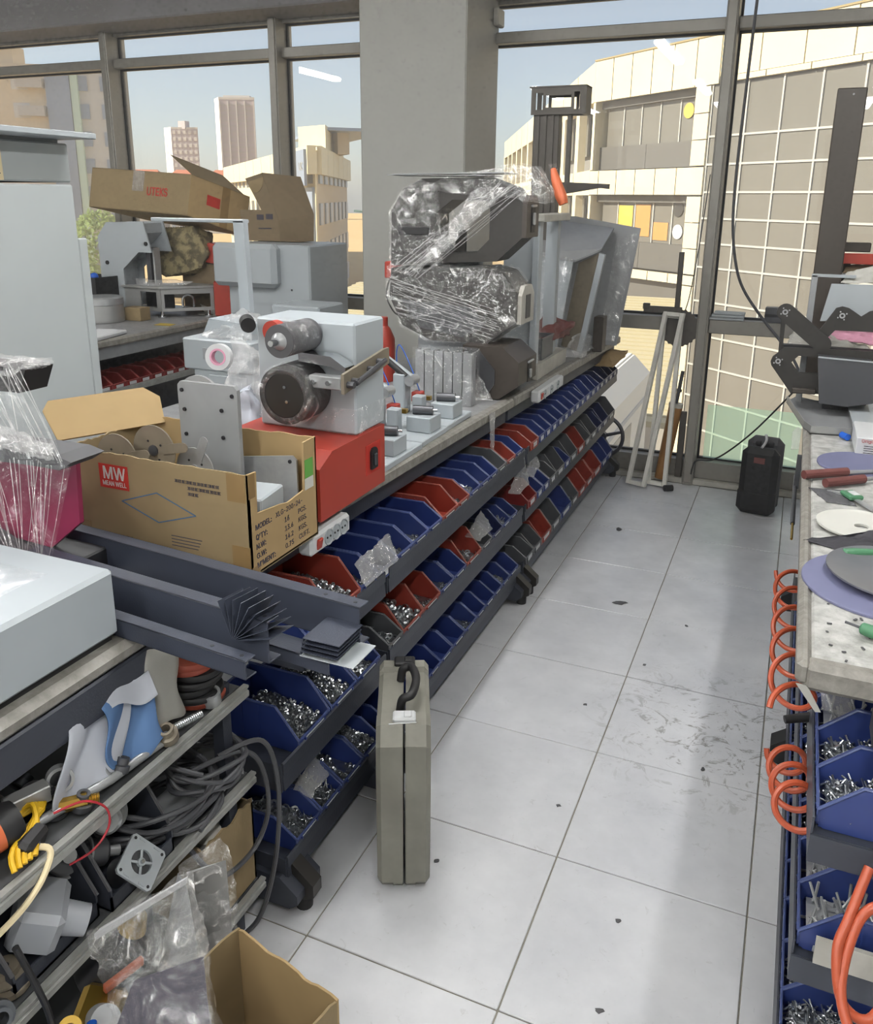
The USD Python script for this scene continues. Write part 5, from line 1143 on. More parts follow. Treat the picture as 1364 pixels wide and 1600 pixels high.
solo('clear_tube', MB().tube(smooth_path([(-0.655, -3.60, 0.70), (-0.625, -3.575, 0.69), (-0.615, -3.60, 0.66), (-0.62, -3.64, 0.63), (-0.63, -3.69, 0.61)], 30), 0.0055, 8), 'paper_cream', 'bent cream plastic tube over the edge of the top shelf at the left', 'tube', None, 40)
t = thing('brass_fitting', 'brass pipe fitting behind the edge of the top shelf', 'fitting', (-0.66, -3.48, S1)); part(t, 'body', MB().cyl((-0.685, -3.505, 0.70), (-0.65, -3.465, 0.698), 0.013, n=6), 'brass'); part(t, 'thread', threaded((-0.65, -3.465, 0.698), (-0.635, -3.45, 0.697), 0.010, 6), 'brass')
solo('dark_motor_part', MB().lathe([(0.0001, 0), (0.034, 0), (0.036, 0.01), (0.036, 0.045), (0.022, 0.06), (0.0001, 0.062)], (-0.77, -3.58, 0.684), (0.1, 0, 1), 24), 'steel_dark', 'dark round motor part behind the yellow straps', 'motor part', None, 30)
# ---- second shelf: cable, tray, motors in grey bins, jug
m = MB(); rg = np.random.RandomState(6)
def coil(c, r0, turns, rz, seed):
    rg = np.random.RandomState(seed); pts = []
    for k in range(int(turns * 9)):
        a = k / 9 * 2 * math.pi; rr = r0 * (1 + 0.10 * math.sin(k * 1.3 + seed)); pts.append((c[0] + 0.75 * rr * math.cos(a) + 0.02 * math.sin(k * 0.7), c[1] + rr * math.sin(a), c[2] + 0.012 * (k / 9) + 0.012 * math.sin(a * 2 + k * 0.4) + rz * math.cos(a)))
    return smooth_path(pts, len(pts) * 4)
t = thing('cable_coil', 'loose coil of thick grey cable spilling off the second shelf', 'cable', (-0.72, -3.16, S2))
part(t, 'cable', MB().tube(coil((-0.715, -3.22, S2 + 0.012), 0.125, 7, -0.005, 1), 0.006, 8), 'cable_grey', 40); part(t, 'cable', MB().tube(coil((-0.675, -3.115, S2 + 0.06), 0.085, 5, -0.02, 4), 0.006, 8), 'cable_grey', 40)
part(t, 'hanging_loop', MB().tube(smooth_path([(-0.68, -3.19, S2 + 0.1), (-0.63, -3.06, S2 + 0.09), (-0.60, -3.015, 0.48), (-0.585, -3.01, 0.36), (-0.60, -3.05, 0.27), (-0.61, -3.15, 0.27), (-0.62, -3.2, 0.33), (-0.64, -3.24, 0.42)], 60), 0.006, 8), 'cable_grey', 40)
part(t, 'hanging_end', MB().tube(smooth_path([(-0.65, -3.10, S2 + 0.1), (-0.60, -3.0, 0.53), (-0.572, -2.985, 0.40), (-0.575, -3.01, 0.2), (-0.60, -3.06, 0.06), (-0.66, -3.12, 0.012)], 50), 0.006, 8), 'cable_grey', 40)
t = thing('sheet_tray', 'dusty grey sheet-metal tray with a yellow label under the cable coil', 'tray', (-0.70, -3.13, S2)); part(t, 'plate', MB().box((-0.70, -3.14, 0.452), (0.13, 0.22, 0.004), euler(0, -4, 0)), 'sheet_steel'); part(t, 'lip', MB().bb(-0.765, -0.635, -3.035, -3.031, 0.45, 0.50), 'sheet_steel'); part(t, 'yellow_label', MB().box((-0.665, -3.10, 0.462), (0.014, 0.035, 0.001), euler(0, -4, 8)), 'yellow_label')
part(t, 'yellow_label', MB().box((-0.69, -3.055, 0.475), (0.012, 0.05, 0.001), euler(0, 30, 8)), 'yellow_label')
def grey_tub(label, x0, x1, y0, y1, z, h):
    t = thing('parts_tub', label, 'tub', ((x0 + x1) / 2, (y0 + y1) / 2, z)); m = MB()
    prof = [(x0, z), (x1, z), (x1, z + h * 0.3), (x1 - 0.075, z + h), (x0, z + h)]
    for y in (y0, y1 - 0.004): m.prism(prof, (0, y, 0), X_, Z, Y_ * 0.004)
    m.bb(x0, x1, y0, y1, z, z + 0.004).bb(x1 - 0.004, x1, y0, y1, z, z + h * 0.2); part(t, 'body', m, 'rack_steel')
    for y in (y0, y1): part(t, 'rim', MB().tube([(x0, y, z + h), (x1 - 0.075, y, z + h), (x1, y, z + h * 0.3)], 0.004, 6), 'rubber_grey')
    return t
grey_tub('dark grey open tub of motors on the second shelf, beside the cable coil', -0.95, -0.632, -3.455, -3.28, S2, 0.17)
grey_tub('dark grey open tub behind the white jug on the second shelf', -0.95, -0.65, -3.66, -3.47, S2, 0.16)
t = thing('gear_motor', 'small motor with a square pale flange of cut-outs, standing in the grey tub', 'motor', (-0.65, -3.39, S2 + 0.02))
o = np.array([-0.622, -3.385, 0.50]); a1 = np.array([-0.25, 0.93, 0.28]); a1 /= np.linalg.norm(a1); nn = np.array([0.80, -0.1, 0.6]); nn -= a1 * (a1 @ nn); nn /= np.linalg.norm(nn); a2 = np.cross(nn, a1)
sq = lambda s, k=6, c=0.006: [(s * x + 0, s * y) for x, y in ((-1, -0.86), (-0.86, -1), (0.86, -1), (1, -0.86), (1, 0.86), (0.86, 1), (-0.86, 1), (-1, 0.86))]
ring = lambda r, n=24: [(r * math.cos(a), r * math.sin(a)) for a in np.linspace(0, 2 * math.pi, n, endpoint=False)]
fl_ = part(t, 'flange', MB().prism(sq(0.041), o, a1, a2, nn * 0.006, [ring(0.023)]), 'grey_paint')
hb = MB(); hb.prism(ring(0.008), o, a1, a2, nn * 0.007)
for k in range(4):
    a = k * math.pi / 2 + 0.4; d = a1 * math.cos(a) + a2 * math.sin(a); hb.tube([o + d * 0.006 + nn * 0.003, o + d * 0.025 + nn * 0.003], 0.0028, 6)
part(fl_, 'spokes', hb, 'grey_paint'); part(fl_, 'shaft', MB().cyl(o, o + nn * 0.012, 0.004, n=10), 'chrome')
for sx in (-1, 1):
    for sy in (-1, 1):
        p = o + a1 * sx * 0.033 + a2 * sy * 0.033; part(fl_, 'screw_hole', MB().cyl(p + nn * 0.005, p + nn * 0.0066, 0.0032, n=8), 'black_steel'); part(fl_, 'rib', MB().box(o + a1 * sx * 0.036 + a2 * sy * 0.018 + nn * 0.006, (0.003, 0.014, 0.003), np.stack([a1, a2, nn], 1)), 'grey_paint')
part(t, 'body', MB().cyl(o - nn * 0.07, o, 0.03, n=24), 'steel_dark', 30)
for k, (c, r, L, d, lb) in enumerate((((-0.72, -3.36, 0.56), 0.03, 0.06, (0.5, -0.6, 0.3), 'shiny round motor leaning in the grey tub, nearest the flange motor'), ((-0.71, -3.42, 0.52), 0.026, 0.05, (0.4, 0.7, -0.3), 'short grey motor lying low in the grey tub'), ((-0.73, -3.47, 0.545), 0.034, 0.03, (0.7, -0.2, 0.5), 'grey coupling with a round hub between the two grey tubs'))):
    t = thing('small_motor', lb, 'motor', (c[0], c[1], c[2] - r)); c = np.array(c); d = np.array(d) / np.linalg.norm(d)
    part(t, 'body', MB().lathe([(0.0001, -L), (r * 0.9, -L), (r, -L * 0.9), (r, L * 0.5), (r * 0.8, L * 0.6), (0.0001, L * 0.62)], c, d, 24), 'steel' if k == 0 else 'steel_dark', 30); part(t, 'shaft', MB().cyl(c + d * L * 0.5, c + d * (L * 0.6 + 0.025), r * 0.4, n=16), 'steel', 30); part(t, 'mounting_plate', MB().cyl(c - d * L * 0.2, c - d * (L * 0.2 - 0.004), r * 1.25, n=20), 'sheet_steel', 30)
t = thing('plastic_jug', 'translucent grey square jug lying on its side on the second shelf', 'jug', (-0.71, -3.56, S2)); R = euler(0, 24, 40)
part(t, 'body', MB().box((-0.69, -3.565, 0.515), (0.085, 0.11, 0.085), R, 0.012), 'translucent_plastic'); part(t, 'neck', MB().cyl(np.array((-0.69, -3.565, 0.515)) + R @ np.array([0.04, 0.0, 0]), np.array((-0.69, -3.565, 0.515)) + R @ np.array([0.085, 0.0, 0.0]), 0.03, 0.027, 24), 'translucent_plastic', 30)
t = thing('pulley', 'stepped steel pulley standing at the front left of the second shelf', 'pulley', (-0.70, -3.63, S2)); part(t, 'body', MB().lathe([(0.006, 0.0), (0.038, 0.0), (0.038, 0.01), (0.028, 0.013), (0.034, 0.022), (0.034, 0.026), (0.022, 0.03), (0.022, 0.042), (0.006, 0.042)], (-0.685, -3.645, S2 + 0.001), (0, 0, 1), 36), 'brown_disc', 30); part(t, 'bore', MB().cyl((-0.685, -3.645, 0.481), (-0.685, -3.645, 0.4835), 0.006, n=16), 'black_steel')
for k, (x, y, r, h) in enumerate(((-0.70, -3.50, 0.028, 0.02), (-0.66, -3.47, 0.02, 0.03))): solo('pipe_flange', MB().lathe([(0.006, 0), (r, 0), (r, h * 0.4), (r * 0.6, h * 0.5), (r * 0.6, h), (0.006, h), (0.006, 0)], (x, y, S1 + 0.003 - 0.0), (0.2, 0.1, 1), 24), 'steel_dark', ('round dark flange on the top shelf below the pipe ring', 'small stepped hub at the front of the top shelf')[k], 'flange', None, 30)
# ---- bottom shelf and floor
t = thing('torn_carton', 'torn cardboard box of small parts at the end of the bottom shelf', 'cardboard box', (-0.72, -3.09, S3))
for pth, mt in (((( -0.80, -3.0), (-0.64, -3.0)), 'cardboard_dark'), (((-0.64, -3.0), (-0.64, -3.19)), 'cardboard'), (((-0.64, -3.19), (-0.80, -3.19)), 'cardboard_dark'), (((-0.80, -3.19), (-0.80, -3.0)), 'cardboard_dark')):
    a, c = np.array([*pth[0], 0.0]), np.array([*pth[1], 0.0]); d = (c - a); L = np.linalg.norm(d); d /= L; nrm = np.cross(d, Z); rg = np.random.RandomState(int(L * 1000))
    top = [(L - L * i / 12, 0.23 + rg.uniform(-0.012, 0.008)) for i in range(13)]
    part(t, 'wall', MB().prism([(0, 0), (L, 0)] + top, a + Z * (S3 + 0.004), d, Z, nrm * 0.005), mt)
solo('white_cap_bottle', MB().lathe([(0.0001, 0), (0.032, 0), (0.034, 0.09), (0.018, 0.11), (0.018, 0.135), (0.0001, 0.137)], (-0.70, -3.11, S3 + 0.13), (0.2, -0.1, 1), 24), 'sill_white', 'small white bottle in the torn cardboard box', 'bottle', None, 30)
solo('steel_disc_plate', MB().lathe([(0.008, 0), (0.05, 0), (0.05, 0.006), (0.008, 0.006), (0.008, 0)], (-0.72, -3.06, S3 + 0.2), (0.5, -0.3, 0.8), 30), 'steel', 'round steel plate sticking up from the torn cardboard box', 'metal disc', None, 30)
t = thing('brass_bearing_block', 'gold-coloured bearing block with a white plug under the second shelf', 'bearing block', (-0.62, -3.50, 0.13)); part(t, 'block', MB().box((-0.66, -3.50, 0.20), (0.09, 0.11, 0.09), euler(10, 15, 25), 0.012), 'brass'); part(t, 'plug', MB().cyl((-0.64, -3.51, 0.23), (-0.60, -3.53, 0.27), 0.028, n=24), 'label_white', 30); part(t, 'ear', MB().lathe([(0.01, 0), (0.022, 0), (0.022, 0.01), (0.01, 0.01), (0.01, 0)], (-0.655, -3.565, 0.26), (0.4, -0.3, 0.8), 20), 'brass', 30)
t = thing('motor_scrap', 'dark motor with an orange strip under the second shelf', 'motor', (-0.64, -3.40, 0.13)); part(t, 'body', MB().lathe([(0.0001, -0.07), (0.045, -0.07), (0.05, -0.05), (0.05, 0.04), (0.03, 0.06), (0.0001, 0.06)], (-0.70, -3.40, 0.24), (0.5, 0.6, 0.4), 24), 'black_steel', 30); part(t, 'orange_strip', MB().box((-0.64, -3.44, 0.27), (0.012, 0.085, 0.02), euler(0, 10, -15), 0.002), 'orange_plastic'); part(t, 'brass_end', MB().cyl((-0.68, -3.37, 0.30), (-0.67, -3.36, 0.33), 0.03, 0.02, 20), 'brass', 30)
solo('blue_tube', MB().tube([(-0.60, -3.56, 0.30), (-0.585, -3.59, 0.18), (-0.58, -3.60, 0.12)], 0.009, 10), 'blue_jug', 'thin blue tube hanging below the second shelf', 'tube', None, 30)
solo('blue_jug', MB().box((-0.60, -3.735, 0.34), (0.05, 0.1, 0.14), euler(0, 0, 10), 0.02), 'blue_jug', 'bright blue plastic container at the lower left corner', 'container')
solo('black_cable', MB().tube(smooth_path([(-0.63, -3.66, 0.56), (-0.615, -3.645, 0.47), (-0.60, -3.64, 0.4), (-0.60, -3.64, 0.3), (-0.62, -3.65, 0.15)], 30), 0.006, 8), 'cable_black', 'black cable hanging over the left end of the second shelf', 'cable', None, 40)
t = thing('open_carton', 'open empty brown cardboard carton on the floor at the bottom of the picture', 'cardboard box', (-0.40, -3.5, 0))
P4 = [(-0.475, -3.285), (-0.205, -3.345), (-0.285, -3.68), (-0.565, -3.62)]
for i in range(4):
    a, c = np.array([*P4[i], 0.0]), np.array([*P4[(i + 1) % 4], 0.0]); d = c - a; L = np.linalg.norm(d); d /= L; nrm = np.cross(d, Z); rg = np.random.RandomState(70 + i)
    top = [(L - L * k / 16, 0.305 + 0.004 * math.sin(k) + rg.uniform(-0.003, 0.002)) for k in range(17)]
    part(t, 'wall', MB().prism([(0, 0), (L, 0)] + top, a + Z * 0.003, d, Z, nrm * 0.005), 'cardboard' if i else 'cardboard_light')
part(t, 'bottom', MB().prism(P4, (0, 0, 0.003), X_, Y_, Z * 0.005), 'cardboard_dark')
t = thing('wrapped_plate', 'film-wrapped grey metal plates standing upright out of the open carton', 'wrapped parts', (-0.50, -3.4, 0.05))
part(t, 'plate', MB().hull([(-0.585, -3.50, 0.06), (-0.42, -3.44, 0.06), (-0.56, -3.33, 0.42), (-0.60, -3.31, 0.42), (-0.585, -3.49, 0.05), (-0.42, -3.43, 0.05)]), 'sheet_steel')
part(t, 'bar', MB().hull([(-0.60, -3.53, 0.475), (-0.60, -3.515, 0.475), (-0.56, -3.335, 0.44), (-0.56, -3.325, 0.44), (-0.60, -3.53, 0.46), (-0.56, -3.33, 0.425)]), 'label_white')
part(t, 'side_plate', MB().hull([(-0.595, -3.29, 0.40), (-0.545, -3.225, 0.40), (-0.545, -3.22, 0.08), (-0.59, -3.28, 0.08), (-0.60, -3.285, 0.4), (-0.6, -3.28, 0.08)]), 'aluminium')
part(t, 'dark_panel', MB().hull([(-0.53, -3.6, 0.30), (-0.36, -3.52, 0.28), (-0.47, -3.40, 0.35), (-0.55, -3.5, 0.36), (-0.5, -3.58, 0.1)]), 'ink_dark')
part(t, 'film_wrap', film_over([(-0.61, -3.54, 0.49), (-0.55, -3.32, 0.46), (-0.57, -3.34, 0.42), (-0.60, -3.52, 0.40), (-0.5, -3.45, 0.30), (-0.40, -3.43, 0.06), (-0.58, -3.5, 0.06), (-0.62, -3.45, 0.42)], 0.022, 14, 0.016, 51), 'film', True)
part(t, 'film_wrap', film_over([(-0.605, -3.30, 0.425), (-0.54, -3.215, 0.42), (-0.535, -3.215, 0.07), (-0.6, -3.28, 0.07), (-0.56, -3.22, 0.45)], 0.012, 16, 0.016, 52, 0.004), 'film', True)
part(t, 'film_wrap', film_over([(-0.54, -3.61, 0.31), (-0.35, -3.52, 0.29), (-0.47, -3.39, 0.36), (-0.56, -3.5, 0.37), (-0.5, -3.59, 0.08)], 0.015, 18, 0.016, 53, 0.004), 'film_thin', True)
# ---- tool case standing by the racks
t = thing('tool_case', 'dirty grey-beige plastic tool case with a black handle, standing on edge on the floor', 'tool case', (-0.405, -2.63, 0), 25)
prof = [(-0.165, 0.03), (-0.14, 0.0), (0.165, 0.0), (0.19, 0.03), (0.19, 0.46), (0.165, 0.49), (0.13, 0.49), (0.125, 0.475), (-0.085, 0.475), (-0.09, 0.49), (-0.14, 0.49), (-0.175, 0.45), (-0.178, 0.3)]
for s, nm, x0, x1 in ((-1, 'left_shell', -0.072, -0.004), (1, 'right_shell', 0.002, 0.066)):
    m = MB()
    ins = [(y * 0.94 + 0.0005, 0.245 + (z - 0.245) * 0.955) for y, z in prof]
    xi = x0 if s < 0 else x1; xm = xi - s * 0.012; xn = x1 if s < 0 else x0
    n = len(prof); lo = np.array([[xi, y, z] for y, z in ins]); mi = np.array([[xm, y, z] for y, z in prof]); hi = np.array([[xn, y, z] for y, z in prof])
    m.prism(prof, (min(xm, xn), 0, 0), Y_, Z, X_ * abs(xn - xm)); m.prism(ins, (min(xi, xm), 0, 0), Y_, Z, X_ * (0.012))
    v = np.vstack([lo, mi]); m.raw(v, [[i, (i + 1) % n, n + (i + 1) % n, n + i] if s > 0 else [n + i, n + (i + 1) % n, (i + 1) % n, i] for i in range(n)])
    sh = part(t, nm, m, 'case_plastic', local=True)
    part(sh, 'raised_band', MB().prism([(y * 1.012, 0.245 + (z - 0.245) * 1.01) for y, z in prof if True], ((-0.03 if s < 0 else 0.004), 0, 0), Y_, Z, X_ * 0.024), 'case_plastic', local=True)
h = part(t, 'handle', MB().tube(smooth_path([(-0.012, -0.06, 0.478), (-0.005, -0.062, 0.512), (0.018, -0.055, 0.522), (0.03, 0.01, 0.526), (0.018, 0.075, 0.522), (-0.005, 0.082, 0.512), (-0.012, 0.08, 0.478)], 36), 0.0115, 10), 'black_rubber', 40, local=True)
for y, c in ((-0.115, 'label_white'), (0.148, 'black_rubber')):
    k = part(t, 'latch', MB().bb(-0.03, 0.028, y - 0.02, y + 0.02, 0.488, 0.503, 0.004), c, local=True); part(k, 'latch_tongue', MB().bb(-0.002, 0.018, y - 0.012, y + 0.012, 0.502, 0.507, 0.002), c, local=True)
part(t, 'wire_tie', MB().tube([(-0.04, -0.14, 0.492), (0.03, -0.135, 0.493)], 0.0016, 6), 'label_white', local=True)

rg = np.random.RandomState(21)                                       # loose scrap parts lying on the shelves
SCR = ('dark steel bush', 'small grey hub', 'short pipe stub', 'brownish spacer ring', 'dull metal knuckle')
n = 0
for (zz, x0, x1, y0, y1, cnt, where) in ((S1 + 0.004, -0.95, -0.72, -3.75, -3.42, 12, 'the top shelf behind the straps'), (S1 + 0.004, -0.70, -0.645, -3.42, -3.22, 6, 'the front of the top shelf'), (S2 + 0.004, -0.66, -0.635, -3.75, -3.68, 2, 'the left end of the second shelf'), (S3 + 0.004, -0.85, -0.64, -3.62, -3.22, 9, 'the bottom shelf')):
    for k in range(cnt):
        x, y, r = rg.uniform(x0, x1), rg.uniform(y0, y1), rg.uniform(0.012, 0.026); h = rg.uniform(0.02, 0.05); d = rot_rand(rg)[:, 2]; d = d if d[2] > 0 else -d; d = d + np.array([0, 0, 0.4])
        solo('scrap_part', MB().lathe([(r * 0.45, 0), (r, 0), (r, h * 0.5), (r * 0.7, h * 0.55), (r * 0.7, h), (r * 0.45, h), (r * 0.45, 0)], (x, y, zz + 0.006), d, 16), ('steel_dark', 'black_steel', 'sheet_steel', 'brown_disc', 'dark_zinc')[n % 5], f'{SCR[n % 5]}, {ORD[k]} of the loose scrap on {where}', 'scrap part', 'loose scrap on the shelves', 30); n += 1
# ================================================================ BY THE WINDOW
def lean_frame(label, p0, p1, w, rz, th=0.025, brace=False):
    """a rectangular frame of white profile leaning from p0 (bottom middle) to p1 (top middle)"""
    t = thing('leaning_rack', label, 'frame', p0); p0, p1 = np.array(p0, float), np.array(p1, float); d = p1 - p0; L = np.linalg.norm(d); d /= L
    q = np.array([math.cos(math.radians(rz)), math.sin(math.radians(rz)), 0]); n = np.cross(q, d); R = np.stack([q, n, d], 1)
    for s in (-1, 1): part(t, 'upright', MB().box((p0 + p1) / 2 + q * s * (w / 2 - th / 2), (th, 0.03, L), R, 0.003), 'frame_white')
    for e in (p0 + d * th / 2, p1 - d * th / 2): part(t, 'cross_bar', MB().box(e, (w - 2 * th, 0.03, th), R, 0.002), 'frame_white')
    return t


lean_frame('white painted metal frame leaning against the window mullion, nearer of two', (-0.375, 0.745, 0.012), (-0.245, 0.875, 1.10), 0.135, -18)
lean_frame('white painted metal frame leaning against the window mullion, behind the other frame', (-0.255, 0.795, 0.012), (-0.255, 0.905, 1.085), 0.13, -8)
solo('clamp_foot', MB().cyl((-0.195, 0.73, 0.02), (-0.15, 0.76, 0.02), 0.02, n=16), 'black_rubber', 'small black roller on the floor at the foot of the white frames', 'roller', None, 30)
t = thing('bar_clamp', 'dark T-shaped bar clamp propped on the window transom', 'clamp', (-0.25, 0.93, 1.06)); part(t, 'bar', MB().bb(-0.255, -0.225, 0.925, 0.945, 1.10, 1.455, 0.002), 'dark_frame'); part(t, 'jaw', MB().bb(-0.44, -0.21, 0.92, 0.945, 1.085, 1.125, 0.003), 'dark_frame'); part(t, 'jaw_tip', MB().bb(-0.445, -0.405, 0.915, 0.95, 1.105, 1.14, 0.003), 'dark_frame')
t = thing('saw_blade', 'dark round saw blade half hidden behind the white frames', 'saw blade', (-0.24, 0.92, 0.9)); m = MB(); n_ = 48; m.prism([((0.11 if k % 2 else 0.118) * math.cos(k * 2 * math.pi / n_ / 1), (0.11 if k % 2 else 0.118) * math.sin(k * 2 * math.pi / n_ / 1)) for k in range(n_)], (-0.215, 0.925, 1.0), X_, Z, Y_ * 0.003); part(t, 'blade', m, 'dark_frame')
t = thing('sealant_gun', 'orange-brown cylinder with a steel rod standing by the window mullion', 'cylinder', (-0.235, 0.9, 0)); part(t, 'barrel', MB().cyl((-0.245, 0.90, 0.03), (-0.195, 0.93, 0.50), 0.038, 0.042, 24), 'orange_cylinder', 30); part(t, 'cap', MB().cyl((-0.195, 0.93, 0.50), (-0.193, 0.931, 0.525), 0.044, n=24), 'sill_white', 30); part(t, 'rod', MB().cyl((-0.193, 0.931, 0.525), (-0.172, 0.944, 0.73), 0.011, n=12), 'steel_dark', 30); part(t, 'collar', MB().cyl((-0.185, 0.936, 0.60), (-0.183, 0.937, 0.615), 0.018, n=12), 'steel_dark', 30)
solo('profile_offcut', MB().bb(-0.165, -0.125, 0.945, 0.97, 0.036, 0.47, 0.003), 'dark_frame', 'short dark profile standing against the mullion right of the cylinder', 'profile')
t = thing('hand_wheel', 'spoked dark handwheel at the window end of the bin racks', 'wheel', (-0.60, 0.955, 0.05)); c = np.array([-0.65, 0.955, 0.25]); an = np.linspace(0, 2 * math.pi, 40, endpoint=False)
part(t, 'rim', MB().tube([c + 0.135 * np.array([math.cos(a), 0, math.sin(a)]) for a in an], 0.013, 8, True), 'steel_dark', 40)
for k in range(5):
    a = k * 2 * math.pi / 5 + 0.3; part(t, 'spoke', MB().tube([c, c + 0.13 * np.array([math.cos(a), 0, math.sin(a)])], [0.013, 0.009], 8), 'steel_dark')
part(t, 'hub', MB().cyl(c - [0, 0.02, 0], c + [0, 0.02, 0], 0.03, n=20), 'steel_dark', 30)
t = thing('black_tool_case', 'rounded black plastic tool case standing on the floor in front of the window', 'tool case', (0.355, 0.60, 0), -8)
for k, (x0, x1, z1) in enumerate(((-0.105, 0.105, 0.40),)):
    m = MB(); m.box((0, -0.045, 0.205), (0.205, 0.09, 0.40), None, 0.035); part(t, 'front_shell', m, 'black_rubber', 30, local=True); m = MB(); m.box((0.005, 0.05, 0.225), (0.20, 0.09, 0.44), None, 0.035); part(t, 'back_shell', m, 'rubber_grey', 30, local=True)
part(t, 'foot_band', MB().box((0, -0.045, 0.085), (0.212, 0.096, 0.16), None, 0.03), 'black_rubber', 30, local=True)
part(t, 'red_badge', MB().box((0.0, -0.091, 0.335), (0.06, 0.004, 0.035), None, 0.001), 'red_tool', local=True); part(t, 'white_tie', MB().tube(smooth_path([(0.0, -0.06, 0.405), (0.01, 0.0, 0.43), (0.0, 0.05, 0.448), (-0.01, 0.09, 0.44)], 12), 0.008, 6), 'label_white', local=True)
for x in (-0.03, 0.04): part(t, 'latch', MB().box((x, 0.0, 0.415), (0.03, 0.03, 0.025), None, 0.005), 'black_rubber', local=True)
solo('hanging_cable', MB().tube(smooth_path([(0.06, 0.85, 3.1), (0.045, 0.85, 2.8), (0.035, 0.85, 2.31), (0.03, 0.85, 1.9), (0.04, 0.85, 1.63), (0.075, 0.85, 1.42), (0.13, 0.85, 1.27), (0.24, 0.84, 1.12), (0.35, 0.82, 1.0), (0.45, 0.7, 0.9), (0.52, 0.5, 0.8)], 70), 0.008, 8), 'cable_grey', 'grey cable hanging from the ceiling in front of the right-hand window', 'cable', None, 40)
solo('floor_cable', MB().tube(smooth_path([(0.47, 0.86, 0.67), (0.3, 0.88, 0.43), (0.16, 0.9, 0.27), (0.06, 0.91, 0.19), (-0.04, 0.915, 0.165), (-0.06, 0.9, 0.08)], 40), 0.005, 8), 'cable_black', 'thin black cable running down across the low right-hand pane', 'cable', None, 40)
solo('thin_wire', MB().tube(smooth_path([(-0.115, 0.89, 1.9), (-0.14, 0.9, 1.5), (-0.17, 0.91, 1.2), (-0.2, 0.92, 1.07)], 24), 0.003, 6), 'cable_grey', 'thin wire running down left of the right-hand mullion', 'wire')
for k in range(3): solo('flat_carton', MB().box((0.05 + 0.008 * k, 0.985, 1.068 + 0.017 * k), (0.2 - 0.012 * k, 0.07, 0.015), euler(0, 0, 1 - k), 0.002), 'grey_paint', f'flat grey carton lying on the transom right of the mullion, {("bottom", "middle", "top")[k]} one', 'box', 'flat cartons on the transom')
t = thing('dark_profile_block', 'dark grooved profile block lying on the transom behind the black linkage', 'profile', (0.34, 0.99, 1.06)); part(t, 'block', MB().bb(0.265, 0.44, 0.955, 1.03, 1.06, 1.15, 0.004), 'steel_dark'); part(t, 'groove', MB().bb(0.264, 0.441, 0.953, 0.957, 1.095, 1.112), 'black_steel')
for k, (x, y, a) in enumerate(((-0.14, -0.9, 20), (-0.33, -0.02, 100), (-0.30, -2.65, 40), (0.2, -2.65, 60), (0.21, -2.91, 10), (0.05, -1.39, 75), (0.16, -1.0, 130), (-0.1, -1.75, 15), (0.33, -1.95, 80), (-0.05, -2.3, 30))):
    rg = np.random.RandomState(k); s = 0.022 if k < 2 else 0.009
    pts = [(s * rg.uniform(0.5, 1.2) * math.cos(b) * (1.6 if k < 2 else 1.2), s * rg.uniform(0.4, 1.0) * math.sin(b)) for b in np.linspace(0, 6.28, 9)[:-1]]; ca = euler(0, 0, a)
    solo('floor_scrap', MB().prism(pts, (x, y, 0.0012), ca @ X_, ca @ Y_, Z * 0.0012), 'rubber_grey', ('torn dark scrap on the floor tile in the middle of the aisle', 'torn dark scrap on the floor near the window end of the aisle', 'dark chip on the floor right of the beige tool case')[k] if k < 3 else 'tiny dark chip lying on the aisle floor', 'scrap', None if k < 3 else 'tiny chips on the floor')

# ================================================================ THE RIGHT-HAND BENCH
t = thing('workbench', 'light-topped scratched workbench along the right edge of the picture', 'workbench', (0.9, -1.65, 0))
part(t, 'worktop', MB().bb(0.535, 1.3, -2.80, -0.45, 0.885, 0.92, 0.008), 'bench_top_light' if 'bench_top_light' in M else 'bench_top'); part(t, 'edge_strip', MB().bb(0.512, 0.54, -2.835, -0.445, 0.872, 0.9225, 0.010), 'bench_edge'); part(t, 'end_strip', MB().bb(0.525, 1.3, -2.838, -2.795, 0.862, 0.9215, 0.012), 'bench_edge')
for x, y in ((0.9, -2.6), (1.2, -2.6), (0.9, -0.6), (1.2, -0.6)): part(t, 'leg', LEG(MB(), x, y, 0.885), 'rack_steel')
part(t, 'torn_edging', MB().prism([(0, 0), (0.02, 0.0), (0.05, -0.05), (0.04, -0.052)], (0.515, -2.835, 0.875), X_, Z, (0, 0.003, 0)), 'plastic_bag')
XR = 0.572
tr = thing('bin_rack', 'dark steel bin rack below the right-hand bench', 'bin rack', (0.75, -1.8, 0))
for z in RAILS:
    part(tr, 'rail', MB().bb(XR - 0.006, XR + 0.26, -3.0, -0.6, z - 0.006, z - 0.002).bb(XR - 0.008, XR - 0.004, -3.0, -0.6, z - 0.055, z + 0.03).bb(XR + 0.256, XR + 0.26, -3.0, -0.6, z - 0.04, z + 0.05), 'rack_steel'); part(tr, 'end_plate', MB().bb(XR - 0.008, XR + 0.40, -3.004, -3.0, z - 0.06, z - 0.004), 'rack_steel')
for y in (-2.95, -1.8, -0.65): part(tr, 'upright', MB().bb(XR + 0.262, XR + 0.3, y - 0.02, y + 0.02, 0.03, 0.80, 0.002), 'rack_steel'); f = part(tr, 'foot', MB().prism([(0.32, 0.03), (0.0, 0.03), (-0.05, 0.05), (-0.05, 0.07), (0.01, 0.115), (0.32, 0.13)], (XR, y - 0.035, 0), X_, Z, Y_ * 0.07), 'black_rubber'); part(f, 'foot_pad', MB().cyl((XR - 0.015, y, 0.0), (XR - 0.015, y, 0.035), 0.024, n=14), 'black_rubber', 30)
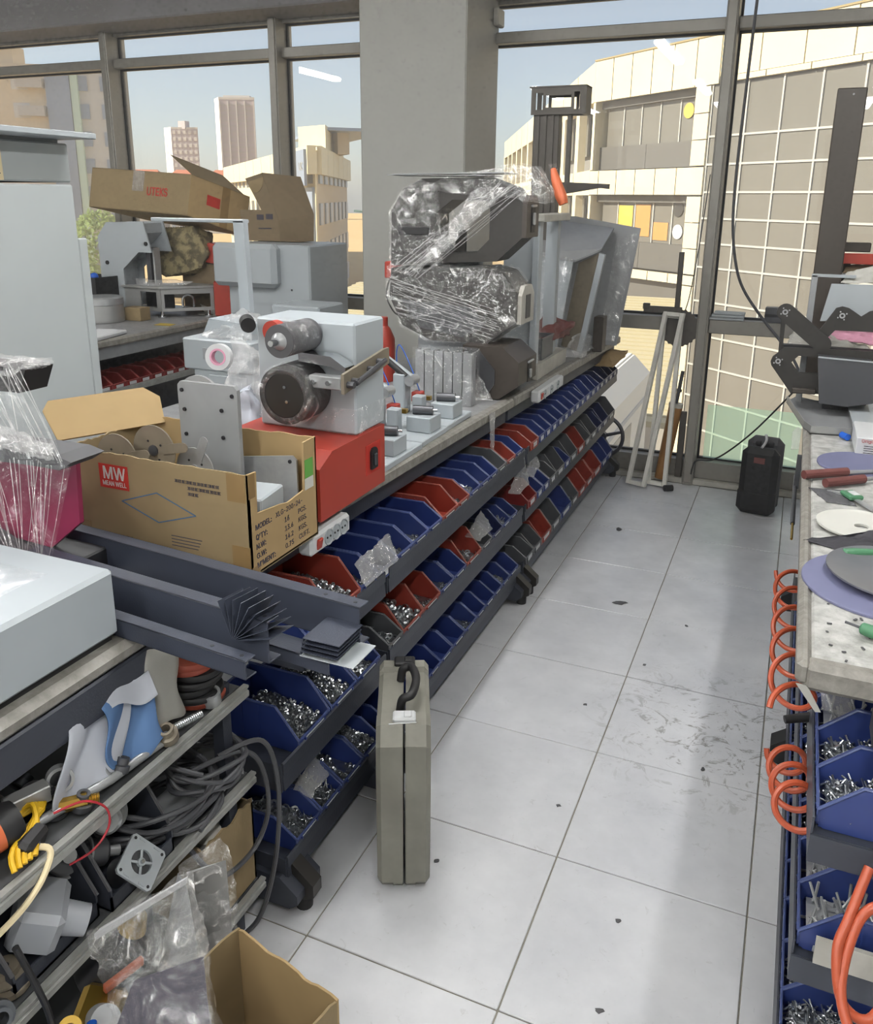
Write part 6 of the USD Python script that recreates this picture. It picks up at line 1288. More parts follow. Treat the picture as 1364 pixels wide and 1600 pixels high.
fl3 = [['bolts', 'bolts', 'screws', None, 'bolts', 'bignuts', 'bolts'] * 3, ['screws', 'screws', 'bolts', 'washers', 'bignuts', 'bolts', None] * 3, ['bolts', 'bolts', None, 'few', None, 'bolts', None] * 3]
for ri, (z, nm) in enumerate(zip(RAILS, ('top', 'middle', 'bottom'))):
    place_bins([(-2.985 + 0.127 * k, -2.985 + 0.127 * (k + 1), B, fl3[ri][k]) for k in range(16)], XR, z, 180, f'the right {nm} rail', f'bins on the right-hand {nm} rail')
solo('grey_sheet_offcut', MB().bb(0.60, 1.0, -3.015, -3.006, 0.42, 0.475), 'sill_white', 'light board leaning across the end of the right-hand rails', 'board')
t = thing('dark_crate', 'dark grey box under the near end of the right-hand bench', 'box', (0.78, -2.86, 0.8)); part(t, 'shell', MB().bb(0.66, 0.9, -2.95, -2.75, 0.765, 0.862, 0.004), 'rubber_grey')
solo('plastic_bag', film_over([(0.575, -2.70, 0.75), (0.64, -2.70, 0.75), (0.64, -2.60, 0.75), (0.575, -2.60, 0.76), (0.60, -2.65, 0.83)], 0.012, 24, 0.012, 61), 'film_bag', 'clear bag of screws lying on the top right-hand bins', 'plastic bag', None, True)
def helix(p0, p1, r, turns, n=14, ph=0.0):
    p0, p1 = np.array(p0, float), np.array(p1, float); d = (p1 - p0); a, b_, dd = frame_of(d); k = int(turns * n)
    return [p0 + d * i / k + r * (a * math.cos(2 * math.pi * i / n + ph) + b_ * math.sin(2 * math.pi * i / n + ph)) for i in range(k + 1)]
solo('coiled_air_hose', MB().tube(smooth_path(helix((0.512, -1.80, 0.66), (0.518, -2.80, 0.79), 0.042, 6), 260), 0.0062, 8), 'orange_hose', 'orange coiled air hose hanging along the edge of the right-hand bench, upper coil', 'air hose', None, 40)
solo('coiled_air_hose', MB().tube(smooth_path(helix((0.525, -2.62, 0.58), (0.548, -2.90, 0.63), 0.038, 3.6), 150), 0.0066, 8), 'orange_hose', 'orange coiled air hose in front of the right-hand bins, lower coil with a black connector', 'air hose', None, 40)
solo('hose_connector', MB().tube([(0.515, -2.62, 0.66), (0.565, -2.60, 0.668)], [0.009, 0.011], 12), 'black_rubber', 'black hose connector at the top of the lower orange coil', 'connector', None, 30)
t = thing('air_gun_tube', 'grey tube with a brass tip clipped along the right-hand bench edge', 'tube', (0.5, -1.6, 0.8)); part(t, 'tube', MB().tube([(0.502, -1.2, 0.79), (0.502, -1.66, 0.77)], 0.007, 10), 'cable_grey', 40); part(t, 'clip', MB().bb(0.497, 0.514, -1.32, -1.30, 0.78, 0.9), 'steel_dark'); part(t, 'tip', MB().tube([(0.502, -1.66, 0.77), (0.502, -1.77, 0.76)], 0.004, 8), 'brass', 40)
solo('air_hose', MB().tube(smooth_path([(0.66, -3.02, 0.66), (0.635, -3.08, 0.60), (0.62, -3.12, 0.56), (0.635, -3.16, 0.50), (0.68, -3.16, 0.49), (0.71, -3.10, 0.56), (0.69, -3.06, 0.62), (0.65, -3.08, 0.60), (0.63, -3.15, 0.52), (0.66, -3.2, 0.47), (0.72, -3.2, 0.46)], 70), 0.0085, 10), 'orange_hose', 'thick orange hose looped over the near end of the right-hand rails', 'air hose', None, 40)

# ---- on it
YA = -0.70
def plate(m, pts, y, th): return m.prism(pts, (0, y, 0), X_, Z, Y_ * th)
def capsule(a, c, r, n=10):
    a, c = np.array(a, float), np.array(c, float); an_ = math.atan2(c[1] - a[1], c[0] - a[0])
    return [tuple(c + r * np.array([math.cos(an_ + t_), math.sin(an_ + t_)])) for t_ in np.linspace(-math.pi / 2, math.pi / 2, n)] + [tuple(a - r * np.array([math.cos(an_ + t_), math.sin(an_ + t_)])) for t_ in np.linspace(-math.pi / 2, math.pi / 2, n)]
t = thing('linkage_machine', 'black flat-plate linkage machine at the far end of the right-hand bench', 'machine', (0.55, -0.7, 0.921))
part(t, 'arm_plate', plate(MB(), capsule((0.395, 1.325), (0.545, 1.205), 0.034), YA - 0.012, 0.01), 'black_paint'); part(t, 'arm_plate', plate(MB(), [(0.50, 1.20), (0.515, 1.235), (0.578, 1.35), (0.60, 1.358), (0.625, 1.352), (0.672, 1.322), (0.70, 1.345), (0.74, 1.35), (0.74, 1.265), (0.585, 1.262), (0.535, 1.195)], YA, 0.01), 'black_paint')
part(t, 'side_plate', plate(MB(), [(0.383, 1.156), (0.366, 1.14), (0.360, 1.12), (0.365, 1.103), (0.452, 0.992), (0.555, 1.002), (0.544, 1.085), (0.471, 1.082), (0.439, 1.121), (0.463, 1.15), (0.74, 1.152), (0.74, 1.19), (0.405, 1.181)], YA - 0.006, 0.012), 'black_paint')
part(t, 'rear_plate', plate(MB(), [(0.385, 1.15), (0.40, 1.15), (0.398, 1.30), (0.380, 1.30)], YA + 0.03, 0.008), 'black_paint')
part(t, 'lower_bar', MB().bb(0.455, 0.545, YA - 0.03, YA - 0.008, 1.0, 1.02, 0.003), 'brown_black')
for cx, cz in ((0.393, 1.325), (0.603, 1.323), (0.389, 1.123)):
    s = part(t, 'pivot', MB().lathe([(0.005, 0), (0.011, 0), (0.011, 0.003), (0.005, 0.003)], (cx, YA - 0.012, cz), (0, -1, 0), 18), 'steel', 30)
    for k in range(4): a = k * math.pi / 2 + 0.5; part(s, 'screw', MB().cyl((cx + 0.017 * math.cos(a), YA - 0.011, cz + 0.017 * math.sin(a)), (cx + 0.017 * math.cos(a), YA - 0.0145, cz + 0.017 * math.sin(a)), 0.0032, n=8), 'steel')
part(t, 'housing', MB().prism([(0.534, 1.163), (0.73, 1.158), (0.753, 0.998), (0.66, 0.975), (0.56, 0.98)], (0, -0.79, 0), X_, Z, Y_ * 0.3), 'steel_dark'); part(t, 'housing_edge', MB().box((0.635, -0.792, 1.163), (0.2, 0.006, 0.006), euler(0, 1.5, 0)), 'grey_paint')
part(t, 'support', MB().bb(0.58, 0.74, -0.65, -0.4, 0.921, 1.0), 'black_steel'); part(t, 'back_bar', MB().bb(0.40, 0.74, -0.66, -0.62, 1.155, 1.185), 'black_steel')
t = thing('sheet_tray', 'angled grey sheet-metal tray overhanging the far corner of the right-hand bench', 'tray', (0.56, -0.8, 0.921))
tp = [(0.44, -0.57), (0.51, -1.00), (0.535, -1.07), (0.69, -1.05), (0.68, -0.59), (0.48, -0.44)]
part(t, 'base', MB().prism(tp, (0, 0, 0.924), X_, Y_, Z * 0.004), 'sheet_steel')
for i in range(4):
    a, c = np.array([*tp[i], 0.0]), np.array([*tp[(i + 1) % 6], 0.0]); d = c - a; L = np.linalg.norm(d); d /= L; part(t, 'rim', MB().prism([(0, 0), (L, 0), (L, 0.028), (0, 0.028)], a + Z * 0.924, d, Z, np.cross(d, Z) * -0.004), 'aluminium')
solo('sheet_plate', MB().prism([(0.67, -0.63), (0.68, -1.09), (1.0, -1.04), (1.0, -0.5)], (0, 0, 0.955), X_, Y_, Z * 0.004), 'grey_paint', 'pale flat sheet lying over the tray on the right-hand bench', 'metal sheet')
t = thing('upright_beam', 'tall dark brown-black upright beam at the window end of the right-hand bench', 'beam', (0.56, -0.3, 0.921)); part(t, 'beam', MB().bb(0.483, 0.595, -0.33, -0.25, 0.921, 2.205, 0.004), 'brown_black'); part(t, 'pin', MB().cyl((0.545, -0.333, 2.18), (0.545, -0.33, 2.18), 0.004, n=8), 'steel')
t = thing('bench_frame', 'thin grey angle frame behind the black linkage', 'frame', (0.55, -0.55, 0.921)); part(t, 'upright', MB().bb(0.475, 0.50, -0.56, -0.53, 0.921, 1.465, 0.002), 'sheet_steel'); part(t, 'top_bar', MB().bb(0.475, 0.64, -0.56, -0.55, 1.458, 1.47), 'grey_paint')
solo('white_plate', MB().prism([(0.528, 1.283), (0.552, 1.436), (0.80, 1.44), (0.80, 1.33), (0.74, 1.30)], (0, -0.60, 0), X_, Z, Y_ * 0.006), 'grey_paint', 'pale grey plate standing behind the black linkage', 'metal plate')
solo('white_bag', film_over([(0.59, -0.56, 1.44), (0.72, -0.56, 1.44), (0.80, -0.5, 1.46), (0.61, -0.52, 1.48), (0.70, -0.52, 1.51), (0.8, -0.52, 1.5)], 0.018, 20, 0.012, 62), 'plastic_bag', 'crumpled white bag on top of the pale grey plate', 'plastic bag', None, True)
t = thing('red_rack', 'red-fronted rack of small goods behind the upright beam', 'rack', (0.7, -0.2, 0.921)); part(t, 'red_bar', MB().bb(0.58, 0.9, -0.26, -0.23, 1.495, 1.54, 0.003), 'red_paint'); part(t, 'dark_bar', MB().bb(0.58, 0.70, -0.22, -0.18, 1.545, 1.585, 0.003), 'brown_black'); part(t, 'post', MB().bb(0.88, 0.91, -0.24, -0.2, 0.921, 1.6), 'brown_black'); part(t, 'post', MB().bb(0.60, 0.63, -0.22, -0.19, 0.921, 1.5), 'brown_black')
part(t, 'shelf', MB().bb(0.585, 0.9, -0.28, -0.1, 1.44, 1.455), 'sheet_steel'); part(t, 'goods', film_over([(0.60, -0.27, 1.456), (0.85, -0.27, 1.456), (0.85, -0.15, 1.456), (0.62, -0.2, 1.49), (0.8, -0.2, 1.492)], 0.012, 22, 0.014, 63), 'cardboard_dark', True)
solo('pink_bag', film_over([(0.47, -0.6, 1.215), (0.78, -0.6, 1.20), (0.78, -0.5, 1.2), (0.5, -0.5, 1.2), (0.6, -0.55, 1.26), (0.75, -0.55, 1.255)], 0.02, 22, 0.014, 64), 'pink_plastic', 'pink film-wrapped bundle seen through the black linkage', 'bundle', None, True)
solo('silver_bag', film_over([(0.42, -0.62, 1.18), (0.74, -0.62, 1.165), (0.74, -0.52, 1.165), (0.42, -0.52, 1.2), (0.45, -0.58, 1.27), (0.7, -0.58, 1.2)], 0.02, 22, 0.014, 65), 'plastic_bag', 'silvery wrapped bundle under the pink bundle behind the linkage', 'bundle', None, True)
solo('net_ball', film_over([(0.475, -1.24, 0.90), (0.50, -1.24, 0.90), (0.47, -1.2, 0.95), (0.50, -1.19, 0.97), (0.485, -1.22, 0.98)], 0.006, 30, 0.012, 66), 'film_bag', 'small crumpled clear film tuft hanging off the right-hand bench edge', 'film scrap', None, True)
t = thing('parts_box', 'white cardboard box with red lettering on the right-hand bench', 'box', (0.75, -1.2, 0.921)); part(t, 'body', MB().bb(0.675, 0.95, -1.30, -1.06, 0.921, 0.985, 0.003), 'label_white'); part(t, 'lettering', MB().text('Original Machines', 0.011, (0.69, -1.3008, 0.968), X_, Z, 0.0006), 'ink_red')
m = MB()
for k in range(4): m.bb(0.70, 0.76 + 0.02 * (k % 2), -1.3008, -1.30, 0.955 - 0.008 * k, 0.957 - 0.008 * k)
part(t, 'small_print', m, 'ink_dark', kind='stuff')
solo('pen_cap', MB().cyl((0.64, -1.09, 0.935), (0.66, -1.12, 0.935), 0.012, n=14), 'blue_jug', 'small dark blue cap lying beside the white box', 'cap', None, 30)
disc_m = lambda c, r, h, b_=0.004: MB().lathe([(0.0001, 0), (r, 0), (r, h - b_ * 0.3), (r - b_ * 0.4, h), (0.0001, h)], c, (0, 0, 1), 56)
solo('purple_disc', disc_m((0.70, -1.43, 0.921), 0.145, 0.007), 'purple_disc', 'large flat purple-grey disc behind the red-handled pliers', 'disc', None, 30)
solo('purple_disc', disc_m((0.70, -2.41, 0.921), 0.185, 0.006), 'purple_disc', 'largest flat purple-grey disc, under the grey plate, near end of the bench', 'disc', None, 30)
solo('grey_plate', MB().lathe([(0.0001, 0), (0.10, 0), (0.155, 0.012), (0.155, 0.016), (0.10, 0.006), (0.0001, 0.005)], (0.72, -2.37, 0.928), (0.03, 0, 1), 56), 'grey_disc', 'shallow grey metal plate lying on the largest purple disc', 'metal plate', None, 30)
solo('white_saucer', MB().lathe([(0.018, 0), (0.10, 0), (0.112, 0.008), (0.112, 0.012), (0.10, 0.006), (0.018, 0.006), (0.018, 0)], (0.66, -2.04, 0.922), (0, 0, 1), 48), 'paper', 'shallow white dish with a hole on the right-hand bench', 'dish', None, 30)
t = thing('pliers', 'long tool with two dull red tube handles lying on the right-hand bench', 'pliers', (0.65, -1.6, 0.921))
part(t, 'handle', MB().tube([(0.515, -1.665, 0.938), (0.64, -1.575, 0.938)], 0.014, 12), 'red_tool', 30); part(t, 'handle', MB().tube([(0.575, -1.725, 0.938), (0.685, -1.63, 0.938)], 0.014, 12), 'red_tool', 30); part(t, 'jaw', MB().tube([(0.64, -1.575, 0.936), (0.90, -1.42, 0.934)], 0.007, 8), 'steel'); part(t, 'jaw', MB().tube([(0.685, -1.63, 0.936), (0.90, -1.44, 0.934)], 0.007, 8), 'steel')
t = thing('caliper', 'digital caliper with a green body lying on the right-hand bench', 'caliper', (0.66, -1.85, 0.921))
R = euler(0, 0, -62); c0 = np.array([0.645, -1.80, 0.93])
part(t, 'beam', MB().box(c0 + R @ np.array([0.09, 0, 0]), (0.24, 0.017, 0.004), R), 'steel'); g = part(t, 'slider', MB().box(c0 + R @ np.array([0.0, 0, 0.004]), (0.06, 0.042, 0.014), R, 0.004), 'green_plastic'); part(g, 'display', MB().box(c0 + R @ np.array([0.002, 0.004, 0.0115]), (0.036, 0.02, 0.002), R), 'label_white'); part(t, 'jaw', MB().prism([(0, 0), (-0.055, 0.02), (-0.06, 0.027), (0, 0.03)], c0 + np.array([-0.005, 0.0, -0.002]), X_, Y_, Z * 0.005), 'steel')
solo('dark_swarf', film_over([(0.53, -1.74, 0.922), (0.63, -1.72, 0.922), (0.66, -1.86, 0.922), (0.58, -1.86, 0.922), (0.56, -1.77, 0.932), (0.62, -1.80, 0.93)], 0.008, 40, 0.01, 67), 'rubber_grey', 'patch of dark swarf and shavings beside the caliper', 'shavings', None, True)
solo('black_cloth', film_over([(0.515, -2.19, 0.922), (0.62, -2.24, 0.922), (0.90, -2.12, 0.922), (0.90, -2.02, 0.93), (0.66, -2.12, 0.945), (0.75, -2.1, 0.97), (0.85, -2.08, 0.965)], 0.02, 14, 0.014, 68), 'black_cloth', 'crumpled black cloth lying across the right-hand bench', 'cloth', None, True)
for k, (p, d, lb) in enumerate((((0.605, -2.285, 0.938), (0.9, 0.42, 0.0), 'green-handled screwdriver lying above the grey plate'), ((0.625, -2.675, 0.938), (0.88, -0.45, 0.0), 'green-handled screwdriver lying at the near end of the right-hand bench'))):
    p = np.array(p); d = np.array(d) / np.linalg.norm(d); t = thing('screwdriver', lb, 'screwdriver', p)
    part(t, 'handle', MB().tube(smooth_path([p, p + d * 0.012, p + d * 0.04, p + d * 0.075, p + d * 0.10], 20), np.interp(np.linspace(0, 1, len(smooth_path([p] * 5, 20))), [0, 0.12, 0.4, 0.8, 1], [0.006, 0.0125, 0.0135, 0.011, 0.013]), 14), 'green_plastic', 40)
    part(t, 'blade', MB().tube([p - d * (0.03 if k else 0.0), p] if k else [p + d * 0.1, p + d * 0.2], 0.0028, 8), 'steel_dark')
solo('white_pot', MB().lathe([(0.0001, 0), (0.025, 0), (0.027, 0.05), (0.0001, 0.052)], (0.735, -2.21, 0.921), (0, 0, 1), 20), 'label_white', 'small white pot beside the upper screwdriver', 'pot', None, 30)
rg = np.random.RandomState(8)
for k in range(14): x, y = rg.uniform(0.56, 0.72), rg.uniform(-2.8, -2.55); solo('metal_chip', MB().box((x, y, 0.9225), (rg.uniform(0.004, 0.011), 0.004, 0.002), euler(0, 0, rg.uniform(0, 180))), 'rubber_grey', 'tiny dark metal chip on the near end of the right-hand bench', 'chip', 'metal chips on the right-hand bench')
# ================================================================ THE BACK LEFT
t = thing('cabinet', 'tall pale grey cabinet with an overhanging top plate at the left edge', 'cabinet', (-2.5, -2.35, 0))
part(t, 'lower_body', MB().bb(-3.0, -2.028, -2.7, -2.0, 0.0, 1.79, 0.006), 'cabinet_paint'); part(t, 'upper_body', MB().bb(-3.0, -2.032, -2.698, -2.0, 1.797, 1.93, 0.006), 'cabinet_paint'); part(t, 'top_plate', MB().bb(-3.0, -1.895, -2.69, -2.0, 1.942, 1.962, 0.003), 'grey_paint'); part(t, 'neck', MB().bb(-2.95, -2.06, -2.68, -2.02, 1.93, 1.942), 'grey_paint')
part(t, 'hinge_side', MB().bb(-2.06, -2.032, -1.998, -1.955, 0.0, 1.60, 0.004), 'cabinet_paint')
lb = part(t, 'notice', MB().bb(-2.0315, -2.031, -2.40, -2.29, 1.80, 1.905), 'paper_cream'); m = MB()
for k in range(7): m.bb(-2.0315, -2.0305, -2.39, -2.30 - 0.01 * (k % 3), 1.892 - 0.012 * k, 1.895 - 0.012 * k)
part(lb, 'printed_lines', m, 'ink_dark', kind='stuff')
t = thing('workbench', 'back workbench by the left window, cluttered with boxes and a grey press', 'workbench', (-3.9, 0, 0))
part(t, 'worktop', MB().bb(-4.9, -3.36, -1.3, 0.86, 0.885, 0.92, 0.006), 'bench_top'); part(t, 'edge_strip', MB().bb(-3.37, -3.325, -1.3, 0.865, 0.876, 0.923, 0.010), 'bench_edge'); part(t, 'apron', MB().bb(-3.40, -3.36, -1.28, 0.85, 0.80, 0.88, 0.003), 'sheet_steel')
for x in (-3.42, -4.8):
    for y in (-1.2, 0.8): part(t, 'leg', LEG(MB(), x, y, 0.885), 'rack_steel')
t = thing('bin_rack', 'shelf of dark red bins under the back workbench', 'bin rack', (-3.5, 0, 0)); part(t, 'shelf', MB().bb(-3.75, -3.335, -1.2, 0.8, 0.595, 0.60), 'sheet_steel'); part(t, 'shelf_lip', MB().bb(-3.34, -3.33, -1.2, 0.8, 0.575, 0.615), 'shelf_edge'); part(t, 'back_panel', MB().bb(-3.78, -3.75, -1.2, 0.8, 0.05, 0.86), 'rack_steel')
for y in (-1.18, 0.78): part(t, 'upright', MB().bb(-3.74, -3.70, y - 0.02, y + 0.02, 0, 0.86), 'rack_steel')
place_bins([(-0.80 + 0.115 * k, -0.80 + 0.115 * (k + 1), 'darkred', None) for k in range(13)], -3.35, 0.603, 0, 'the back workbench shelf', 'dark red bins under the back workbench')
solo('paper_roll', MB().tube([(-3.28, -0.56, 0.30), (-3.28, -0.02, 0.33)], [0.035, 0.045], 16), 'paper', 'pale paper roll lying on a low dark box in front of the back workbench', 'paper roll', None, 40)
solo('low_box', MB().bb(-3.325, -3.2, -0.75, 0.15, 0.0, 0.27, 0.006), 'black_rubber', 'low dark box standing below the paper roll', 'box')
# the grey press
YP = 0.3
t = thing('grey_press', 'light grey C-shaped press with a box base standing on the back workbench', 'press', (-3.9, 0.42, 0.921))
fr = [(-4.21, 0.98), (-4.21, 1.47), (-4.12, 1.57), (-3.79, 1.58), (-3.735, 1.37), (-3.85, 1.37), (-4.0, 1.25), (-4.0, 1.14), (-3.98, 1.10), (-4.0, 0.98)]
part(t, 'side_plate', MB().prism(fr, (0, YP, 0), X_, Z, Y_ * 0.012), 'grey_paint'); part(t, 'side_plate', MB().prism(fr, (0, YP + 0.20, 0), X_, Z, Y_ * 0.012), 'grey_paint')
part(t, 'back_plate', MB().prism([(-4.2, 1.0), (-4.2, 1.46), (-4.11, 1.56), (-3.80, 1.565), (-3.80, 1.5), (-4.05, 1.3), (-4.05, 1.0)], (0, YP + 0.012, 0), X_, Z, Y_ * 0.188), 'grey_paint')
for x, z in ((-3.775, 1.43), (-4.14, 1.29)): part(t, 'knob', MB().cyl((x, YP - 0.008, z), (x, YP, z), 0.014, n=14), 'black_rubber', 30)
part(t, 'ram', MB().bb(-3.84, -3.80, YP + 0.06, YP + 0.14, 1.16, 1.40), 'steel_dark'); part(t, 'ram_guide', MB().bb(-3.78, -3.765, YP + 0.06, YP + 0.12, 1.14, 1.40), 'steel')
part(t, 'table_plate', MB().hull([(-4.02, YP - 0.02, 1.125), (-3.68, YP - 0.02, 1.125), (-3.36, YP + 0.30, 1.125), (-3.7, YP + 0.34, 1.125), (-4.02, YP - 0.02, 1.14), (-3.68, YP - 0.02, 1.14), (-3.36, YP + 0.30, 1.14), (-3.7, YP + 0.34, 1.14)]), 'aluminium')
part(t, 'base_front', MB().prism([(-4.0, 0.975), (-3.68, 0.965), (-3.68, 1.122), (-4.0, 1.122)], (0, YP - 0.005, 0), X_, Z, Y_ * 0.01, [[(-3.86, 0.995), (-3.72, 0.99), (-3.72, 1.10), (-3.86, 1.10)]]), 'aluminium'); part(t, 'base_inside', MB().bb(-3.95, -3.70, YP + 0.15, YP + 0.16, 0.975, 1.12), 'black_steel')
sd = np.array([0.72, 0.69, 0.0]); part(t, 'base_side', MB().prism([(0, 0.965), (0.36, 0.975), (0.36, 1.122), (0, 1.122)], (-3.68, YP, 0), sd, Z, np.array([-0.69, 0.72, 0]) * 0.01, [[(0.02, 0.985), (0.335, 0.99), (0.335, 1.085), (0.02, 1.085)]]), 'aluminium'); part(t, 'base_bottom', MB().hull([(-4.0, YP, 0.965), (-3.68, YP, 0.965), (-3.42, YP + 0.25, 0.965), (-3.95, YP + 0.3, 0.965), (-4.0, YP, 0.975), (-3.68, YP, 0.975), (-3.42, YP + 0.25, 0.975), (-3.95, YP + 0.3, 0.975)]), 'aluminium')
part(t, 'shackle', MB().tube(smooth_path([(-3.60, YP + 0.13, 0.98), (-3.60, YP + 0.13, 1.05), (-3.57, YP + 0.15, 1.075), (-3.54, YP + 0.17, 1.05), (-3.54, YP + 0.17, 0.98)], 20), 0.009, 8), 'chrome', 40)
for x, y in ((-3.69, YP + 0.01), (-3.45, YP + 0.22), (-3.95, YP + 0.02)): part(t, 'levelling_foot', MB().lathe([(0.0001, 0), (0.03, 0), (0.03, 0.012), (0.012, 0.018), (0.012, 0.045), (0.0001, 0.045)], (x, y, 0.921), (0, 0, 1), 18), 'chrome', 30)
solo('wrapped_coil', film_over([tuple(np.array([-3.82 + 0.115 * math.cos(a) * 1.2, YP + 0.08 + 0.07 * math.sin(a), 1.16 + 0.02 * s])) for a in np.linspace(0, 6.2, 12) for s in (-1, 1)] + [(-3.55, YP + 0.14, 1.15), (-3.52, YP + 0.16, 1.17)], 0.012, 24, 0.014, 71), 'film_bag', 'film-wrapped cable coil lying on the table of the grey press', 'wrapped coil', None, True)
solo('camouflage_bag', film_over([(-3.93, 0.58, 1.53), (-3.60, 0.6, 1.55), (-3.5, 0.62, 1.36), (-3.55, 0.6, 1.25), (-3.85, 0.56, 1.18), (-3.93, 0.56, 1.22), (-3.9, 0.75, 1.5), (-3.55, 0.76, 1.5), (-3.6, 0.76, 1.2), (-3.9, 0.74, 1.2)], 0.03, 6, 0.025, 72), 'camouflage', 'camouflage-patterned bag stuffed behind the grey press', 'bag', None, True)
# the two cardboard boxes
def crate_box(name, label, corners_bottom, up, m_, lid=None, fl=None):
    t = thing(name, label, 'cardboard box', tuple(np.mean(corners_bottom, 0))); c = [np.array(p, float) for p in corners_bottom]; up = np.array(up, float); cen = np.mean(c, 0)
    for i in range(4):
        a, b_ = c[i], c[(i + 1) % 4]; d = b_ - a; L = np.linalg.norm(d); d /= L; n = np.cross(d, up / np.linalg.norm(up)); n = n if n @ (cen - a) > 0 else -n
        part(t, 'wall', MB().prism([(0, 0), (L, 0), (L, 1), (0, 1)], a, d, up, n * 0.005), m_[i])
    part(t, 'bottom', MB().hull([p for p in c] + [p + up * 0.02 for p in c]), m_[0]); part(t, 'top', MB().hull([p + up * 0.985 for p in c] + [p + up for p in c]), m_[0]) if lid is None else None
    return t, c, up
A0, A1, A2, A3 = (-4.38, 0.42, 1.67), (-3.50, 0.42, 1.62), (-3.30, 0.80, 1.475), (-4.15, 0.80, 1.565)
t, c, up = crate_box('tilted_carton', 'long brown carton with red printed letters, tilted on top of the pile at the back', (A0, A1, A2, A3), (0.02, 0.05, 0.275), ('cardboard', 'cardboard_light', 'cardboard', 'cardboard'))
fx = (np.array(A1) - np.array(A0)); fx /= np.linalg.norm(fx); fn_ = np.cross(fx, up / np.linalg.norm(up)); fn_ = fn_ if fn_[1] < 0 else -fn_
part(t, 'lettering', MB().text('UTEKS', 0.055, np.array(A0) + fx * 0.51 + up * 0.42 + fn_ * 0.002, fx, np.cross(fn_, fx) * 1.0, 0.001, True, 0.18), 'ink_red')
part(t, 'packing_tape', MB().prism([(0, 0.0), (0.1, 0.0), (0.1, 1.0), (0, 1.0)], np.array(A0) + fx * 0.38 + up * 0.5, fx, up * 0.5, fn_ * 0.002), 'film_bag')
sx = np.array(A2) - np.array(A1); sx /= np.linalg.norm(sx); sn = np.cross(sx, up / np.linalg.norm(up)); sn = sn if sn[0] > 0 else -sn
part(t, 'red_stamp', MB().prism([(0, 0), (0.1, 0), (0.1, 0.25), (0, 0.25)], np.array(A1) + sx * 0.13 + up * 0.42 + sn * 0.0005, sx, up, sn * 0.001), 'ink_red'); part(t, 'packing_tape', MB().prism([(0, 0), (0.06, 0), (0.06, 1), (0, 1)], np.array(A1) + sx * 0.24 + sn * 0.0005, sx, up, sn * 0.001), 'packing_tape')
part(t, 'open_flap', MB().prism([(0, 0), (0.4, 0), (0.4, 0.24), (0, 0.24)], np.array(A1) + up, sx, (-0.80, 0.1, 0.55), fn_ * -0.004), 'cardboard')
t = thing('open_upright_carton', 'brown carton with a rounded flap standing open on the grey cabinet by the window', 'cardboard box', (-2.9, 0.66, 1.46))
part(t, 'front_wall', MB().prism([(-3.06, 1.46), (-2.86, 1.46), (-2.86, 1.60), (-2.985, 1.905), (-3.12, 1.87), (-3.0, 1.665), (-3.18, 1.665), (-3.16, 1.46)], (0, 0.58, 0), X_, Z, Y_ * 0.005), 'cardboard_dark')
part(t, 'side_wall', MB().hull([(-2.86, 0.58, 1.46), (-2.68, 0.72, 1.46), (-2.67, 0.72, 1.64), (-2.78, 0.74, 1.885), (-2.985, 0.582, 1.908), (-2.86, 0.58, 1.60), (-2.865, 0.585, 1.46)]), 'cardboard_dark')
part(t, 'back_wall', MB().bb(-3.14, -2.70, 0.74, 0.745, 1.46, 1.66), 'cardboard_dark'); part(t, 'bottom', MB().bb(-3.14, -2.7, 0.585, 0.74, 1.46, 1.465), 'cardboard_dark')
part(t, 'rounded_flap', MB().prism([(-0.065 + 0.0, 0)] + [(0.065 * math.cos(a), -0.085 * math.sin(a)) for a in np.linspace(math.pi, 0, 16)][::-1][::-1] + [(0.065, 0.0)], (-3.035, 0.577, 1.865), (0.94, 0, 0.25), (-0.1, 0, 1), Y_ * 0.004), 'cardboard')
m = MB()
for k, (x, z) in enumerate(((-3.04, 1.60), (-2.965, 1.605), (-3.03, 1.54), (-2.98, 1.54))): m.bb(x, x + 0.055, 0.5785, 0.58, z, z + (0.035 if k < 2 else 0.008))
part(t, 'printed_marks', m, 'ink_dark', kind='stuff')
# grey display machine on a stand, bracket arm, small cabinet machine with film on top
t = thing('grey_display_machine', 'grey machine with a rounded front panel under the upright carton', 'machine', (-2.85, 0.5, 0)); part(t, 'rounded_panel', MB().box((-2.93, 0.28, 1.32), (0.5, 0.10, 0.28), euler(0, 0, 0), 0.03), 'grey_paint', 30); part(t, 'body', MB().bb(-3.1, -2.46, 0.30, 0.80, 0.95, 1.455, 0.01), 'grey_paint'); part(t, 'plinth', MB().bb(-3.05, -2.5, 0.35, 0.78, 0.0, 0.95), 'sheet_steel'); part(t, 'lower_box', MB().box((-2.36, 0.1, 1.06), (0.34, 0.3, 0.12), euler(0, 0, 0), 0.01), 'white_paint'); part(t, 'lower_box_leg', MB().bb(-2.5, -2.22, 0.0, 0.22, 0.0, 1.0, 0.004), 'sheet_steel')
part(t, 'screw', MB().cyl((-2.60, 0.296, 1.17), (-2.60, 0.30, 1.17), 0.006, n=10), 'black_steel')
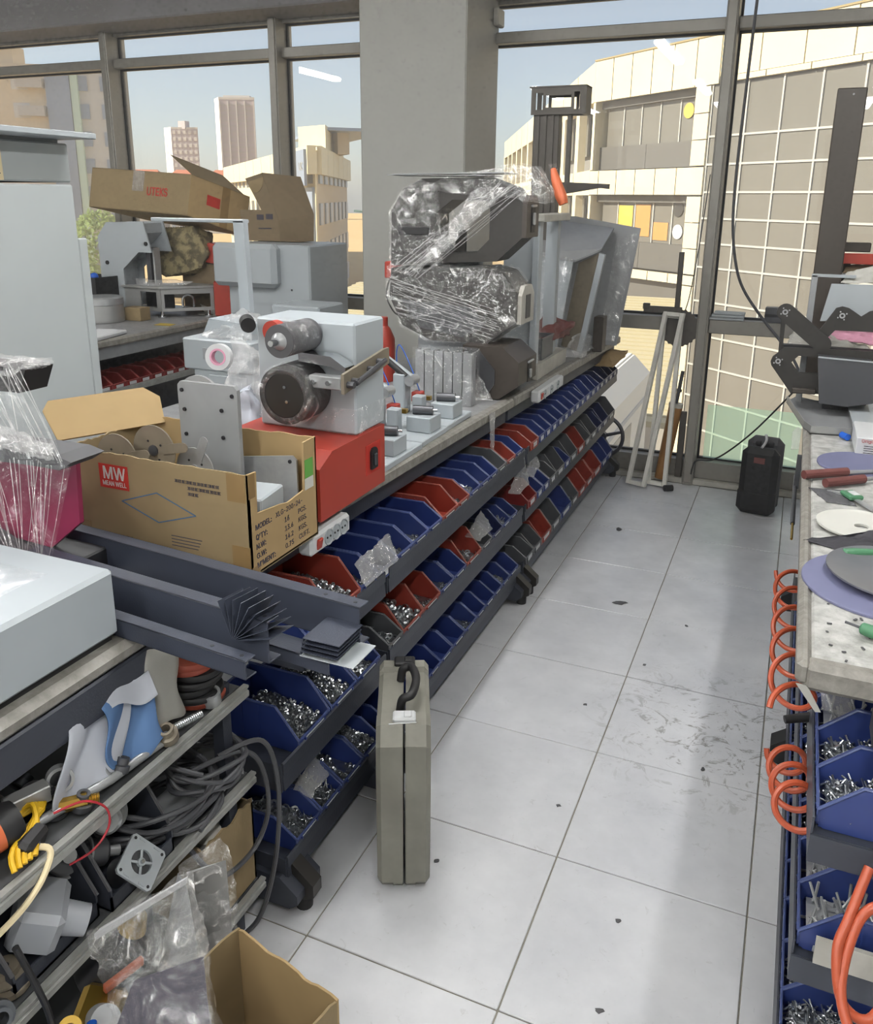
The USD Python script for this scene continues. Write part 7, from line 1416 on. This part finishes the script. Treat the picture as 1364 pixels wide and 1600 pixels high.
t = thing('angle_stand', 'thin white right-angled arm rising behind the roller machine', 'bracket arm', (-1.78, -1.45, 0.921)); part(t, 'post', MB().hull([(-1.645, -1.55, 0.921), (-1.60, -1.55, 0.921), (-1.645, -1.52, 0.921), (-1.60, -1.52, 0.921), (-1.67, -1.55, 1.66), (-1.62, -1.55, 1.66), (-1.67, -1.52, 1.66), (-1.62, -1.52, 1.66)]), 'white_paint'); part(t, 'arm', MB().bb(-2.085, -1.62, -1.55, -1.51, 1.652, 1.667, 0.003), 'white_paint'); part(t, 'screw', MB().cyl((-1.62, -1.553, 1.30), (-1.62, -1.55, 1.30), 0.006, n=10), 'black_steel')
t = thing('small_grey_machine', 'small grey machine with a square recess behind the printed carton', 'machine', (-1.64, -1.65, 0.921)); part(t, 'upper_body', MB().bb(-1.80, -1.47, -1.75, -1.50, 1.09, 1.215, 0.006), 'grey_paint'); part(t, 'lower_body', MB().bb(-1.755, -1.47, -1.745, -1.5, 0.921, 1.09, 0.004), 'grey_paint'); k = part(t, 'recess', MB().bb(-1.70, -1.655, -1.752, -1.748, 1.135, 1.18), 'sheet_steel'); part(k, 'button', MB().cyl((-1.677, -1.757, 1.16), (-1.677, -1.75, 1.16), 0.006, n=12), 'black_rubber'); part(t, 'front_door', MB().bb(-1.68, -1.50, -1.751, -1.745, 0.93, 1.075, 0.002), 'grey_paint'); part(t, 'top_block', MB().prism([(-1.74, 1.215), (-1.5, 1.215), (-1.5, 1.275), (-1.70, 1.29)], (0, -1.70, 0), X_, Z, Y_ * 0.15), 'white_paint')
solo('bubble_film', film_over([(-1.71, -1.74, 1.225), (-1.5, -1.74, 1.225), (-1.5, -1.6, 1.225), (-1.68, -1.6, 1.29), (-1.55, -1.65, 1.33), (-1.48, -1.68, 1.31)], 0.035, 26, 0.012, 73), 'film_bag', 'crumpled clear film heaped on the small grey machine', 'film', None, True)
solo('bubble_film', film_over([(-1.24, -2.2, 1.05), (-1.10, -2.2, 1.05), (-1.12, -2.2, 1.29), (-1.24, -2.16, 1.31), (-1.15, -2.1, 1.2), (-1.22, -2.25, 1.15)], 0.03, 24, 0.012, 74), 'film_bag', 'crumpled clear film hanging left of the roller machine', 'film', None, True)
t = thing('tape_roll', 'white roll with a pink core left of the big rollers', 'tape roll', (-1.26, -2.25, 1.2)); part(t, 'roll', MB().lathe([(0.026, -0.012), (0.042, -0.012), (0.042, 0.012), (0.026, 0.012), (0.026, -0.012)], (-1.235, -2.25, 1.265), (0.25, -1, 0.1), 30), 'label_white', 30); part(t, 'pink_core', MB().lathe([(0.021, -0.013), (0.027, -0.013), (0.027, 0.013), (0.021, 0.013), (0.021, -0.013)], (-1.235, -2.25, 1.265), (0.25, -1, 0.1), 30), 'pink_plastic', 30)
solo('white_cloth', film_over([(-1.30, -2.3, 0.925), (-1.08, -2.3, 0.925), (-1.10, -2.15, 0.925), (-1.28, -2.15, 0.925), (-1.25, -2.28, 1.12), (-1.12, -2.26, 1.17), (-1.15, -2.2, 1.18)], 0.03, 14, 0.018, 75), 'white_cloth', 'white cloth bundle behind the drilled plate in the carton', 'cloth', None, True)
# small things on the back workbench
t = thing('round_tin', 'rounded grey metal tin with a lid at the left of the back workbench', 'tin', (-3.95, 0.0, 0.921)); part(t, 'body', MB().lathe([(0.0001, 0), (0.135, 0), (0.14, 0.02), (0.135, 0.125), (0.0001, 0.125)], (-3.93, 0.0, 0.922), (0, 0, 1), 36), 'aluminium', 30); part(t, 'lid', MB().lathe([(0.137, 0.115), (0.14, 0.12), (0.137, 0.16), (0.12, 0.17), (0.0001, 0.17)], (-3.93, 0.0, 0.922), (0, 0, 1), 36), 'steel', 30)
t = thing('black_crate', 'black open crate of odds and ends beside the grey press', 'crate', (-4.28, 0.3, 0.921)); m = MB()
for s in (-1, 1): m.bb(-4.40, -4.06, 0.22 + 0.13 * s - 0.004, 0.22 + 0.13 * s + 0.004, 1.0, 1.20)
m.bb(-4.40, -4.395, 0.09, 0.35, 1.0, 1.2).bb(-4.065, -4.06, 0.09, 0.35, 1.0, 1.2).bb(-4.40, -4.06, 0.09, 0.35, 0.995, 1.003); part(t, 'body', m, 'black_rubber'); part(t, 'pallet', MB().bb(-4.4, -4.06, 0.1, 0.34, 0.921, 0.995), 'cardboard_dark')
solo('blue_ball', MB().lathe([(0.03 * math.sin(a) + 0.0001, -0.03 * math.cos(a)) for a in np.linspace(0, math.pi, 12)], (-4.13, 0.15, 1.20), (0, 0, 1), 18), 'blue_jug', 'small blue cap showing over the black crate', 'cap', None, True)
solo('small_carton', MB().bb(-3.84, -3.70, 0.1, 0.2, 0.921, 1.01, 0.002), 'cardboard', 'small open cardboard box beside the round tin', 'cardboard box')
solo('yellow_note', MB().prism([(0, 0), (0.12, 0.02), (0.1, 0.1), (-0.02, 0.09)], (-3.50, 0.0, 0.9212), X_, Y_, Z * 0.002), 'label_yellow', 'yellow slip of paper at the edge of the back workbench', 'paper')
for k, (x, y, a) in enumerate(((-3.42, 0.62, 15), (-3.50, 0.7, 50))): solo('white_sheet', MB().sheet(lambda u, v: np.stack([x + (u - 0.5) * 0.3 * math.cos(math.radians(a)) - (v - 0.5) * 0.2 * math.sin(math.radians(a)), y + (u - 0.5) * 0.3 * math.sin(math.radians(a)) * 0.6 + (v - 0.5) * 0.2 * math.cos(math.radians(a)), 0.926 + 0.05 * (u - 0.3) ** 2 + 0.06 * k * v]), 10, 6, 0.002), 'paper', ('sheet of white paper curling on the back workbench', 'second sheet of white paper leaning behind the first on the back workbench')[k], 'paper', None, True)
solo('red_carton', MB().box((-3.35, 0.75, 1.33), (0.42, 0.12, 0.14), euler(0, 8, 10), 0.003), 'red_paint', 'red and white carton wedged behind the camouflage bag', 'cardboard box')
solo('red_toolbox', MB().box((-3.22, 0.62, 1.05), (0.36, 0.2, 0.25), euler(0, 0, 5), 0.01), 'red_paint', 'red toolbox with a pale handle behind the papers', 'toolbox'); solo('toolbox_bracket', MB().tube(smooth_path([(-3.20, 0.5, 1.16), (-3.19, 0.49, 1.05), (-3.10, 0.48, 1.02), (-2.95, 0.48, 1.02)], 20), 0.012, 8), 'label_white', 'bent white bracket in front of the red toolbox', 'bracket', None, 40)
solo('brown_carton_stack', MB().box((-3.55, 0.75, 1.10), (0.5, 0.16, 0.35), euler(0, 0, -4), 0.004), 'cardboard_dark', 'plain brown carton filling the space behind the press table', 'cardboard box')
solo('white_parcel', film_over([(-3.35, 0.62, 1.22), (-3.15, 0.64, 1.20), (-3.3, 0.7, 1.34), (-3.38, 0.66, 1.36), (-3.2, 0.66, 1.26)], 0.015, 14, 0.02, 76), 'paper', 'crumpled white bag right of the camouflage bag', 'bag', None, True)
solo('flat_package', MB().box((-3.46, -0.55, 0.934), (0.2, 0.36, 0.025), euler(0, 0, 12), 0.006), 'label_white', 'flat white package at the near corner of the back workbench', 'package')
solo('window_ledge_box', MB().box((-2.62, 0.86, 1.10), (0.1, 0.05, 0.14), euler(0, 25, 10), 0.002), 'cardboard_dark', 'brown card wedge standing on the transom left of the column', 'card')
for x, k in ((-3.0, 0), (-2.85, 1)): solo('ledge_scrap', MB().box((x, 1.0, 1.08), (0.12, 0.06, 0.04), euler(0, 6 - 12 * k, 4), 0.003), 'sheet_steel', ('grey scrap lying on the transom beside the grey machine', 'second grey scrap lying on the transom nearer to the column')[k], 'scrap')
t = thing('wall_valve', 'red valve with a green lever on the left side of the column', 'valve', (-2.2, 0.7, 1.5)); part(t, 'pipe', MB().tube([(-2.19, 0.62, 1.45), (-2.19, 0.62, 1.66)], 0.012, 10), 'red_tool'); part(t, 'red_knob', MB().lathe([(0.0001, -0.02), (0.03, -0.015), (0.035, 0.01), (0.0001, 0.025)], (-2.215, 0.62, 1.50), (-1, 0, 0), 14), 'red_tool', 30); part(t, 'lever', MB().box((-2.245, 0.62, 1.665), (0.12, 0.015, 0.014), euler(0, 4, 0), 0.003), 'apt_green')
